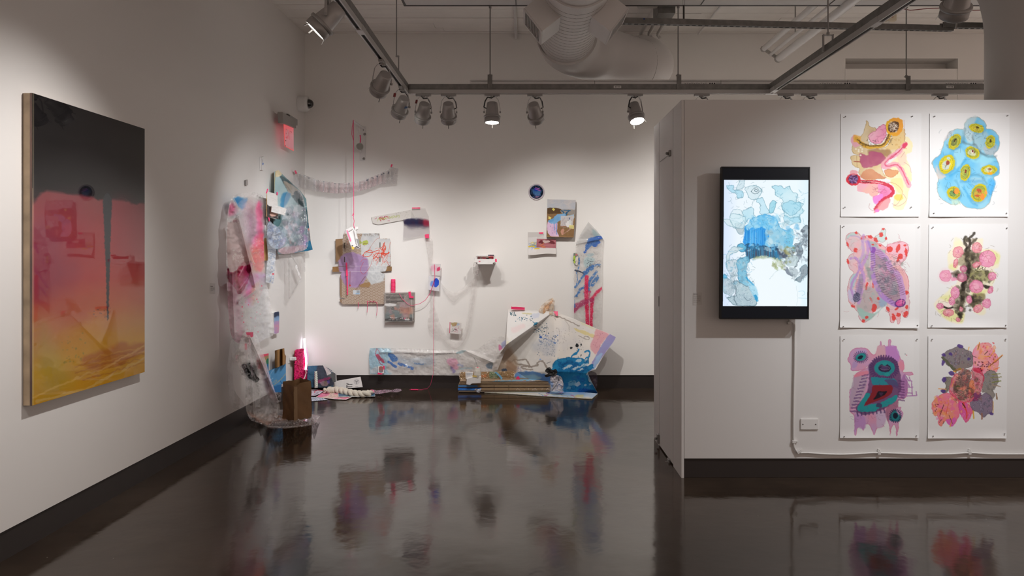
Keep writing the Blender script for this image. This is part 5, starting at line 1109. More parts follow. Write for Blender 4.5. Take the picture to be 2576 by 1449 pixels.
# ---- small things on the side wall
def box_on(plane, out, d0, d1, name, mt, label, cat, parent=None, **k):
    n = Vector(plane[1]); vs = [W1(plane, x, y, d1) for x, y in P2(out)]
    o = MB().prism(vs, n*(d0-d1)).build(name, mt, parent, bevel=.002)
    return props(o, label, cat) if label else o
def smallpic(out, plane, off, label, cat, paint, bg='#e4e2e0', depth=.02, sides=None, name='small_canvas', step=.5, mt=None, parent=None):
    p = P2(out); c0 = W1(plane, *p.mean(0)); e = empty(name, c0, label, cat)
    box_on(plane, out, .002, off-.0015, 'stretcher', sides or M_styro, None, None, parent=e)
    sheet('picture', out, plane, off, mt or M_cv, bg=bg, step=step, paint=paint, parent=e); return e
smallpic((658,396, 664,393, 664,428, 658,428), PL, .022, 'tiny white canvas with a blue smear, highest on the side wall above the folded canvas', 'canvas', lambda c: (c.ell(661,412,1.6,3.5,'#6c86c8',.8,w=1,f=1.5), c.line([659,400,660,408],.8,'#8a8c98',.8)))
smallpic((619,454, 624,452, 624,466, 619,466), PL, .02, 'tiniest grey block on the side wall above the tall bubble wrap', 'block', None, bg='#b8b2ae', sides=mat('grey_block', (.25, .23, .22), rough=.7))
def p_slot(c):
    c.poly([690,785,701,785,701,800,690,802],'#24304c',.9,w=2,f=3); c.poly([690,800,701,796,701,812,690,818],'#8fb0d8',.9,w=2,f=3); c.poly([690,812,702,808,702,838,690,838],'#d59ab4',.9,w=2,f=3,c2='#b49ad0'); c.line([689,784,701,783,703,788,702,836,692,840,689,836,689,784],1.2,'#e9e6e4',.95)
smallpic((688,786, 701,783, 703,787, 702,837, 690,841, 688,838), PL, .04, 'narrow upright rounded panel painted blue and pink low on the side wall', 'panel', p_slot, bg='#c4c0c4', name='slim_painting')
# ---- folded painted canvas wrapped in film, at the corner
def p_teal(c):
    c.setT(Tz); L, Po, E = c.line, c.poly, c.ell
    c.noise(.08, 14, 4, '#8fb0b6')
    Po([600,200,650,240,760,430,880,560,880,640,600,700,600,420], '#c3d6d8', .95, w=8, f=16, c2='#a9c4c8')
    Po([660,240,860,410,900,560,880,580,760,430], '#66767a', .95, w=4, f=8, c2='#4c5e62'); Po([700,300,860,405,770,450,740,400], '#b3a99c', .95, w=3, f=6); Po([800,430,860,410,900,560,880,570], '#3c4c50', .95, w=4)
    Po([620,200,655,190,680,240,625,262], '#e9d9b4', .97, w=2); L([620,205,606,300,604,400], 5, '#c9a850', .9)
    Po([690,430,750,420,770,450,740,520,700,570,670,570,670,500], '#4f93bd', .95, w=8, f=20)
    Po([600,700,700,640,880,560,960,640,980,780,990,1000,700,1040,650,900,600,760], '#5c7f84', .95, w=10, f=14, c2='#7f9ca4')
    Po([700,600,860,560,890,700,760,800,700,760], '#dfe3e8', .8, w=14, f=30); Po([760,700,880,740,860,900,740,900,700,820], '#c4cfdc', .8, w=14, f=30, c2='#98a8c0')
    for x, y, rx, ry, col in ((790,730,22,26,'#e89a90'),(730,770,22,20,'#dca8b8'),(800,790,34,60,'#506a74'),(770,880,60,26,'#e8c0bc'),(680,930,26,60,'#c78ac4'),(780,920,18,20,'#f0887a'),(880,800,30,60,'#b08ab8'),(900,920,50,70,'#caa4d0'),(800,920,20,40,'#3c5a5c'),(650,720,34,60,'#567c80'),(890,650,40,60,'#5c7074'),(740,640,20,16,'#2f4a50')): E(x, y, rx, ry, col, .85, (x % 50), w=9, f=16)
    Po([650,990,800,960,900,1000,860,1030,700,1050], '#d8a8b0', .8, w=9, f=16); Po([920,340,940,340,960,600,980,780,950,800,940,640], '#3c6f86', .95, w=4, f=6); Po([950,780,985,780,985,815,950,815], '#f09a8c', .95); Po([940,810,985,815,985,920,945,900], '#9a9aa0', .9); Po([930,920,990,920,995,1005,820,1030,830,1010,920,1000], '#2c6c90', .97, w=5, c2='#3c84a4')
    c.blots(60, (690,560,900,990), 14, 46, ['#e8eef0','#4c6a70','#c8d4dc','#8aa8b4','#dce4e8','#6a8890','#d8b8c4'], .6, 91); c.squig(16, (690,560,900,1000), 70, 6, ['#f0f4f6','#3c5a60'], .5, 91)
e = empty('folded_canvas', (-2.3, 7.2, 1.6), 'teal painted canvas with folded corner, hung in the room corner and wrapped in film', 'canvas')
def off_t(px, py): return cornoff(px, .10)+.10*np.clip((px-700)/80, 0, 1)
sheet('canvas', (690,432, 700,427, 712,440, 756,480, 770,500, 776,560, 782,610, 787,628, 775,631, 742,636, 700,640, 692,620, 687,580, 690,500), PB, lambda x, y: off_t(x, y)+.02*np.sin((x+y)/14), M_cv, bg='#7f9ca0', paint=p_teal, parent=e, thick=.004, rim='#cfc4a8', bump=.05, bscale=30, folds=((703,440,768,525,.05,4),))
def p_wrapf(c):
    c.setT(Tz); c.A[:] = .22; c.noise(.15, 5, 2)
    c.blots(30, (700,560,930,1000), 16, 50, ['#eef2f6','#d0d8e0','#c4b0d0'], .45, 92, al=.5); c.squig(24, (690,500,930,1000), 70, 3, '#ffffff', .6, 92); c.line([850,400,900,480,930,640,945,800,940,960,880,1010], 16, '#f4f4f6', .8, w=7, f=16, al=.6); c.dots(60,(860,420,945,1000),3,6,'#ffffff',.95,4,al=.95); c.poly([550,700,690,800,740,900,700,960,600,960,545,860],'#a8b6cc',.7,w=8,f=14,al=.55); c.blots(24,(560,730,690,960),12,34,['#8c9ebc','#e4eaf2','#c8d2e2'],.6,93)
    c.poly([640,990,800,960,930,960,880,1010,700,1050,650,1030],'#d9b4bc',.7,w=7,f=12,al=.55)
sheet('film_wrap', (742,440, 755,470, 768,520, 774,570, 776,610, 768,628, 740,636, 716,640, 702,634, 694,620, 676,608, 674,570, 678,556, 700,570, 712,540, 716,500, 730,470), PB, lambda x, y: off_t(x, y)+.05+.03*np.sin(x/9+y/13), M_clear, bg='#dfe3e8', al=.3, paint=p_wrapf, parent=e, bump=.06, bscale=10, sm=True, rag=.6)
# hanging clear sheet below
def p_fold(c):
    c.A[:] = .22; c.line([727,640,727,752], 1.6, '#8a8684', .95, al=.95, sm=False); c.line([728,752,757,700,748,668,732,641], 2, '#a8a4a2', .9, al=.9, sm=False); c.line([745,668,752,690,757,700], 5, '#ffffff', .95, w=1, f=2, al=.95); c.poly([700,645,722,640,716,690],'#b3adab',.6,f=8,al=.4); c.line([766,640,767,680],1.4,'#eeeeee',.9,al=.8); c.poly([757,640,768,640,768,682,758,680],'#c0bab8',.6,f=4,al=.4); c.line([757,700,734,752],1.2,'#f2f2f2',.9,al=.9,sm=False)
th('clear_sheet', (700,642, 730,640, 768,638, 768,684, 757,690, 758,702, 742,730, 727,754, 726,700, 712,684), PB, lambda x, y: off_t(x, y)+.02, M_clear, 'clear folded plastic sheet hanging under the film-wrapped canvas', 'plastic', bg='#d9d6d4', al=.25, paint=p_fold, bump=.05, bscale=12)
# written strip of tracing paper
def p_write(c):
    c.setT(Tz); c.A[:] = .75; c.squig(26, (560,1060,600,1330), 26, 4, '#6a86b4', .8, 94); c.squig(16, (545,1000,620,1060), 26, 4, '#8a9cb8', .7, 95, 0); c.poly([580,1240,600,1235,602,1252,586,1254],'#f0304c',.95); c.writing(545,990,615,1005,2,'#8494b0',.8,4,wd=3)
th('tracing_strip', (672,600, 695,612, 694,640, 690,700, 688,714, 668,710, 670,680, 674,650), PL, .05, M_net, 'narrow translucent strip with faint blue handwriting below the white folded paper', 'paper', bg='#d8dce2', al=.7, paint=p_write, bump=.02, bscale=10)
# blue-grey crumpled film beside it
th('crumpled_film', (675,560, 690,566, 706,580, 716,600, 712,618, 700,626, 684,622, 674,606, 672,580), PL, .09, M_clear, 'crumpled bluish film with pale brush marks beside the folded canvas', 'plastic', bg='#aab8cc', al=.6, bump=.03, bscale=9, sm=True, paint=lambda c: (c.blots(26,(676,562,714,624),3,9,['#eef2f8','#8a9cc0','#d8e2f0','#7c90b4'],.6,5), c.squig(10,(678,566,712,620),14,.9,'#ffffff',.6,5)))
# white folded paper with photo
def p_wp(c):
    c.setT(Tz); c.poly([530,540,640,620,640,690,530,660],'#4a4444',.97,sm=False); c.poly([570,570,600,590,640,640,600,660,560,650],'#dfb0a0',.9,w=6,f=10); c.line([530,660,640,682],8,'#3c3432',.9); c.line([533,545,536,660],7,'#2c2828',.9)
e = empty('folded_paper', W1(PL, 690, 515), 'white folded paper with a small dark photo, held by pink strings', 'paper')
sheet('paper', (672,482, 698,488, 700,550, 694,551, 672,545), PL, .10, M_paper, bg='#dedad6', paint=p_wp, step=.7, parent=e, bump=.01, thick=.006, rim='#c0a878')
sheet('flap', (684,513, 721,525, 717,542, 682,533), PL, .125, M_paper, bg='#e2dfdc', step=.8, parent=e, bump=.015)
for x, y, x2, y2 in ((670,486,673,476), (697,490,697,484), (677,556,676,548)): MB().tube([W1(PL, x, y, .11), W1(PL, (x+x2)/2+.6, (y+y2)/2, .12), W1(PL, x2, y2, .11)], .006, 6).build('pink_string', M_string, e)
# ---- air pillow garland
def p_pil(c):
    c.A[:] = .42; c.noise(.12, 6, 8)
    c.poly([800,455,900,455,960,440,960,470,860,490,800,484],'#dcaeb4',.6,w=6,f=14,al=.55)
    q = random.Random(3); x = 752
    while x < 998:
        t = np.interp(x, [742,800,850,900,950,1000], [448,466,473,470,452,442])
        c.writing(x, t-14, x+5, t+14, 2, q.choice(['#4c5468','#5a6a8c','#6a6474']), .8, int(x), wd=1.1, vert=True)
        if q.random() < .5: c.dots(2, (x-1, t-16, x+5, t-8), 1.5, 2.2, '#3a4258', .9, int(x), al=.9)
        x += q.uniform(9, 15)
    for x in range(766, 1000, 27): c.line([x, 420, x+2, 490], .9, '#f0ecea', .7, al=.7)
    c.line([742,430,760,440,800,454,850,461,900,458,950,438,985,422], 1.5, '#f6f4f2', .8, w=1, al=.8); c.squig(40,(745,435,998,485),12,.8,'#ffffff',.8,5)
e = empty('air_pillow_strip', (-1.9, 8.1, 2.35), 'long drooping strip of printed air pillows, pink tape at both ends', 'packing strip')
sheet('strip', (742,430, 760,438, 800,453, 850,461, 900,458, 950,439, 985,421, 1002,424, 1000,445, 999,462, 960,463, 930,474, 900,482, 850,487, 800,482, 765,476, 746,468, 743,450), PB, lambda x, y: cornoff(x, .06)+.03*np.abs(np.sin((x-742)/27*3.1416))+.09*np.sin(np.clip((x-742)/258, 0, 1)*3.14), M_clear, bg='#bdb6b6', paint=p_pil, parent=e, bump=.03, bscale=8, rag=.5)
tape('tape', (740,430, 744,428, 748,436, 744,438), PB, lambda x, y: cornoff(x, .10), e); tape('tape', (982,421, 984,413, 988,413, 986,420), PB, .07, e)
# ---- security dome and exit sign on the side wall
def dome():
    c = W1(PL, 752, 261); n = Vector(PL[1]); M = Matrix.Translation(c) @ n.to_track_quat('Z', 'Y').to_matrix().to_4x4()
    e = empty('security_camera', c, 'white dome security camera near the room corner', 'camera')
    MB().lathe([(.085, .001), (.086, .08), (.080, .10), (.05, .105)], M, 28).build('housing', M_wht, e)
    MB().lathe([(.052, .10), (.050, .12), (.038, .145), (.018, .158), (0, .160)], M, 24).build('dome', mat('smoked_dome', (.012, .011, .011), rough=.08, coat=1.0), e)
    MB().lathe([(.054, .10), (.056, .108), (.050, .112)], M, 24).build('ring', M_ring, e)
dome()
def exit_sign():
    e = empty('exit_sign', W1(PL, 722, 330), 'edge-lit red exit sign under a grey metal housing', 'sign')
    o = .085
    hs = [(711,281.5), (745,303), (745,323), (712,309)]
    MB().prism([W1(PL, x, y, o+.022) for x, y in hs], -Vector(PL[1])*.05).build('housing', mat('sign_housing', (.34, .32, .30), rough=.55), e, bevel=.003)
    MB().prism([W1(PL, x, y, .03) for x, y in ((706,287), (712,289), (712,309), (707,309))], Vector(PL[1])*.07).build('canopy', M_dark, e, bevel=.003)
    MB().prism([W1(PL, x, y, .002) for x, y in ((714,286), (738,301), (738,316), (714,306))], Vector(PL[1])*.045).build('back_plate', M_ring, e)
    ps = (714.5,310, 738.5,322, 739,380, 717,368)
    def pp(c):
        c.grad([(308,'#ff5a5c'),(322,'#f4646a'),(340,'#d98a90'),(372,'#cf868c'),(379,'#e8686c')])
        for x in (719,724,728,731,734,737): c.line([x,312,x+.6,376], .9, '#e8a0a4', .6, sm=False)
        c.ell(723,332,2.5,6,'#b49a9a',.6,w=2,f=3); c.ell(722,346,3,4,'#f0606c',.6,w=1,f=2); c.line([717,367,739,379.5],1.6,'#ff6a6c',.95,sm=False); c.line([716,312,717.5,368],1.2,'#ff7a7c',.9,sm=False)
    m = pmat('edge_lit_panel', rough=.2, emit=.62)
    pn = sheet('panel', ps, PL, o, m, bg='#e07880', step=.6, paint=pp, parent=e, thick=.006, rim='#ff6060', label='glowing red panel')
    a, b = W1(PL, 718, 352, o+.001), W1(PL, 737, 362, o+.001); u = (b-a); 
    textmesh('EXIT', mat('sign_letters', '#b06468', rough=.5, emis='#c46a70', es=.5), 'lettering', lambda x, y: a+Vector((u.x, u.y, 0))*(x/2.35)*.98+Vector((0, 0, y*.14))+Vector((0, 0, .02)), pn)
    for x, y in ((718.5,354), (717.5,367)): MB().lathe([(.006, 0), (.006, .003), (0, .004)], Matrix.Translation(W1(PL, x, y, o+.001)) @ Vector(PL[1]).to_track_quat('Z', 'Y').to_matrix().to_4x4(), 10).build('screw', M_dark, e)
exit_sign()
# ---- bracket with strings, tape roll and hanging foam
def bracket():
    e = empty('wall_bracket', W1(PB, 913, 350), 'white right-angle wall bracket with two bolt heads', 'bracket')
    box_on(PB, (907,318, 920,318, 919,404, 905,404), .001, .010, 'arm_plate', M_part, None, None, parent=e)
    a = W1(PB, 914, 322, .01); b = Vector((a.x-.10, YB-.42, a.z+.155)); b = W1(PB, 889, 304, .40)
    MB().bar(a, b, .028, .008, up=(0, 0, 1)).build('arm', M_part, e); MB().bar(W1(PB, 908, 385, .01), b+Vector((.01, .1, -.03)), .006, .006).build('brace', M_part, e)
    for x, y in ((917.5,337.5), (915.5,399.5), (914,327)):
        r_ = .015 if x > 915 else .006
        MB().lathe([(r_, 0), (r_, .004), (r_*.55, .007), (0, .007)], Matrix.Translation(W1(PB, x, y, .010)) @ Matrix.Rotation(R(90), 4, 'X'), 14).build('bolt', M_steel, e)
    return b
tip = bracket()
off_s = .40
o = MB().tube([tip+Vector((0, 0, .01)), W1(PB, 889.5, 330, off_s), W1(PB, 889.5, 450, off_s), W1(PB, 890, 540, off_s), W1(PB, 889, 548, off_s), W1(PB, 891, 556, off_s), W1(PB, 889.5, 566, off_s), W1(PB, 892, 574, off_s)], .0034, 6).tube([tip, W1(PB, 886, 320, off_s), W1(PB, 885, 338, off_s), W1(PB, 889, 352, off_s)], .003, 6).tube([W1(PB, 890, 536, off_s), W1(PB, 886, 543, off_s)], .004, 6)
props(o.build('hanging_string', M_string), 'long pink string hanging from the bracket tip to the white foam piece', 'string')
e = empty('tape_roll', W1(PB, 905, 369, .2), 'small clear tape roll hanging on a short pink string by the bracket', 'tape roll')
c = W1(PB, 905, 369, .2); MB().lathe([(.036, -.012), (.041, -.012), (.041, .012), (.036, .012), (.036, -.012)], Matrix.Translation(c) @ Matrix.Rotation(R(20), 4, 'Z') @ Matrix.Rotation(R(84), 4, 'X'), 32).build('roll', mat('clear_roll', (.55, .54, .50), rough=.2), e)
MB().tube([W1(PB, 906, 359, .2), W1(PB, 907, 350, .2), W1(PB, 906, 340, .2)], .006, 6).build('pink_string', M_string, e); MB().tube([W1(PB, 906, 340, .2), W1(PB, 896, 311, .33)], .0015, 4).build('thread', M_wht, e)
def foam():
    o_ = .36
    e = empty('foam_packing', W1(PB, 888, 600, o_), 'tilted white moulded foam piece hanging from the pink string', 'foam')
    P = lambda x, y, d=0: W1(PB, x, y, o_+d)
    MB().prism([P(870,578), P(885,570.5), P(902,570), P(902,577), P(896,580), P(907,625), P(903,627), P(890,621), P(886,627)], (0, -.03, 0)).build('slab', M_styro, e, bevel=.006)
    for out in (((870,578), (885,571), (888,577), (875,584)), ((870,580), (877,582), (891,617), (886,626)), ((884,618), (894,613), (899,618), (888,627)), ((891,578), (896,579), (905,622), (899,620))): MB().prism([P(x, y, .029) for x, y in out], (0, -.028, 0)).build('rim', M_styro, e, bevel=.004)
    MB().prism([P(893,571,.03), P(902,571,.03), P(902,577,.03), P(893,579,.03)], (0, -.02, 0)).build('peg', M_styro, e, bevel=.004)
    sheet('paint', (871,580, 874,578, 884,605, 882,609, 879,604), PB, o_+.061, M_card, bg='#f08cae', step=.7, parent=e); sheet('paint', (884,619, 892,622, 890,628, 885,627), PB, o_+.061, M_card, bg='#e8c95a', step=.7, parent=e); sheet('paint', (896,600, 903,602, 906,622, 900,618), PB, o_+.061, M_card, bg='#9c9c9a', step=.7, parent=e, rag=1)
foam()
# ---- unfolded cardboard box, patterned and painted
Tc = (820, 500, .2484)
def p_card(c):
    c.setT(Tc); L, Po, E = c.line, c.poly, c.ell
    # printed wave pattern: rows of nested arcs
    r = 27.0; X, Y = c.X, c.Y; col = hx('#ddd2c6'); M = np.zeros(X.shape); done = np.zeros(X.shape, bool)
    for row in range(64, -2, -1):
        cy_ = 330+row*r*.5; cxs = (np.round((X-(r if row % 2 else 0))/(2*r))*2*r)+(r if row % 2 else 0)
        d = np.hypot(X-cxs, Y-cy_); ins = (d < r) & (Y < cy_+.1) & ~done
        ring = (np.abs((d % 7.6)-5.7) < 1.7); M = np.where(ins & ring, 1, M); done |= ins
    pat = (X > 160) & (X < 640)
    c._mix((slice(None), slice(None)), np.where(pat, M*.9, 0), col, None)
    Po([60,405,168,405,168,620,60,640], '#98795a', .97, sm=False, w=2); Po([60,685,132,685,132,740,60,740], '#9d7850', .97, sm=False); Po([600,400,660,400,670,740,600,740], '#8f6f4c', .9, sm=False, w=3)
    Po([370,350,540,350,545,405,640,405,655,440,655,640,640,680,610,690,600,735,540,735,420,740,420,620,360,580], '#d4d3d2', .97, w=5, ws=40, c2='#c6c8ca')
    Po([410,730,590,740,595,800,540,850,470,862,420,830], '#c9cdcf', .95, w=9, f=16); c.squig(40,(420,640,590,840),50,14,'#dadcdc',.5,101)
    Po([170,570,260,545,350,570,420,610,430,700,400,820,330,890,240,900,170,850,150,760,130,735,130,640], '#a98bb4', .93, w=10, f=16, c2='#b598be')
    Po([250,560,310,640,310,780,300,880,400,820,430,700,420,610,350,570], '#9578a4', .35, w=10, f=16)
    E(398,446,30,26,'#b4c05c',.95,w=7); E(345,440,18,14,'#9caf48',.7,w=6)
    rd = '#d8442e'
    L([370,575,400,540,450,520,470,545,440,580,380,582,400,540,460,545,500,530,540,520,520,570,480,610,500,560,560,555,620,555], 6, rd, .9, w=2); L([595,440,580,490,570,520,600,510,585,450], 6, rd, .9); L([560,550,620,560,640,540,600,570,560,560], 8, rd, .9, w=2); L([540,370,540,400,500,420,400,560,370,590,380,600], 2.5, '#b04a3c', .7); L([470,610,450,680,390,760,360,750,350,710,380,640], 3, '#c83c40', .8); L([650,440,630,560,590,640,600,650], 3, '#d85040', .8); L([480,560,520,600,550,580,500,630], 4, rd, .8); c.squig(26,(400,500,640,640),70,2.4,['#d8442e','#c83c34','#e0604a'],.8,88); c.squig(10,(565,440,610,540),60,5,rd,.8,89,90)
    L([388,480,384,450,430,460], 4, '#7a3a34', .8); L([225,460,222,430,240,420,300,440], 4, '#d87c70', .8)
    for x, y in ((186,450), (547,446), (188,592), (547,590)): L([x, y, x, y+46], 9, '#4c443c', .95, sm=False)
    L([130,685,420,680,640,675], 2.5, '#e8e4e2', .7, sm=False); L([140,735,600,735], 2.5, '#efeceb', .7, sm=False); L([130,685,200,688], 4, '#5c4830', .9)
    for p in ([240,735,236,880],[248,735,244,870]): L(p, 3, '#8a4a54', .8)
    L([398,785,370,820,330,890,300,940,280,950,300,920,360,840,400,790], 3, '#7a5646', .8); L([330,890,440,900,340,900], 2.5, '#7a5646', .7); L([400,930,350,980,290,1030], 2.5, '#6a4a38', .6)
    E(242,878,10,10,'#c84a3c',.9); Po([275,925,345,925,345,968,275,968], '#cfd6dc', .95, sm=False)
    for k in range(7): L([312+k*4.5, 930, 312+k*4.5, 956], 2.4 if k % 2 else 1.4, '#3c4450', .9, sm=False)
    Po([300,955,340,955,340,968,300,968], '#9ab8d4', .9, sm=False); Po([350,870,440,845,440,890,350,895], '#a07c52', .8, w=5)
    c.squig(30,(380,350,540,370),20,4,'#8a7f74',.6,102)
e = empty('flattened_box', W1(PB, 910, 680), 'unfolded cardboard box with wave pattern, lilac and white paint and red scribble', 'cardboard')
pc = P2([180,352, 370,352, 372,350, 540,350, 545,404, 645,404, 656,440, 655,675, 610,680, 666,688, 666,730, 600,735, 545,740, 596,765, 596,1060, 575,1068, 170,1070, 145,1045, 138,1018, 190,1016, 190,1008, 150,1000, 142,960, 142,780, 160,745, 130,738, 66,740, 66,690, 128,685, 200,688, 130,680, 130,640, 100,640, 96,410, 165,404, 180,400])
po = np.stack([Tc[0]+pc[:, 0]*Tc[2], Tc[1]+pc[:, 1]*Tc[2]], -1).ravel()
sheet('cardboard', po, PB, lambda x, y: .03+.02*np.clip((862-x)/20, 0, 1)+.006*np.sin(y/17), M_card, bg='#957a62', step=.42, paint=p_card, parent=e, thick=.006, rim='#8f6c46')
for out in ((869.5,661, 873,660, 876,695, 870.5,695), (871.5,696, 875,695, 875.5,742, 872.5,742)): tape('tape', out, PB, .065, e)
for x, y0, y1, cc_ in ((901,760,776,0), (924,757,786,0), (948,760,794,0)): MB().tube([W1(PB, x, y0, .045), W1(PB, x+.8, (y0+y1)/2, .05), W1(PB, x-.5, y1, .04)], .0024, 5).build('hanging_thread', M_string, e)
MB().tube([W1(PB, x, y, .045) for x, y in ((924,758), (932,761), (930,757), (940,761), (938,757), (948,761))], .0026, 5).build('stitching', M_string, e)
# ---- pink spool and film-wrapped box below
def spool():
    c = W1(PB, 989, 737, .05); e = empty('yarn_spool', c, 'neon pink cylinder of wound yarn standing on the film-wrapped box', 'spool')
    c.z = W1(PB, 989, 736.5, .05).z; M = Matrix.Translation(c)
    MB().lathe([(0, 0), (.023, 0), (.025, .005), (.024, .05), (.025, .08), (.024, .12), (.025, .145), (.022, .152), (0, .152)], M, 20).build('yarn', M_string, e)
    q = random.Random(2); mb = MB()
    for k in range(22):
        z = .008+k*.0063; mb.tube([c+Vector((.0255*math.cos(t), .0255*math.sin(t), z+.004*math.sin(t+k))) for t in np.linspace(0, 6.283, 14)], .002, 4, cap=False)
    mb.build('winding', M_tape, e)['kind'] = 'stuff'
spool()
def p_pack(c):
    c.setT(Tc); L, Po, E = c.line, c.poly, c.ell
    Po([590,950,900,945,900,1060,590,1060], '#8d847e', .9, sm=False); c.writing(612, 965, 790, 1060, 7, '#24201e', .9, 5, wd=7)
    Po([610,1090,865,1090,865,1235,610,1235], '#7c7a78', .97, sm=False); c.poly([620,1150,865,1150,865,1235,620,1235],'#5a6e70',.7,f=30); Po([700,1090,865,1080,865,1160,780,1150], '#b06c5a', .7, w=9, f=30); Po([740,1070,800,1040,850,1060,850,1100,760,1090], '#a88c90', .8, w=9, f=14); Po([620,1210,865,1205,865,1235,620,1235], '#2c2c2e', .9, w=5)
    Po([595,1065,650,1058,715,1070,700,1085,640,1090,596,1080], '#e4e2e0', .97, w=3); L([665,1118,678,1096,692,1118,665,1120], 6, '#2c2826', .9, sm=False); Po([650,1195,680,1195,680,1210,650,1210], '#c8ccd0', .9, sm=False); Po([690,1198,722,1198,722,1212,690,1212], '#9aa0a4', .9, sm=False)
    E(797,1213,9,8,'#f0407a',.95); c.dots(16,(630,1208,860,1226),3,7,'#e8e6e4',.9,5); Po([800,1220,840,1215,845,1228,805,1230],'#dcdad8',.9); c.writing(600,1214,790,1240,2,'#1c1a1a',.95,7,wd=8); L([860,950,880,1240],8,'#c8c0b8',.7); c.squig(18,(596,940,898,1240),80,1.8,'#f4f0ec',.45,111); c.blots(14,(640,1090,860,1200),16,40,['#c07a64','#6c7c80','#a8848c','#d09a80'],.5,7); L([592,945,900,935],5,'#d8d0c8',.8)
e = empty('wrapped_box', W1(PB, 1004, 772), 'flat box in printed clear film with sunset picture, below the pink spool', 'box')
bo = (967,737, 1042,736, 1041,808, 968,809)
box_on(PB, bo, .002, .074, 'box', mat('pack_box', (.33, .28, .24), rough=.7), None, None, parent=e)
sheet('printed_front', bo, PB, .0755, M_glossy, bg='#8a8078', step=.5, paint=p_pack, parent=e)
sheet('film', (964,733, 1000,730, 1044,731, 1045,770, 1043,811, 1000,809, 966,811, 965,770), PB, .085, M_clear, bg='#e6e2de', al=.12, parent=e, bump=.02, bscale=7, rag=.8, step=.8, paint=lambda c: c.squig(16,(966,733,1043,808),16,.7,'#ffffff',.7,6))
tape('tape', (1027,734, 1033,733, 1035,745, 1040,745, 1041,750, 1029,749), PB, .10, e)
# ---- what now strips
def wn(c):
    c.squig(12,(940,546,982,556),6,.9,['#b83a5c','#d06a80'],.85,7); c.blots(7,(948,546,980,556),1,2.2,['#b02c50'],.9,3); c.dots(8,(945,543,975,558),.8,1.6,'#b83050',.8,4); c.dots(26,(990,528,1030,548),.4,.7,'#8a8480',.7,5)
e = empty('paper_strip', W1(PB, 985, 545), 'pale slanted strip reading (WHAT NOW?) in lime letters over red marks', 'paper')
sheet('strip', (934,546, 1034,528, 1045,549, 1013,554, 970,562, 952,565, 938,562), PB, .02, M_paper, bg='#d9d4ce', step=.5, paint=wn, parent=e, thick=.002)
def wmap(x0, y0, x1, y1, wpx, hh, W_, off=.0225):
    def f(u, v):
        t = u/W_; return W1(PB, x0+(x1-x0)*t, y0+(y1-y0)*t-v*hh, off)
    return f
M_lime = mat('lime_ink', '#aebb3c', rough=.6)
textmesh('(WHAT NOW?)', M_lime, 'lettering', wmap(948,555.5,1001,547, 50, 9, 6.4), e, shear=.25)
def wn2(c):
    c.A[:] = .30; c.poly([1014,556,1024,551,1050,550,1072,553,1079,560,1076,570,1060,572,1040,573,1020,568], '#2c2c4c', 1.0, w=2, f=7, al=.95, c2='#44243c'); c.poly([1066,552,1080,556,1080,570,1066,568],'#a82844',.85,f=6,al=.9); c.poly([1014,568,1080,570,1080,592,1014,598],'#9d929a',.5,f=8,al=.5); c.squig(24,(1016,570,1078,598),6,.6,'#8a8088',.5,5,90)
e = empty('acetate_sheet', W1(PB, 1047, 562), 'translucent sheet with dark blurred band reading (WHAT NOW?), pink tape on top', 'acetate')
sheet('acetate', (1036,523, 1055,522, 1070,524, 1079,545, 1081,592, 1060,593, 1040,597, 1014,603, 1016,560, 1013,552, 1034,548), PB, lambda x, y: .03+.02*np.clip((y-570)/30, 0, 1), M_net, bg='#d5cfcc', al=.35, step=.6, paint=wn2, parent=e, bump=.01, bscale=20)
textmesh('(WHAT NOW?)', mat('pale_letters', (.62, .58, .60), rough=.6), 'lettering', wmap(1020,563.5,1072,563, 50, 8, 6.4, .034), e, shear=.25)
tape('tape', (1036.5,522, 1057,521.5, 1057,525, 1036.5,525), PB, .045, e)
# ---- netting
def netsheet(name, out, label, off=.05, al=.24, bg='#dad2ce', parent=None, **k):
    def pn(c):
        c.A[:] = al; c.noise(.15, 7, 5); c.A *= .75+.6*fbm(c.X, c.Y, 5, 8); c.squig(40, (c.PX.min(), c.PY.min(), c.PX.max(), c.PY.max()), 18, .6, ['#f4f2f0','#c4bcb8'], .5, int(len(out)))
        pp = list(out)+list(out[:2]); c.line(pp, 1.0, '#c8c0bb', .7, sm=True, al=min(1, al+.16))
    return sheet(name, out, PB, off, M_net, bg=bg, paint=pn, parent=parent, bump=.03, bscale=9, sm=True, **k)
e = empty('netting', W1(PB, 1130, 860), 'white tubular netting draped in two loops down the far wall', 'netting')
netsheet('drape', (1070,600, 1087,602, 1089,630, 1087,664, 1090,700, 1091,760, 1100,790, 1110,820, 1124,846, 1146,862, 1160,850, 1172,820, 1180,780, 1186,730, 1194,690, 1197,668, 1203,668, 1199,720, 1190,780, 1182,820, 1172,850, 1160,868, 1144,878, 1124,866, 1108,846, 1092,842, 1078,828, 1076,805, 1082,770, 1080,720, 1078,660, 1074,630), None, parent=e, off=.045)
netsheet('swag', (1106,706, 1120,724, 1140,736, 1160,728, 1180,712, 1196,696, 1196,704, 1180,728, 1160,744, 1142,760, 1128,748, 1114,728), None, al=.2, parent=e, off=.03)
netsheet('knot', (1192,660, 1204,660, 1206,676, 1201,694, 1191,690, 1190,672), None, al=.4, parent=e, off=.07)
tape('tape', (1068,590, 1079,588, 1080,599, 1070,600), PB, .07, e)
th('paper_square', (1082.5,663, 1109,664, 1108,694, 1086,693), PB, .075, M_paper, 'small white square with pink blot, above the one with the blue blot', 'paper', group='small painted squares', bg='#dcd8d6', step=.5, thick=.003, bump=.006, paint=lambda c: (c.ell(1093,675,9,9,'#dfa0b8',.8,w=3,f=4,c2='#e8c0cc'), c.poly([1099,676,1106,672,1105,682,1098,681],'#d83a64',.9,w=1.5,f=2)))
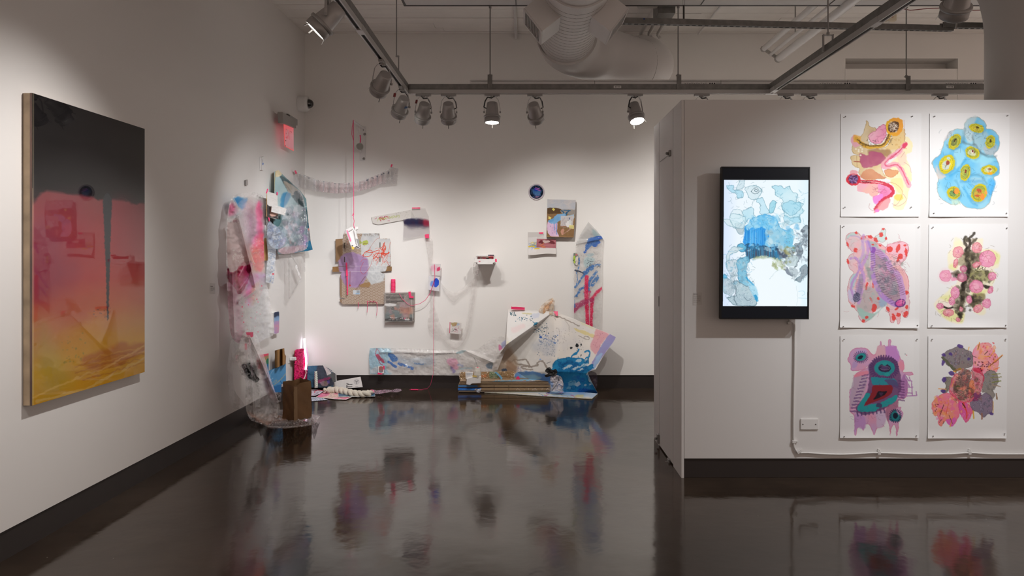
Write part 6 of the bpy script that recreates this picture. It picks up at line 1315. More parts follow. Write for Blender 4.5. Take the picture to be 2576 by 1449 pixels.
th('paper_square', (1079,694, 1106,696, 1105,733, 1077,729), PB, .075, M_paper, 'small white square with bright blue blot', 'paper', group='small painted squares', bg='#d9d7da', step=.5, thick=.003, bump=.006, paint=lambda c: (c.ell(1097,711,7,11,'#1c48c4',.95,8,w=2,c2='#2858d4'), c.ell(1087,714,5,8,'#6c94dc',.85,w=2,f=3), c.line([1094,702,1093,722],1,'#7a50b4',.8)))
th('paper_square', (1131,810, 1161,812, 1160,841, 1130,838), PB, .07, M_paper, 'small white square with tan and pink marks inside the netting loop', 'paper', group='small painted squares', bg='#e2dcd8', step=.5, thick=.003, bump=.006, paint=lambda c: (c.line([1132,811,1131,838],2,'#e0607a',.85,sm=False), c.poly([1136,812,1150,812,1148,819,1140,820,1136,817],'#b49a68',.85,w=1.5), c.ell(1152,816,4,3,'#a8b8d0',.7,w=1,f=2), c.squig(14,(1136,820,1158,836),7,.7,['#c85070','#e8a0b4','#3c3438'],.7,5)))
# ---- threads crossing the wall
o = MB().tube([W1(PB, x, y, .09) for x, y in ((1004,738), (1012,752), (1025,764), (1036,769), (1056,764), (1070,755), (1082,738), (1094,700), (1093,665))], .0028, 5).build('pink_thread', M_string); props(o, 'thin pink thread looping from the wrapped box to the small squares', 'thread')
o = MB().tube([W1(PB, 1092, 698, .085), W1(PB, 1091, 780, .08), W1(PB, 1090.5, 860, .09), W1(PB, 1090, 940, .10), W1(PB, 1083, 968, .14), W1(PZ, 1076, 976.5, .004), W1(PZ, 1060, 980, .004), W1(PZ, 1044, 979, .004), W1(PZ, 1030, 980, .004)], .0017, 5).build('pink_thread', M_string); props(o, 'thin pink thread running straight down the far wall onto the floor', 'thread')
# ---- foam tray shelf
def tray():
    e = empty('foam_tray', W1(PB, 1222, 653), 'white foam packing tray with pink and dark collage, netting tied beneath', 'foam')
    P = lambda x, y, d: W1(PB, x, y, d)
    pts = [(1195,652), (1245,652), (1245,660), (1240,661.5), (1240,665), (1201,665), (1201,661), (1195,660)]
    MB().prism([P(x, y, .30) for x, y in pts], (0, -.02, 0)).build('front', M_styro, e, bevel=.004)
    MB().prism([P(1199,640.5,.29), P(1243,640.5,.29), P(1243,644,.29), P(1199,644,.29)], (0, -.02, 0)).build('top_rim', M_styro, e, bevel=.003)
    a, b = P(1197, 653, .30), P(1244, 653, .30)
    MB().box(((a.x+b.x)/2, (a.y+YB)/2+.002, P(0, 664, .3).z+.012), (b.x-a.x, YB-a.y-.004, .022)).build('base', M_styro, e, bevel=.004)
    for x in (1198, 1243): MB().prism([P(x-1.5, 642, .29), P(x+1.5, 642, .29), P(x+1.5, 660, .29), P(x-1.5, 660, .29)], (0, .10, 0)).build('side', M_styro, e, bevel=.003)
    MB().prism([P(1191,648,.28), P(1193,648,.28), P(1194,654,.28), P(1191,654,.28)], (0, -.02, 0)).build('side_tab', M_styro, e)
    def pc_(c): c.poly([1202,647,1208,647,1206,653,1202,653],'#b86a70',.9,w=1,f=2); c.poly([1213,648,1222,647,1224,653,1215,652],'#d86a78',.9,w=1,f=2); c.poly([1222,649,1231,650,1230,653,1226,653],'#4a3438',.95,w=1); c.poly([1229,645,1242,644,1242,653,1237,650,1230,649],'#e0324c',.95,w=1,c2='#e05838'); c.line([1209,645,1211,650,1208,653],1,'#6a5c5c',.8)
    sheet('collage', (1201,644.5, 1243,644.5, 1243,653, 1201,653), PB, .265, M_glossy, bg='#d0bfba', step=.4, paint=pc_, parent=e, thick=.002)
    sheet('label', (1228,640.7, 1242,640.7, 1242,644, 1228,644), PB, .3125, M_glossy, bg='#22283a', step=.4, parent=e, paint=lambda c: c.squig(8,(1229,641,1241,643),4,.6,['#c83050','#8aa8c8'],.9,3))
    sheet('print', (1203,656, 1210,656, 1210,659, 1203,659), PB, .3215, M_glossy, bg='#e6dfdc', step=.4, parent=e, paint=lambda c: c.ell(1206.5,657.5,2,1,'#e04a68',.9,f=1))
    tape('tape', (1245,651.5, 1249.5,651.5, 1250.5,659, 1246,659), PB, .31, e)
tray()
# ---- disc, box collage, lips paper
def disc():
    c = W1(PB, 1349.5, 483); e = empty('round_disc', c, 'round disc painted dark blue with pink streaks inside a clear rim', 'disc')
    M = Matrix.Translation(c) @ Matrix.Rotation(R(90), 4, 'X')
    MB().lathe([(0, .001), (.088, .001), (.091, .012), (.089, .022), (.080, .024), (.078, .014), (0, .012)], M, 48).build('rim', mat('pink_clear_rim', (.62, .55, .60), rough=.15, coat=.5), e)
    def pd(c_):
        c_.ell(1349.5,483,17,17,'#10192c',1,w=0); c_.squig(60,(1335,468,1364,498),8,1.6,['#2a4468','#0a0e1a','#3c5a80','#1c3050'],.85,5); c_.ell(1350,484,10,10,'#3c6ca4',.9,w=3,f=4,c2='#5a88b8'); c_.poly([1344,474,1352,473,1354,480,1346,481],'#1f3fa4',.9,w=2,f=2); c_.line([1346,475,1360,480],1.6,'#c85ac0',.9); c_.line([1347,472,1358,475],1.3,'#d87ac8',.9); c_.ell(1350,496,5,2,'#c48aa4',.7,w=2,f=2); c_.squig(8,(1338,490,1362,498),5,.8,'#8a6a9c',.7,6); c_.ell(1349.5,483,18,18,'#0c1220',0,w=0)
    t = np.arange(28)/28*2*np.pi; sheet('picture', np.stack([1349.5+17*np.cos(t), 483+17*np.sin(t)], -1).ravel(), PB, .017, M_card, bg='#141c30', step=.4, paint=pd, parent=e)
disc()
Tb = (1280, 430, .2761)
def p_boxc(c):
    c.setT(Tb); L, Po, E = c.line, c.poly, c.ell
    c.noise(.05, 20, 4); Po([350,258,608,264,606,352,540,356,480,352,430,336,350,338], '#c6c2c2', .97, w=2, c2='#b8bcc4'); c.squig(40,(356,264,600,345),60,2,['#aab4c4','#d4d0ce'],.5,121,0)
    Po([350,340,430,338,480,352,480,382,400,390,350,388], '#5c4630', .97, w=2); Po([480,352,600,356,596,402,530,396,480,384], '#9c968f', .95, w=2); L([480,360,500,385,495,410], 12, '#2c5a80', .9, w=5); L([545,360,520,400,515,430], 12, '#2c5a80', .9, w=5); L([500,358,560,362],8,'#2f6088',.9)
    Po([355,460,400,430,440,400,480,390,520,392,500,430,440,470,400,490], '#6ba4d4', .97, w=5, c2='#8ab8e0'); L([500,420,585,405,580,435,520,440], 16, '#b4d0e4', .85, w=5)
    Po([352,470,400,485,440,480,440,560,460,600,400,600,355,560], '#dcb8d8', .97, w=5, c2='#e6c8e2'); L([412,480,416,540],7,'#6ba0d8',.9); L([432,480,438,580],6,'#6ba0d8',.9)
    Po([475,410,590,412,585,502,470,502], '#cfc9c8', .93, w=2, sm=False); c.squig(14,(480,420,580,495),50,3,'#a8a4ac',.7,122,90); L([470,503,590,503],2.5,'#d06a6a',.6,sm=False); L([552,428,552,440],7,'#24406c',.9); E(545,485,26,30,'#e8e6e4',.95,20,w=5); E(560,465,14,22,'#d8dcd8',.9,w=4)
    Po([404,336,422,350,410,366,393,352], '#e6d870', .97, sm=False); Po([362,412,388,424,380,442,360,436], '#ead878', .97, sm=False); Po([550,494,594,496,592,528,550,526], '#e4dc92', .97, sm=False); c.writing(553,500,590,526,4,'#b4a860',.7,4,wd=2)
    Po([470,560,490,525,502,545,490,585], '#cf9a86', .9, w=5); L([500,570,540,545,560,520], 9, '#b58c7c', .7, w=4); L([530,555,575,520],5,'#c8a898',.7); L([348,340,344,600],6,'#6a4c30',.9,sm=False); L([345,600,590,604],7,'#b08a60',.9,sm=False)
    c.dots(16,(360,490,460,590),2,4,'#8a6aa0',.7,7)
e = empty('cardboard_collage', W1(PB, 1412, 550), 'brown box lid collaged with blue and lilac paint, yellow notes and tracing paper flap', 'collage')
bo = (1377,524, 1447,526, 1443,597, 1375,596)
box_on(PB, bo, .002, .085, 'box', M_kraft, None, None, parent=e)
sheet('front', (1377,501.5, 1448,503, 1446,560, 1443,597, 1375,596, 1376,550), PB, lambda x, y: .088-.02*np.clip((523-y)/20, 0, 1), M_card, bg='#8f6f4c', step=.5, paint=p_boxc, parent=e, thick=.003)
def p_lips(c):
    c.setT(Tb); L, Po, E = c.line, c.poly, c.ell
    Po([178,556,285,558,300,570,290,600,178,606], '#cfcac6', .95, w=1); Po([178,606,260,600,250,740,178,746], '#dedad8', .9, sm=False)
    c.squig(24,(180,650,250,700),60,4,['#5a8cd0','#e4c83c','#7aa0d8'],.85,131,0); L([180,690,235,688],9,'#e8c83c',.9,w=3); L([235,708,275,706],10,'#ecc840',.9,w=3)
    Po([255,618,430,624,428,704,330,700,252,696], '#a8606a', .97, sm=False, c2='#b87078'); Po([270,660,290,635,330,628,380,632,415,650,420,672,380,660,340,655,300,664], '#6c2c34', .9, w=3); Po([312,632,372,636,368,652,330,656,312,648], '#d8c0bc', .95, w=2); L([275,662,330,676,400,676,420,666], 12, '#c07a80', .85, w=3); L([400,640,420,660],9,'#7c3038',.8); c.squig(10,(270,672,330,698),30,4,['#e4a03c','#d86050'],.7,132,0)
e = empty('lips_paper', W1(PB, 1363, 613), 'white paper with a red photo of an open mouth and yellow marks', 'paper')
sheet('paper', (1328.5,584, 1366,584, 1366,600, 1398.5,601, 1398.5,639, 1375,638, 1345,641, 1329,642), PB, lambda x, y: .03+.03*np.clip((y-625)/16, 0, 1), M_paper, bg='#dad5d1', step=.5, paint=p_lips, parent=e, thick=.001)
tape('tape', (1356,584, 1367,584, 1367,588, 1356,588), PB, .036, e)
# ---- tall bubble wrap panel
def p_tall(c):
    c.setT(Tb); L, E = c.line, c.ell
    def Po(*a, **k): k.setdefault('al', .85); return c.poly(*a, **k)
    c.A[:] = .5; c.noise(.06, 5, 3)
    Po([715,470,855,610,800,640,612,665,640,600], '#c2c2c0', .8, w=5, f=20, al=.6); Po([760,530,855,600,840,620,780,600], '#98b8bc', .8, w=8, f=14)
    L([850,605,790,610,740,640,710,700,690,745], 18, '#245ab4', .95, w=6, al=.95); L([845,606,800,620,760,650,780,680,820,650], 24, '#2458b0', .95, w=9, dry=.3, al=.95); Po([720,620,800,605,830,620,790,690,750,690,700,720], '#2f6ab8', .85, w=9)
    E(740,765,36,12,'#8fbccc',.8,w=6,f=9); Po([690,780,770,790,760,860,700,880], '#a4c8d0', .7, w=12, f=20); c.dots(60,(700,820,840,890),2,5,'#24344c',.85,8); c.dots(30,(660,740,830,820),2,3,'#30404c',.7,9)
    bl = '#2f6db4'
    for p, wd in (([830,855,760,870,700,920,660,980],24),([800,920,740,990,720,1060,690,1130],26),([810,970,760,1040],34),([640,1080,700,1060,740,1100],24),([660,980,610,1060],22),([640,800,636,900],12),([625,910,620,1040],10),([600,1150,640,1110],16),([760,880,690,930],40),([700,1040,640,1100,620,1140],18)): L(p, wd, bl, .85, w=8, dry=.35, al=.9)
    L([602,905,640,915,680,930], 12, '#1c3050', .95, w=3, al=.95); Po([610,900,640,908,630,925,610,915],'#1c3050',.9)
    rd = '#dc1f50'
    L([712,965,708,1040,706,1160,712,1240,718,1430], 34, rd, .93, w=5, f=10, al=.95); L([758,1160,752,1300,745,1430], 30, rd, .93, w=5, f=10, al=.95); L([845,1070,790,1120,755,1180], 26, rd, .9, w=5, f=10, al=.95); L([592,1270,640,1220,700,1190,755,1180], 50, '#a82a5c', .85, w=8, f=16, al=.92); L([690,1100,720,1160,740,1100], 20, '#d83a64', .8, w=5); L([600,1180,600,1240],14,bl,.8,w=4)
    L([735,1190,733,1430],5,'#e9c8d0',.7); c.dots(420,(600,660,850,1440),1.5,3.2,'#eeeae8',.55,14)
def off_tall(px, py): return .025+.09*np.clip((600-py)/40, 0, 1)*.6
e = empty('bubble_wrap', W1(PB, 1480, 700), 'tall narrow bubble wrap with pointed top, blue strokes and red stick shape', 'bubble wrap')
sheet('sheet', (1480,558, 1500,578, 1516,598, 1518,606, 1515,640, 1515,700, 1514,760, 1513,835, 1443,835, 1444,760, 1443,700, 1446,640, 1449,612, 1460,590), PB, off_tall, M_bub, bg='#dedad6', paint=p_tall, parent=e, step=.8, bump=.02, bscale=20, folds=((1449,614,1516,600,.03,3),))
def p_gr(c): c.poly([1444,640,1448,650,1447,662,1443,660],'#b8d448',.95,w=1); c.poly([1441,636,1447,635,1447,642,1442,643],'#6c7474',.9,w=1); c.ell(1450,641,3,3,'#c87a78',.9); c.poly([1448,650,1454,646,1453,665,1448,665],'#e8dcd4',.9); c.squig(8,(1442,640,1449,664),6,.8,['#2c3c3c','#708c2c'],.8,3)
th('painted_chip', (1443,637, 1450,635.5, 1454.5,640, 1453,668, 1446,666, 1441,655), PB, .05, M_glossy, 'small lime and grey painted chip at the edge of the tall bubble wrap', 'chip', bg='#9ca8a0', step=.4, thick=.02, rim='#c9c4b8', paint=p_gr)
# ---- orange film triangle
th('orange_film', (1352,786, 1362,768, 1376,756, 1390,748, 1396,758, 1394,772, 1390,792, 1372,790), PB, lambda x, y: .05+.02*np.sin(x/4), M_clear, 'crumpled orange and clear film peeking over the big folded canvas', 'plastic', bg='#e4c8a4', al=.5, bump=.03, bscale=7, rag=.7, paint=lambda c: (c.poly([1366,776,1380,760,1390,754,1388,764,1376,778,1368,790],'#e0a468',.9,w=2,f=5,al=.85), c.line([1378,784,1384,766,1391,757],2.5,'#b06c38',.8,w=1), c.squig(20,(1356,752,1394,788),8,.7,'#ffffff',.8,4)))
# ---- long bubble wrap low on the wall
Tl = (920, 860, .13975)
def p_long(c):
    c.setT(Tl); E = c.ell
    def L(*a, **k): k.setdefault('al', .85); return c.line(*a, **k)
    def Po(*a, **k): k.setdefault('al', .82); return c.poly(*a, **k)
    c.A[:] = .5; c.noise(.08, 4, 6)
    Po([60,110,300,105,480,150,420,330,380,480,440,590,120,595,60,580], '#9ccbe0', .85, w=20, f=50, al=.85); Po([100,480,220,460,200,560,90,560], '#dcdcde', .7, w=14, f=26); Po([500,260,800,300,1200,260,1200,420,900,440,600,420], '#b4c4d4', .6, w=26, f=70)
    L([200,120,180,200,190,260,230,320,260,390,310,420], 12, '#a82a4c', .85, w=5); L([200,120,230,160,260,220], 9, '#a83048', .8, w=4); Po([180,240,230,220,280,280,330,340,340,380,290,370,220,300], '#c83058', .85, w=10, f=12)
    Po([410,200,500,220,580,300,560,330,500,360,430,290], '#2c70c0', .95, w=10, f=12); L([410,360,470,400,540,450], 48, '#2f6cc0', .92, w=9, dry=.2); L([590,390,700,430,840,480], 44, '#3470c4', .9, w=9, dry=.3); L([880,390,1040,405], 26, '#6490cc', .8, w=9, f=14, dry=.3); L([400,220,600,300,800,350,1000,380,1200,400], 10, '#7a9cc0', .5, w=14, dry=.7)
    L([520,180,760,200,960,245,1200,225,1400,215,1560,200], 30, '#a09a98', .7, w=8, f=16); L([400,130,600,180,800,190,1000,180,1200,130,1400,140], 4, '#4a484c', .6, w=8, dry=.7); L([600,260,900,280,1100,260,1450,220,1600,190], 6, '#505050', .55, w=8, dry=.7)
    Po([1620,210,1700,160,1790,150,1800,170,1700,210], '#8cb4be', .8, w=8, f=12); Po([1460,330,1560,300,1640,320,1670,400,1650,500,1590,500,1500,430], '#e898a4', .85, w=14, f=26, c2='#e8a0c0'); L([1540,460,1600,540], 50, '#7468a8', .7, w=14, f=26); L([1660,420,1740,430], 40, '#8c98c4', .7, w=14, f=26); L([1700,480,1900,470], 26, '#8cb8cc', .7, w=14, f=22)
    Po([2170,400,2290,370,2270,480,2180,470], '#4c7090', .85, w=8, f=14); Po([2390,50,2470,100,2400,160], '#e04a98', .85, w=8, f=10); Po([2440,20,2580,-60,2520,80,2460,110], '#7a88c8', .7, w=9, f=20); c.dots(500,(70,110,2300,590),4,8,'#e8e8e8',.4,15); L([80,590,700,600,1640,610], 10, '#7c7876', .7, w=5, dry=.5); L([1800,180,2100,370,2280,300],5,'#ffffff',.85,w=4,dry=.3); L([1830,170,2000,190,2300,230],5,'#ffffff',.8,w=4,dry=.4)
    E(2260,50,60,26,'#fbfbfb',.6,w=14,f=20)
def off_long(px, py): return .035+.12*np.clip((px-1160)/90, 0, 1)
e = empty('bubble_wrap', W1(PB, 1090, 910), 'long low band of bubble wrap with blue waves just above the dark baseboard', 'bubble wrap')
sheet('sheet', (930,876, 960,875, 1040,877, 1100,880, 1130,880, 1170,881, 1200,880, 1222,862, 1240,849, 1262,846, 1272,850, 1272,880, 1262,905, 1250,935, 1244,950, 1200,946, 1150,945, 1060,944, 980,943, 930,941, 928,900), PB, off_long, M_bub, bg='#ebe7e4', paint=p_long, parent=e, step=.9, bump=.03, bscale=16, folds=((1170,882,1240,912,.05,4), (960,886,1150,888,.02,4)))
def p_fr(c): c.line([952,922,965,921,966,938,952,938,952,922],2.2,'#efecea',.97,sm=False); c.poly([954,923,963,923,963,936,954,936],'#b8685c',.97,c2='#8a8490')
e2 = sheet('tiny_picture', (951,921, 966,920, 966,939, 951,939), PB, .085, M_glossy, bg='#e4e0de', step=.4, paint=p_fr, thick=.006); props(e2, 'tiny framed red picture stuck on the long bubble wrap', 'picture')
for out in ((963,920, 967.5,920, 967.5,930, 965,930), (950,937, 962,939, 962,942, 950,942)): tape('tape', out, PB, .088, e2)
# ------------------------------------------------------------------ big folded canvas against the wall
def trifield(tris):
    T = [np.array(t, float).reshape(3, 3) for t in tris]
    allp = np.concatenate(T)
    def f(px, py):
        w_ = 1/((px[..., None]-allp[:, 0])**2+(py[..., None]-allp[:, 1])**2+4); out = (w_*allp[:, 2]).sum(-1)/w_.sum(-1)
        best = np.full(px.shape, -1e9)
        for t in T:
            a, b, c = t; det = (b[1]-c[1])*(a[0]-c[0])+(c[0]-b[0])*(a[1]-c[1])
            u = ((b[1]-c[1])*(px-c[0])+(c[0]-b[0])*(py-c[1]))/det; v = ((c[1]-a[1])*(px-c[0])+(a[0]-c[0])*(py-c[1]))/det; w2 = 1-u-v
            m = np.minimum(np.minimum(u, v), w2); g = (m > best) & (m > -.25)
            uu, vv = u, v
            out = np.where(g, uu*a[2]+vv*b[2]+w2*c[2], out); best = np.where(g, m, best)
        return np.maximum(out, .03)
    return f
Tt = (1100, 730, .2002)
def p_tent(c):
    c.setT(Tt); L, Po, E = c.line, c.poly, c.ell
    c.noise(.05, 60, 3)
    Po([890,270,1100,250,1440,270,1300,420,1080,540,900,660], '#f0eeec', .8, w=14, f=30); Po([1400,330,1800,400,2000,480,1950,900,1500,900,1250,860], '#e6dfd6', .8, w=20, f=60, c2='#ddd8d4')
    Po([880,640,905,640,940,600,900,660,870,690],'#e8e2b0',.6,w=9,f=12); Po([930,470,1080,420,1100,480,960,540],'#f0d8d8',.6,w=14,f=30); Po([1070,282,1180,290,1180,305,1080,300],'#d8d0a0',.8,w=5,f=8); Po([1180,300,1280,290,1270,350,1190,360],'#cfd4e4',.7,w=10,f=20)
    c.dots(26,(905,275,985,320),3,7,'#4a6a74',.85,3); c.dots(26,(980,300,1200,390),3,8,['#2a6480','#3a5a6c'],.85,4); E(1235,425,24,14,'#2a7ca0',.9,-20,w=8); L([1200,395,1230,415],7,'#2a6c94',.8); c.dots(60,(1200,400,1400,560),3,7,['#22485c','#2c4450','#3a5a80'],.85,5)
    c.dots(90,(1280,560,1520,700),2,7,['#2c58a8','#34508c','#2a4a68'],.8,6); E(1303,590,14,14,'#2c58b0',.9,w=5); E(1475,665,18,14,'#2c60b4',.9,w=6); L([1330,600,1400,620,1460,650],5,'#4a70b4',.7,w=6); c.dots(60,(1260,680,1480,830),2,6,['#3a5a80','#22364a'],.75,7); E(1293,870,10,8,'#6a9ad8',.8,w=3,f=6)
    c.dots(70,(1400,480,1840,760),1.5,3.5,'#5a4c44',.6,8)
    Po([1180,660,1300,640,1480,640,1500,760,1440,820,1300,780,1200,740],'#c2c4ca',.55,w=20,f=50)
    gy = '#94897f'
    L([1440,325,1540,340,1640,380,1780,450],14,gy,.8,w=7,f=8); L([1600,370,1650,440,1660,520],8,'#b0a8a0',.6,w=5,f=8); L([1780,570,1850,610,1900,620,1905,590,1860,580,1840,600],9,gy,.75,w=4); L([1500,470,1530,500,1540,620],8,'#b8b0a8',.5,w=4,f=8); L([1310,520,1360,470,1380,460,1370,560],9,'#a8a09a',.6,w=4,f=6)
    Po([1450,340,1480,350,1490,385,1470,350],'#8f867e',.6)
    Po([1720,480,1800,500,2030,580,2060,600,1990,610,1860,560,1760,520],'#e0cf92',.85,w=8,f=9); Po([1800,360,1960,470,2000,500,1820,430],'#ddd9b8',.7,w=8,f=10)
    Po([1990,490,2080,510,2160,550,2060,680,2040,760,1990,800,1930,750,1930,660,1970,590],'#e3a9a6',.9,w=9,f=12,c2='#dca0aa'); c.dots(26,(1960,540,2100,740),2,4,'#a86470',.7,9); L([1930,600,2040,570,1980,700],3,'#b87078',.6,w=5)
    Po([2170,548,2240,580,2245,600,2110,790,1990,960,1960,990,1890,1020,1990,830,2060,700],'#a093c4',.97,w=4,c2='#9a98c8'); Po([2000,830,2080,800,1990,960,1930,1000,1900,1010,1980,900],'#8fb0d8',.9,w=9,f=14,c2='#a4c4e4'); 
    bk = '#1c2024'
    E(1755,695,20,24,bk,.97,w=7); E(1683,725,18,14,bk,.95,w=5); E(1808,685,9,14,bk,.95,w=3); c.dots(10,(1740,700,1840,850),3,7,bk,.9,10); L([1375,920,1420,900],5,bk,.8)
    L([850,905,900,920,960,880,1000,870],14,gy,.8,w=6); L([960,880,1000,925,1060,930,1180,960,1260,940,1260,910,1330,895,1380,990],22,gy,.85,w=7); L([1010,880,1090,870,1120,880,1170,960],18,gy,.85,w=6); L([1180,960,1060,960,1090,985,1200,1000],16,gy,.8,w=6)
    Po([740,860,860,700,900,700,1000,860,980,1030,690,1030], '#b39a82', .75, w=20, f=50); Po([880,880,990,960,990,1040,880,1040],'#a8866c',.7,w=14,f=26); E(843,1005,36,18,'#44546c',.85,w=8,f=8); c.squig(16,(1000,960,1050,1020),30,3,'#8a7c9c',.6,141)
    bl = '#1478b0'
    Po([1460,910,1500,880,1560,850,1640,840,1700,855,1780,850,1860,870,1900,840,1900,920,1850,960,1960,930,1960,980,1890,1020,1885,1080,1920,1150,2020,1290,1860,1290,1700,1290,1600,1280,1560,1100,1440,1040,1400,1030,1450,980],bl,.96,w=14,ws=50,c2='#1c7cae',edge=('#0c4c7c',10,.5))
    Po([1470,920,1700,900,1860,960,1880,1020,1660,1040,1500,1030],'#0f5a90',.8,w=20,f=30,c2='#1a80b4'); L([1680,860,1700,820,1760,780,1780,745],22,bl,.95,w=7); L([1860,860,1910,830,1920,780,1890,765,1850,780],20,bl,.9,w=7,dry=.1); L([1700,860,1800,860,1880,900],12,bl,.9,w=6)
    c.blots(30, (1480,900,1880,1040), 16, 50, ['#0c5a94','#2a94c8','#1a78b4','#0a4c80'], .5, 31); c.blots(26, (1590,1060,1980,1280), 16, 50, ['#1a6ca8','#3a90bc','#2050a0','#5aa0c4'], .5, 32)
    for x, y, rx, ry in ((1780,885,40,18),(1870,880,26,14),(1640,965,70,16),(1740,980,60,14),(1850,940,50,16),(1690,1170,50,30),(1760,1180,40,26),(1650,1230,40,18),(1860,1190,24,14),(1930,1180,22,12),(1800,1000,40,9)): E(x, y, rx, ry, '#cfd8dc', .8, -20, w=12, ws=20)
    Po([1600,1060,1740,1060,1720,1270,1620,1270],'#2c7ca4',.5,w=14,f=30); Po([1800,1230,2000,1260,2020,1290,1800,1295],'#1a58a8',.9,w=9,f=12); c.squig(60,(1460,880,1900,1280),60,7,['#0c4878','#2c94c4','#1c78a8'],.5,142)
    Po([980,1060,1050,1030,1200,1020,1340,1060,1480,1080,1500,1180,980,1180],'#4a78b8',.9,w=12,f=16,c2='#6c9cd0'); Po([1060,1080,1200,1060,1300,1100,1200,1130],'#9cc0c8',.7,w=12,f=20)
    L([1885,1045,1930,1130,2022,1295],9,'#c9c4c4',.95,sm=False); L([895,260,1200,262,1450,290],6,'#d8d4d0',.8)
    L([1440,290,1800,390,2160,550],5,'#f0ece4',.8)
def pt3(i): return [float(v) for v in i]
a_, b_, i_, j_, k_, m_, c_, d_, e_, f_, h_, g_ = (1278,781,.035), (1392,785,.06), (1273,868,.27), (1247,903,.09), (1300,935,.11), (1400,935,.36), (1549,848,.20), (1499,929,.37), (1476,938,.37), (1505,990,.28), (1380,988,.24), (1238,950,.08)
tf = trifield([a_+b_+i_, b_+i_+j_, b_+j_+k_, j_+k_+g_, b_+k_+m_, b_+c_+m_, c_+d_+m_, d_+e_+m_, e_+m_+h_, e_+f_+h_, k_+m_+h_, g_+k_+h_])
def off_tent(px, py): return tf(px, py)+.012*np.sin(px/19+py/31)+.012*(fbm(px, py, 30, 3)-.5)
e = empty('draped_canvas', W1(PB, 1400, 985, .2), 'big stiff painted canvas folded like a tent, splashed blue, held by two pink tapes', 'canvas')
sheet('canvas', (1278,779, 1320,780, 1392,784, 1402,786, 1440,800, 1500,826, 1530,838, 1549,848, 1546,858, 1520,892, 1499,929, 1478,936, 1484,952, 1505,991, 1450,988, 1400,986, 1300,975, 1238,955, 1240,935, 1247,903, 1273,868, 1275,820), PB, off_tent, M_cv, bg='#dedad4', step=.9, paint=p_tent, parent=e, thick=.004, rim='#e8e4de')
tape('tape', (1286,771, 1320,773, 1320,780, 1286,778), PB, .06, e); tape('tape', (1391.5,783, 1403,783, 1404,794, 1399,795), PB, lambda x, y: tf(x, y)+.025, e)
th('dark_film', (1477,940, 1487,933, 1500,938, 1503,948, 1502,975, 1496,978, 1486,958), PB, .12, M_clear, 'dark mauve film tucked behind the right fold of the big canvas', 'plastic', bg='#6a5a68', al=.75, bump=.02, bscale=8)
def p_cr(c): c.squig(14,(1384,945,1416,984),18,1.6,['#8a9cc4','#4c6a9c','#c4c4d4'],.8,3); c.line([1407,945,1403,962,1388,984],1.2,'#33465c',.9); c.poly([1384,960,1392,966,1390,978,1385,972],'#7c9ccc',.8,w=2,f=2)
th('crumpled_paper', (1384,948, 1392,944, 1404,943, 1412,952, 1418,966, 1416,978, 1404,984, 1388,984, 1385,970), PB, .42, M_paper, 'crumpled white and blue paper between the cardboard stack and blue canvas', 'paper', bg='#d4d0d6', step=.6, bump=.05, bscale=11, paint=p_cr, sm=False)
th('black_ribbon', (1371,934, 1376,926, 1384,924, 1389,931, 1398,928, 1402,936, 1398,944, 1386,946, 1374,949, 1370,944, 1379,940), PB, .44, MATS['black_plastic'], 'knotted black ribbon in front of the blue canvas', 'ribbon', bg='#0c0c0e', al=1.0, step=.5, bump=.03, bscale=7, sm=True)
# floor sheet under the stack
def p_fl(c): c.poly([1380,984,1500,986,1490,1000,1400,997],'#7aa8d8',.7,w=5,f=8,c2='#a4c4e4'); c.squig(10,(1350,984,1440,996),16,1.6,['#c04a7c','#4a78b4'],.7,5,0); c.poly([1448,994,1466,993,1466,998,1450,999],'#d8cc8c',.8,w=2,f=3); c.line([1212,985,1300,989,1400,994,1488,1002],1.2,'#d8d0a0',.9)
th('floor_canvas', (1215,983, 1300,982, 1380,982, 1420,982, 1504,990, 1489,1003, 1420,999, 1350,995, 1280,990, 1216,986.5), PZ, .010, M_cv, 'white and blue painted canvas lying flat under the cardboard stack', 'canvas', bg='#dfe0e4', step=.8, paint=p_fl, thick=.007, rim='#b8b09a')
th('foil_scrap', (1193,980, 1198,977, 1203,979, 1210,977, 1212,983, 1206,988, 1199,987), PB, .42, M_clear, 'small crumpled silver foil scrap at the front of the cardboard stack', 'foil', bg='#b4b4bc', al=1.0, step=.5, bump=.05, bscale=4)
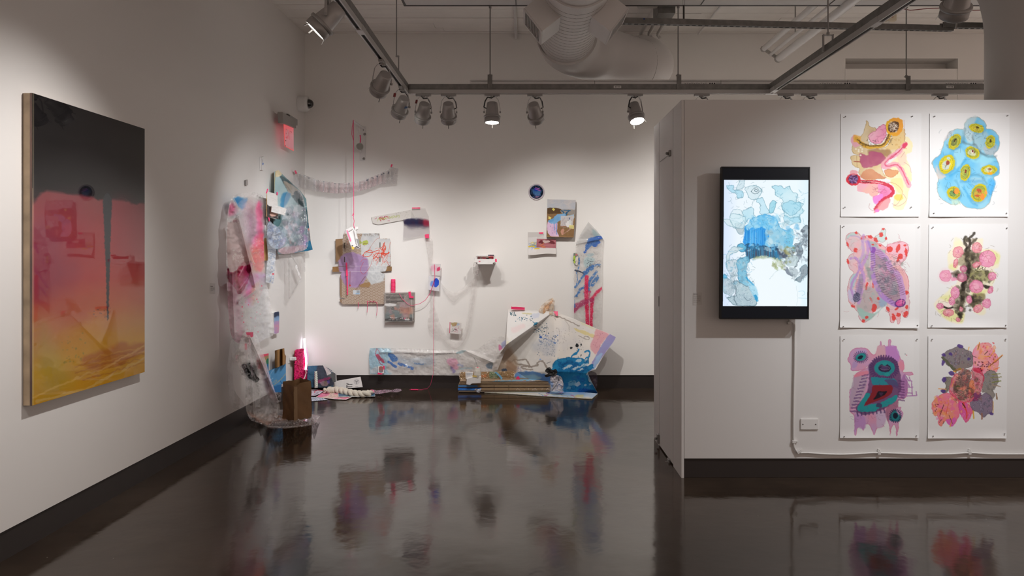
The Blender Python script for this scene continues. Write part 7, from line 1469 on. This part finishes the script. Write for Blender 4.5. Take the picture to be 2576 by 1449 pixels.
# ------------------------------------------------------------------ stack of flattened cardboard
def stack():
    e = empty('cardboard_stack', W1(PB, 1268, 988, .25), 'stack of flattened brown cardboard with bright blue end, lying by the far wall', 'cardboard', None)
    Yf = 7.955; X = lambda px: (px-CX)/FOC*Yf; Z = lambda py: HC+(CY-py)/FOC*Yf
    rows = [(1153,1383, 990,984, '#2c2420'), (1151,1384, 983.5,975.5, None), (1152,1385, 975,968.5, None), (1154,1384, 968,964.0, None), (1156,1380, 963.6,960.5, None)]
    def fp(k):
        def f(c):
            if k == 0: c.poly([1265,984,1384,983,1384,991,1275,990],'#1f3a2c',.9,sm=False)
            if k in (1, 2): c.poly([1148,960,1208 if k == 1 else 1196,960,1212,992,1148,992],'#2c6cc4' if k == 1 else '#5488c0',.97,w=1,sm=False); c.line([1150,979,1205,980],1,'#6ca8e8',.7,w=1)
            if k in (1, 2): c.line([1243,964,1243,990],.9,'#3c2c20',.9,sm=False); c.line([1280,964,1280,990],.9,'#3c2c20',.9,sm=False)
            if k == 1: c.squig(16,(1300,976,1376,983),8,.7,'#e8e0d8',.7,5)
        return f
    for k, (xa, xb, ya, yb, col) in enumerate(rows):
        z0, z1 = Z(ya), Z(yb); zc = (z0+z1)/2; h = z1-z0
        y0 = Yf+.006*((k*3) % 4)
        o = MB().prism([(X(xa), y0, z0), (X(xa), YB-.035, z0), (X(xa), YB-.035, z1), (X(xa), y0, z1)], (X(xb)-X(xa), 0, 0)).build('layer', M_kraft, e, bevel=h*.28)
        s_ = y0/Yf
        pl = ((0, y0-.0015, 0), (0, -1, 0)); sc_ = lambda v, c0: c0+(v-c0)/s_
        sheet('face', (sc_(xa+.6, CX),sc_(ya-.9, CY), sc_(xb-.6, CX),sc_(ya-.9, CY), sc_(xb-.6, CX),sc_(yb+.9, CY), sc_(xa+.6, CX),sc_(yb+.9, CY)), pl, .001, M_card, bg=col or '#9c8468', step=.5, paint=fp(k), parent=o)
    zt = Z(960.5)
    top = ((0, Yf, zt+.004), (0, -.10, .995))
    def ptop(c):
        c.poly([1228,962,1250,957,1290,956,1330,952,1345,948,1385,952,1385,955,1330,957,1290,960,1240,962],'#7fb0cc',.85,w=2,f=2); c.line([1240,961,1280,961.5,1320,960],2,'#a83438',.9,w=1); c.line([1258,961,1300,960,1345,958],1.6,'#e6dce4',.9,w=1); c.line([1268,961.5,1300,961],1.4,'#6cacd8',.9); c.line([1325,958,1340,955,1360,953],1.8,'#86b8d8',.9,w=1); c.line([1300,952,1385,953],1,'#6c543c',.7)
    sheet('top_layer', (1156,959.5, 1160,953, 1290,948, 1372,947, 1382,953, 1383,959.5), top, 0.0, M_card, bg='#a68e74', step=.6, paint=ptop, parent=e, bump=.004, bscale=30)
    tape('tape', (1300,947, 1306,946.5, 1308,955, 1297,956), PB, .20, e)
stack()
def foilboard():
    o_ = .16
    e = empty('wrapped_board', W1(PB, 1225, 953, o_), 'glittering film-wrapped cardboard strip with green and orange patches, on the stack', 'board')
    def pb(c):
        c.poly([1232,936,1252,936,1251,953,1233,953],'#4f8c72',.95,w=1,c2='#6a9c80'); c.poly([1212,942,1225,943,1224,949,1212,949],'#e48a54',.95,w=2); c.writing(1265,938,1280,951,3,'#4c3c30',.8,5,wd=.8); c.writing(1222,938,1232,950,3,'#4c3c30',.6,6,wd=.8); c.dots(26,(1240,938,1250,950),.5,1,'#a8d0b8',.8,3)
        c.line([1262,936,1262,953],.8,'#5a4430',.8); c.line([1283,936,1283,953],.8,'#5a4430',.8)
    sheet('cardboard', (1158,937, 1200,936, 1293,934.5, 1292,953, 1220,954, 1157,955), PB, o_, M_card, bg='#a5835a', step=.5, paint=pb, parent=e, thick=.012)
    sheet('film', (1154,941, 1157,935, 1200,934, 1293,932.5, 1294.5,944, 1293,953, 1220,954, 1156,955), PB, o_+.012, M_clear, bg='#d8b890', al=.30, step=.6, parent=e, bump=.03, bscale=3, rag=.7, paint=lambda c: (c.dots(90,(1155,933,1294,954),.4,1.1,'#fff6e4',.95,5,al=.95), c.dots(40,(1155,933,1200,954),.4,1.3,'#fff6e4',.95,6,al=.95)))
    sheet('blue_band', (1243,936, 1249,935.5, 1258,943, 1264,950, 1262,960, 1259,960, 1259,951, 1251,943), PB, o_+.04, M_card, bg='#7cb8dc', step=.5, parent=e, bump=.01)
foilboard()
def foamcup():
    o_ = .24
    e = empty('foam_carton', W1(PB, 1190, 966, o_), 'broken white foam carton with a wire and red dot, standing on the cardboard stack', 'foam')
    P = lambda x, y, d=0: W1(PB, x, y, o_+d)
    MB().prism([P(1171,935), P(1191,936), P(1190,948), P(1172,953)], (0, -.03, 0)).build('print_side', M_styro, e, bevel=.003)
    MB().prism([P(1175,950), P(1190,946), P(1211,944), P(1210,962), P(1188,963), P(1183,967), P(1174,965)], (0, -.06, 0)).build('base_block', M_styro, e, bevel=.006)
    c = P(1201.5, 940, .03); mb = MB(); q = random.Random(3)
    mb.lathe([(0, -.045), (.034, -.045), (.040, -.01), (.036, .03), (.030, .052), (.028, .066), (0, .066)], Matrix.Translation(c), 9, smooth=False); mb.build('cup', mat('yellowed_foam', (.74, .70, .62), rough=.8, bump=(40, .5, .005)), e, bevel=.003)
    MB().lathe([(0, 0), (.010, 0), (.010, .003), (0, .004)], Matrix.Translation(c+Vector((0, 0, .067))), 12).build('red_dot', M_tape, e)
    MB().tube([c+Vector((0, 0, .068)), W1(PB, 1198, 912, o_-.01), W1(PB, 1192, 899, .17)], .0016, 5).build('wire', M_dark, e)
    MB().prism([P(1188,944,.062), P(1203,945,.062), P(1198,949,.062), P(1189,948,.062)], (0, -.003, 0)).build('yellow_flap', mat('yellow_card', '#dcc070', rough=.8), e)
    sheet('print', (1173,938, 1190,938.5, 1189,945, 1174,948), PB, o_+.0315, M_paper, bg='#e2e0e0', step=.4, parent=e, paint=lambda c_: c_.writing(1174,939,1188,944,3,'#7c8ca4',.8,4,wd=.6))
foamcup()
# ------------------------------------------------------------------ corner: leaning boards
Tn = (640, 840, .1725)
def p_blue(c):
    c.setT(Tn); c.noise(.04, 60, 3); c.line([235,620,240,580,265,540,290,515],5,'#b8d8ec',.85,w=2); c.line([270,750,330,710,400,650,455,580],8,'#c4b48c',.9,w=4); c.line([255,725,290,690,320,670,325,690,290,715],5,'#c4b48c',.85,w=2); c.line([240,670,270,645],8,'#a8d4f0',.8,w=2); c.line([380,690,410,730],12,'#1c5a9c',.8,w=4); c.poly([270,770,400,740,400,850,290,860],'#2a6cae',.8,w=10,f=16); c.line([390,460,455,450],4,'#c8d0d0',.7)
lp = lambda *t: np.stack([Tn[0]+np.array(t[0::2])*Tn[2], Tn[1]+np.array(t[1::2])*Tn[2]], -1).ravel()
th('blue_board', lp(150,400, 205,545, 300,500, 460,430, 462,700, 395,735, 392,850, 290,862, 240,760, 180,520), PL, .055, M_card, 'blue painted cardboard with thin tan line, leaning on the side wall behind the paper bag', 'cardboard', bg='#5c9cce', paint=p_blue, thick=.006, rim='#2c5c88')
def p_tan(c): c.setT(Tn); c.poly([370,220,400,225,385,460,362,470],'#6a4c2c',.7,f=12); c.poly([300,240,330,232,330,490,306,500],'#8a683f',.6,f=9); c.line([432,208,440,230,455,330,455,440],5,'#5c4024',.8)
th('folded_carton', lp(306,242, 436,208, 442,290, 462,322, 456,436, 308,502), PL, lambda x, y: .05+.05*np.abs(np.sin((x-693)/26*6.2)), M_card, 'tan corrugated carton flaps standing above the blue board', 'cardboard', bg='#a47c4e', step=.5, paint=p_tan, thick=.006, rim='#7c5c38')
def p_gp(c): c.setT(Tn); c.poly([80,300,210,280,200,310,150,330,100,345],'#f05a74',.95,w=4); c.poly([170,380,215,360,215,480,180,500,170,440],'#2f7c5c',.9,w=9,f=9); c.poly([170,450,215,440,215,540,190,520],'#2c78b0',.9,w=6,f=9)
th('painted_board', lp(80,305, 208,285, 208,540, 190,530, 150,470, 110,380), PL, .042, M_card, 'small tan board with pink edge and green patch beside the hanging bubble wrap', 'cardboard', bg='#b0926c', step=.5, paint=p_gp, thick=.005)
th('grey_film', lp(215,880, 300,850, 395,850, 385,985, 330,1010, 250,960), PL, .10, M_clear, 'dark grey translucent film between bubble wrap and paper bag', 'plastic', bg='#77706e', al=.7, bump=.04, bscale=8)
# pink fur board
def fur():
    e = empty('fur_panel', (-2.2, 7.8, .05), 'upright neon pink furry panel leaning in the corner', 'panel')
    out = lp(592,250, 640,228, 690,216, 735,248, 755,360, 770,500, 768,640, 764,745, 700,742, 640,738, 582,680, 586,440)
    def of(px, py): return cornoff(px, .09)+.03*np.sin(np.clip((px-741)/32, 0, 1)*3.14)
    sheet('board', lp(578,246, 600,240, 600,700, 574,690), PB, lambda x, y: cornoff(x, .08), M_card, bg='#c9a878', step=.6, parent=e, thick=.01)
    sheet('pelt', out, PB, of, mat('fur_pink', (.72, .025, .16), rough=.9) if False else M_card, bg='#d92468', step=.6, parent=e, bump=.05, bscale=3, sm=True, paint=lambda c: (c.noise(.35, 4, 5), c.squig(70, (740,880,772,968), 5, .9, ['#9c1448','#f04c8c'], .6, 5)), thick=.02)
    q = random.Random(9); P = P2(out); mb = MB(); px = []; 
    n = 0
    while n < 1500:
        x, y = q.uniform(741, 773), q.uniform(877, 968)
        d = float(segdist(np.array([[x]]), np.array([[y]]), P, True)[0, 0])
        if d > 0: continue
        o = float(of(np.array(x), np.array(y)))+.01; b = W1(PB, x, y, o); t = b+Vector((q.uniform(-.012, .012), -q.uniform(.010, .026), q.uniform(-.016, .010))); w_ = .0018
        mb.add([b+Vector((-w_, 0, 0)), b+Vector((w_, 0, 0)), b+Vector((0, 0, w_*1.6)), t], [(0, 1, 3), (1, 2, 3), (2, 0, 3)]); n += 1
    mb.build('fur', mat('fur_pink', (.78, .035, .20), rough=.8), e)['kind'] = 'stuff'
fur()
# glowing tube
M_neon = mat('glowing_tube', (1, 1, 1), rough=.3, emis=(.93, .78, 1.0), es=4.0)
e = empty('neon_tube', W1(PB, 769, 930, .5), 'short glowing white-violet light tube standing by the pink fur panel', 'lamp')
po = [(765.5,852), (766,865), (767.5,885), (770,900), (770.5,915), (769,929)]
MB().tube([W1(PB, x, y, float(cornoff(x, .10))+(.06 if y > 875 else .0)) for x, y in po], .011, 12).build('tube', M_neon, e)
MB().tube([W1(PB, 769, 929, float(cornoff(769, .16))), W1(PB, 769, 931, float(cornoff(769, .16)))], .018, 12).build('end_cap', M_wht, e)
MB().tube([W1(PB, x, y, float(cornoff(x, .2))) for x, y in ((769,931), (770,938), (767,948), (763,956), (761.5,968))], .006, 8).build('white_lead', M_cab, e)
M_vf = mat('violet_film', (.85, .30, .75), rough=.2, alpha=.35)
th('violet_film', (769,870, 774,880, 777,895, 776,912, 772,928, 768,905), PB, .09, M_vf, 'thin violet film curled beside the glowing tube', 'plastic')
# outlet, plug and pink lead
e = empty('wall_outlet', W1(PL, 733, 905), 'white wall outlet with plug on the side wall near the corner', 'outlet')
MB().prism([W1(PL, x, y, .0) for x, y in ((724,894), (737,892.5), (737,912), (724,914.5))], Vector(PL[1])*.006).build('plate', M_wht, e, bevel=.002)
MB().prism([W1(PL, x, y, .008) for x, y in ((728,899), (735,898), (735,906), (728,907))], Vector(PL[1])*.045).build('plug', M_wht, e, bevel=.004)
lead = [(736,903,.06), (744,903,.12), (750,910,.14), (752.5,925,.15), (752,942,.16), (758,956,.18), (768,966,.20)]
MB().tube([W1(PL, x, y, o) for x, y, o in lead[:2]], .005, 8).build('plug_lead', M_cab, e)
pz = [W1(PB, x, y, float(cornoff(x, .14))) for x, y in ((745,903), (751,912), (752.5,928), (752,942), (760,956), (768,965))]+[W1(PZ, x, y, .012) for x, y in ((777,979), (783,986), (780,990), (773,990))]
o = MB().tube([Vector(v) for v in pz], .0045, 7).build('pink_lead', mat('coral_cord', (.85, .12, .16), rough=.5)); props(o, 'coral pink cord hanging over the fur panel down to the floor papers', 'cord')
o = MB().tube([W1(PZ, x, y, .016) for x, y in ((791,987.5), (793,983), (802,981), (812,983), (822,985), (832,986))], .004, 7).build('pink_lead', MATS['coral_cord']); props(o, 'short coral pink cord curling across the white floor papers', 'cord')
# ------------------------------------------------------------------ newspaper, candle, poster, papers, braid
def p_news(c):
    c.setT(Tn); L, Po, E = c.line, c.poly, c.ell
    c.noise(.05, 40, 3); Po([770,465,920,460,900,560,860,780,770,780],'#36607a',.85,w=6,f=14); Po([920,460,1010,460,1060,600,1180,570,1160,740,900,760],'#3f4450',.9,w=8,f=14,c2='#343842'); Po([900,690,1080,630,1110,650,900,730],'#8c3a60',.85,w=8,f=8); Po([960,700,1080,690,1060,750,980,750],'#9a7890',.8,w=9,f=10,c2='#7c6a54'); Po([1060,690,1100,680,1090,730],'#5a4a94',.8,w=5)
    Po([1040,600,1190,560,1195,690,1150,700,1120,640],'#6c7068',.7,w=9,f=14,c2='#55585a'); L([770,500,980,500],3,'#2c4450',.6)
    for p in ([1005,460,1040,530,1065,598],[1030,470,1070,560,1110,580],[1010,462,1100,530,1180,570]): L(p, 9, '#dad6d2', .9, w=2)
    Po([1012,462,1050,490,1110,550,1120,580,1070,600,1040,540],'#d4d0cc',.85,w=3,sm=False); L([1100,560,1160,555,1195,590,1198,690],6,'#dcd8d4',.9); L([1180,580,1185,680],5,'#c4c0bc',.8)
th('newspaper', lp(772,470, 850,462, 1000,458, 1080,500, 1150,550, 1195,590, 1200,690, 1165,705, 1150,775, 1000,782, 772,782), PB, lambda x, y: .07+.14*np.clip((y-918)/58, 0, 1)+.05*np.clip((x-815)/30, 0, 1), M_paper, 'newspaper with dark teal picture propped in the corner, edges curling', 'newspaper', bg='#3c5462', step=.5, paint=p_news, thick=.006, rim='#d8d4d0', bump=.02, bscale=12)
def candle():
    b = W1(PB, 795.5, 974, .27); t = W1(PB, 794.5, 935, .24); e = empty('twisted_candle', b, 'pale twisted candle-like stick standing before the newspaper', 'candle')
    mb = MB(); N = 40
    for ph in (0, math.pi):
        mb.tube([b.lerp(t, k/N)+Vector((.008*math.cos(k/N*26+ph), .008*math.sin(k/N*26+ph), 0)) for k in range(N+1)], .011, 8, rads=[.012*(1-.35*(k/N)**3) for k in range(N+1)])
    mb.build('twist', mat('pale_wax', (.62, .66, .58), rough=.5), e)
candle()
e = empty('printed_poster', W1(PB, 878, 975, .12), 'pale printed sheet with large sideways letters ITY and a round emblem', 'poster')
sheet('paper', (841,959, 870,954, 907,947.5, 912.5,974, 880,976, 841,978), PB, lambda x, y: .06+.10*np.clip((y-948)/28, 0, 1), M_paper, bg='#cfcac6', step=.6, parent=e, bump=.006, thick=.001, paint=lambda c: (c.ell(897,960.5,7.5,7.5,'#bab6b4',.9), c.line([897,961,893,957],1,'#4c4a4a',.9), c.line([897,961,901,957],1,'#4c4a4a',.9), c.line([897,961,897,966],1,'#4c4a4a',.9), c.writing(894,971,905,972.5,1,'#6c6866',.8,3,wd=.8)))
def fy(u, v):
    px = 886.5-v*22; py = 977-u*9.2; return W1(PB, px, py, .064+.10*max(0, min(1, (py-948)/28))+.006)
textmesh('ITY', mat('charcoal_ink', (.05, .05, .055), rough=.7), 'lettering', fy, e)
def flat(name, out, z, bg, label, cat, paint=None, **k): return th(name, out, PZ, z, M_paper, label, cat, bg=bg, step=.5, paint=paint, **k)
flat('floor_paper', (774,978, 800,980, 813,984, 806,990, 794,995, 774,998), .006, '#d4d0da', 'white rumpled papers on the floor beside the paper bag', 'paper', lambda c: (c.line([776,986,790,989,806,985],1,'#8c88a0',.6), c.line([776,997,792,993,800,988],1.4,'#6c6878',.7)), bump=.02, bscale=8)
flat('floor_paper', (774,999, 795,999, 814,1002, 826,1006, 800,1008, 775,1010), .005, '#cfd2d8', 'pale paper with blue print, frontmost beside the paper bag', 'paper', lambda c: c.squig(40,(775,1000,822,1009),7,.8,['#7c8cac','#5c6c8c'],.7,5))
flat('floor_paper', (794,999, 815,985, 852,985, 888,998, 870,1005.5, 840,1004), .008, '#dcbcb0', 'pink and cream paper with magenta patches on the floor', 'paper', lambda c: (c.poly([798,998,815,987,828,987,826,994,806,1001],'#e0759c',.9,w=2), c.poly([840,986,860,987,858,993,844,992],'#e87aa0',.7,w=3,f=3), c.poly([840,1001,880,999,868,1005],'#e0809c',.8,w=2), c.squig(26,(815,988,860,1002),8,.8,['#b89898','#e8dcd4'],.7,5), c.line([794,999,830,1003,868,1005.5,888,998],1.3,'#efe9e6',.95,sm=False)))
flat('floor_card', (851,983, 942,984, 944,997, 900,998, 851,998), .014, '#5f7c80', 'dark green and blue printed card with white border under the rope', 'card', lambda c: (c.line([851,983,942,984,944,997,900,998,851,998,851,983],2,'#e0dedc',.95,sm=False), c.poly([854,986,900,985,880,996,854,996],'#56708c',.8,w=3,f=4), c.poly([920,985,940,986,941,994,925,993],'#4a78a4',.8,w=3,f=4), c.squig(30,(860,991,935,997),6,.8,['#b8b488','#2c4448'],.7,5), c.poly([866,985,890,986,884,990,870,989],'#242c30',.8,w=2,f=3)), thick=.002, rim='#e0dedc')
flat('floor_paper', (812,980, 840,979, 852,981, 851,989, 830,988, 815,986), .010, '#cfc0a8', 'small cream paper under the start of the rope', 'paper')
def braid():
    cpx = P2([818,984, 830,981, 846,981, 862,984, 876,987, 892,990, 908,991, 922,991, 931,987]); c = smooth(cpx, False, 8)
    pts = [W1(PZ, x, y, .034) for x, y in c]
    e = empty('braided_rope', pts[len(pts)//2], 'thick cream braided wool rope lying across the floor papers', 'rope')
    N = len(pts); M_wool = mat('cream_wool', (.66, .60, .50), rough=.95, bump=(60, .6, .004))
    for s in range(3):
        q = []
        for k in range(N):
            d = (pts[min(k+1, N-1)]-pts[max(k-1, 0)]).normalized(); n = Vector((-d.y, d.x, 0)); t = k/N*2*math.pi*3.6+s*2*math.pi/3
            q.append(pts[k]+n*.028*math.sin(t)+Vector((0, 0, .014*math.sin(2*t))))
        MB().tube(q, .018, 10, rads=[.022*(.6+.4*min(1, min(k, N-1-k)/5)) for k in range(N)]).build('strand', M_wool, e)
braid()
th('pink_plastic', (925,984, 934,979, 950,982, 966,980, 985,981, 998,977.5, 1008,978, 1012,983, 1000,987, 980,986, 962,990, 948,991, 936,989), PZ, .012, M_clear, 'flat pinkish plastic strip trailing along the floor from the rope', 'plastic', bg='#d2b4c4', al=.6, step=.6, bump=.04, bscale=7, rag=.5, paint=lambda c: (c.poly([926,984,936,980,942,984,934,988],'#f0487c',.95,w=1,al=.95), c.squig(20,(930,979,1008,990),9,.9,['#ffffff','#e090b4'],.7,4)))
th('tape_bit', (1033,978.5, 1052,979, 1052,981.5, 1034,981), PZ, .004, M_tape, 'short pink tape piece on the floor below the long bubble wrap', 'tape', bump=.001)
# ------------------------------------------------------------------ brown paper bag
M_bag = mat('brown_kraft_paper', (.165, .080, .030), rough=.7, var=(5, .18), bump=(5, .6, .02))
M_bag2 = mat('kraft_lit_crease', (.27, .16, .08), rough=.7)  # lighter copy of the bag paper, paints the lit strip beside the crease
def bag():
    def F(px, py, Yp): return W1(((0, Yp, 0), (0, -1, 0)), px, py)
    N = F(740, 1068.5, 6.475); N.z = .022; A = Vector((N.x-.130, N.y+.085, .022)); C = Vector((N.x+.105, N.y+.175, .022)); D = A+C-N
    H = .345
    Nt = Vector((N.x-.002, N.y-.005, .335)); At = Vector((A.x+.004, A.y, .362)); Ct = Vector((C.x-.008, C.y, .358)); Dt = Vector((D.x, D.y-.01, .375))
    e = empty('paper_bag', (D+N)/2, 'open brown paper bag standing on the crinkled plastic', 'bag')
    def wall(name, a, b, at, bt, dent, nx=8, nz=12, seed=1, jag=.006):
        vs = []; q = random.Random(seed)
        out = (b-a).cross(Vector((0, 0, 1))).normalized()
        for j in range(nz+1):
            v = j/nz
            for i in range(nx+1):
                u = i/nx; p = a.lerp(b, u).lerp(at.lerp(bt, u), v)
                p = p+out*(dent*(1-abs(2*u-1))*(.3+.7*v)+.004*math.sin(u*9+v*13+seed))
                if j == nz: p.z += q.uniform(-jag, jag)
                vs.append(p)
        fs = [(j*(nx+1)+i, j*(nx+1)+i+1, (j+1)*(nx+1)+i+1, (j+1)*(nx+1)+i) for j in range(nz) for i in range(nx)]
        return MB().add(vs, fs, True).build(name, M_bag, e)
    wall('front_side', A, N, At, Nt, .004, seed=1); wall('gusset', N, C, Nt, Ct, -.035, seed=2); wall('back_side', C, D, Ct, Dt, .0, seed=3); wall('rear_gusset', D, A, Dt, At, -.03, seed=4)
    MB().add([A, N, C, D], [(0, 1, 2, 3)]).build('bottom', M_bag, e)
    s = (C-N)*.22
    MB().add([N+Vector((0, -.003, .0)), N+s*.9+Vector((0, -.004, 0)), Nt+s*.9+Vector((.0, -.002, -.005)), Nt+Vector((0, -.003, 0))], [(0, 1, 2, 3)]).build('lit_crease_strip', M_bag2, e)
bag()
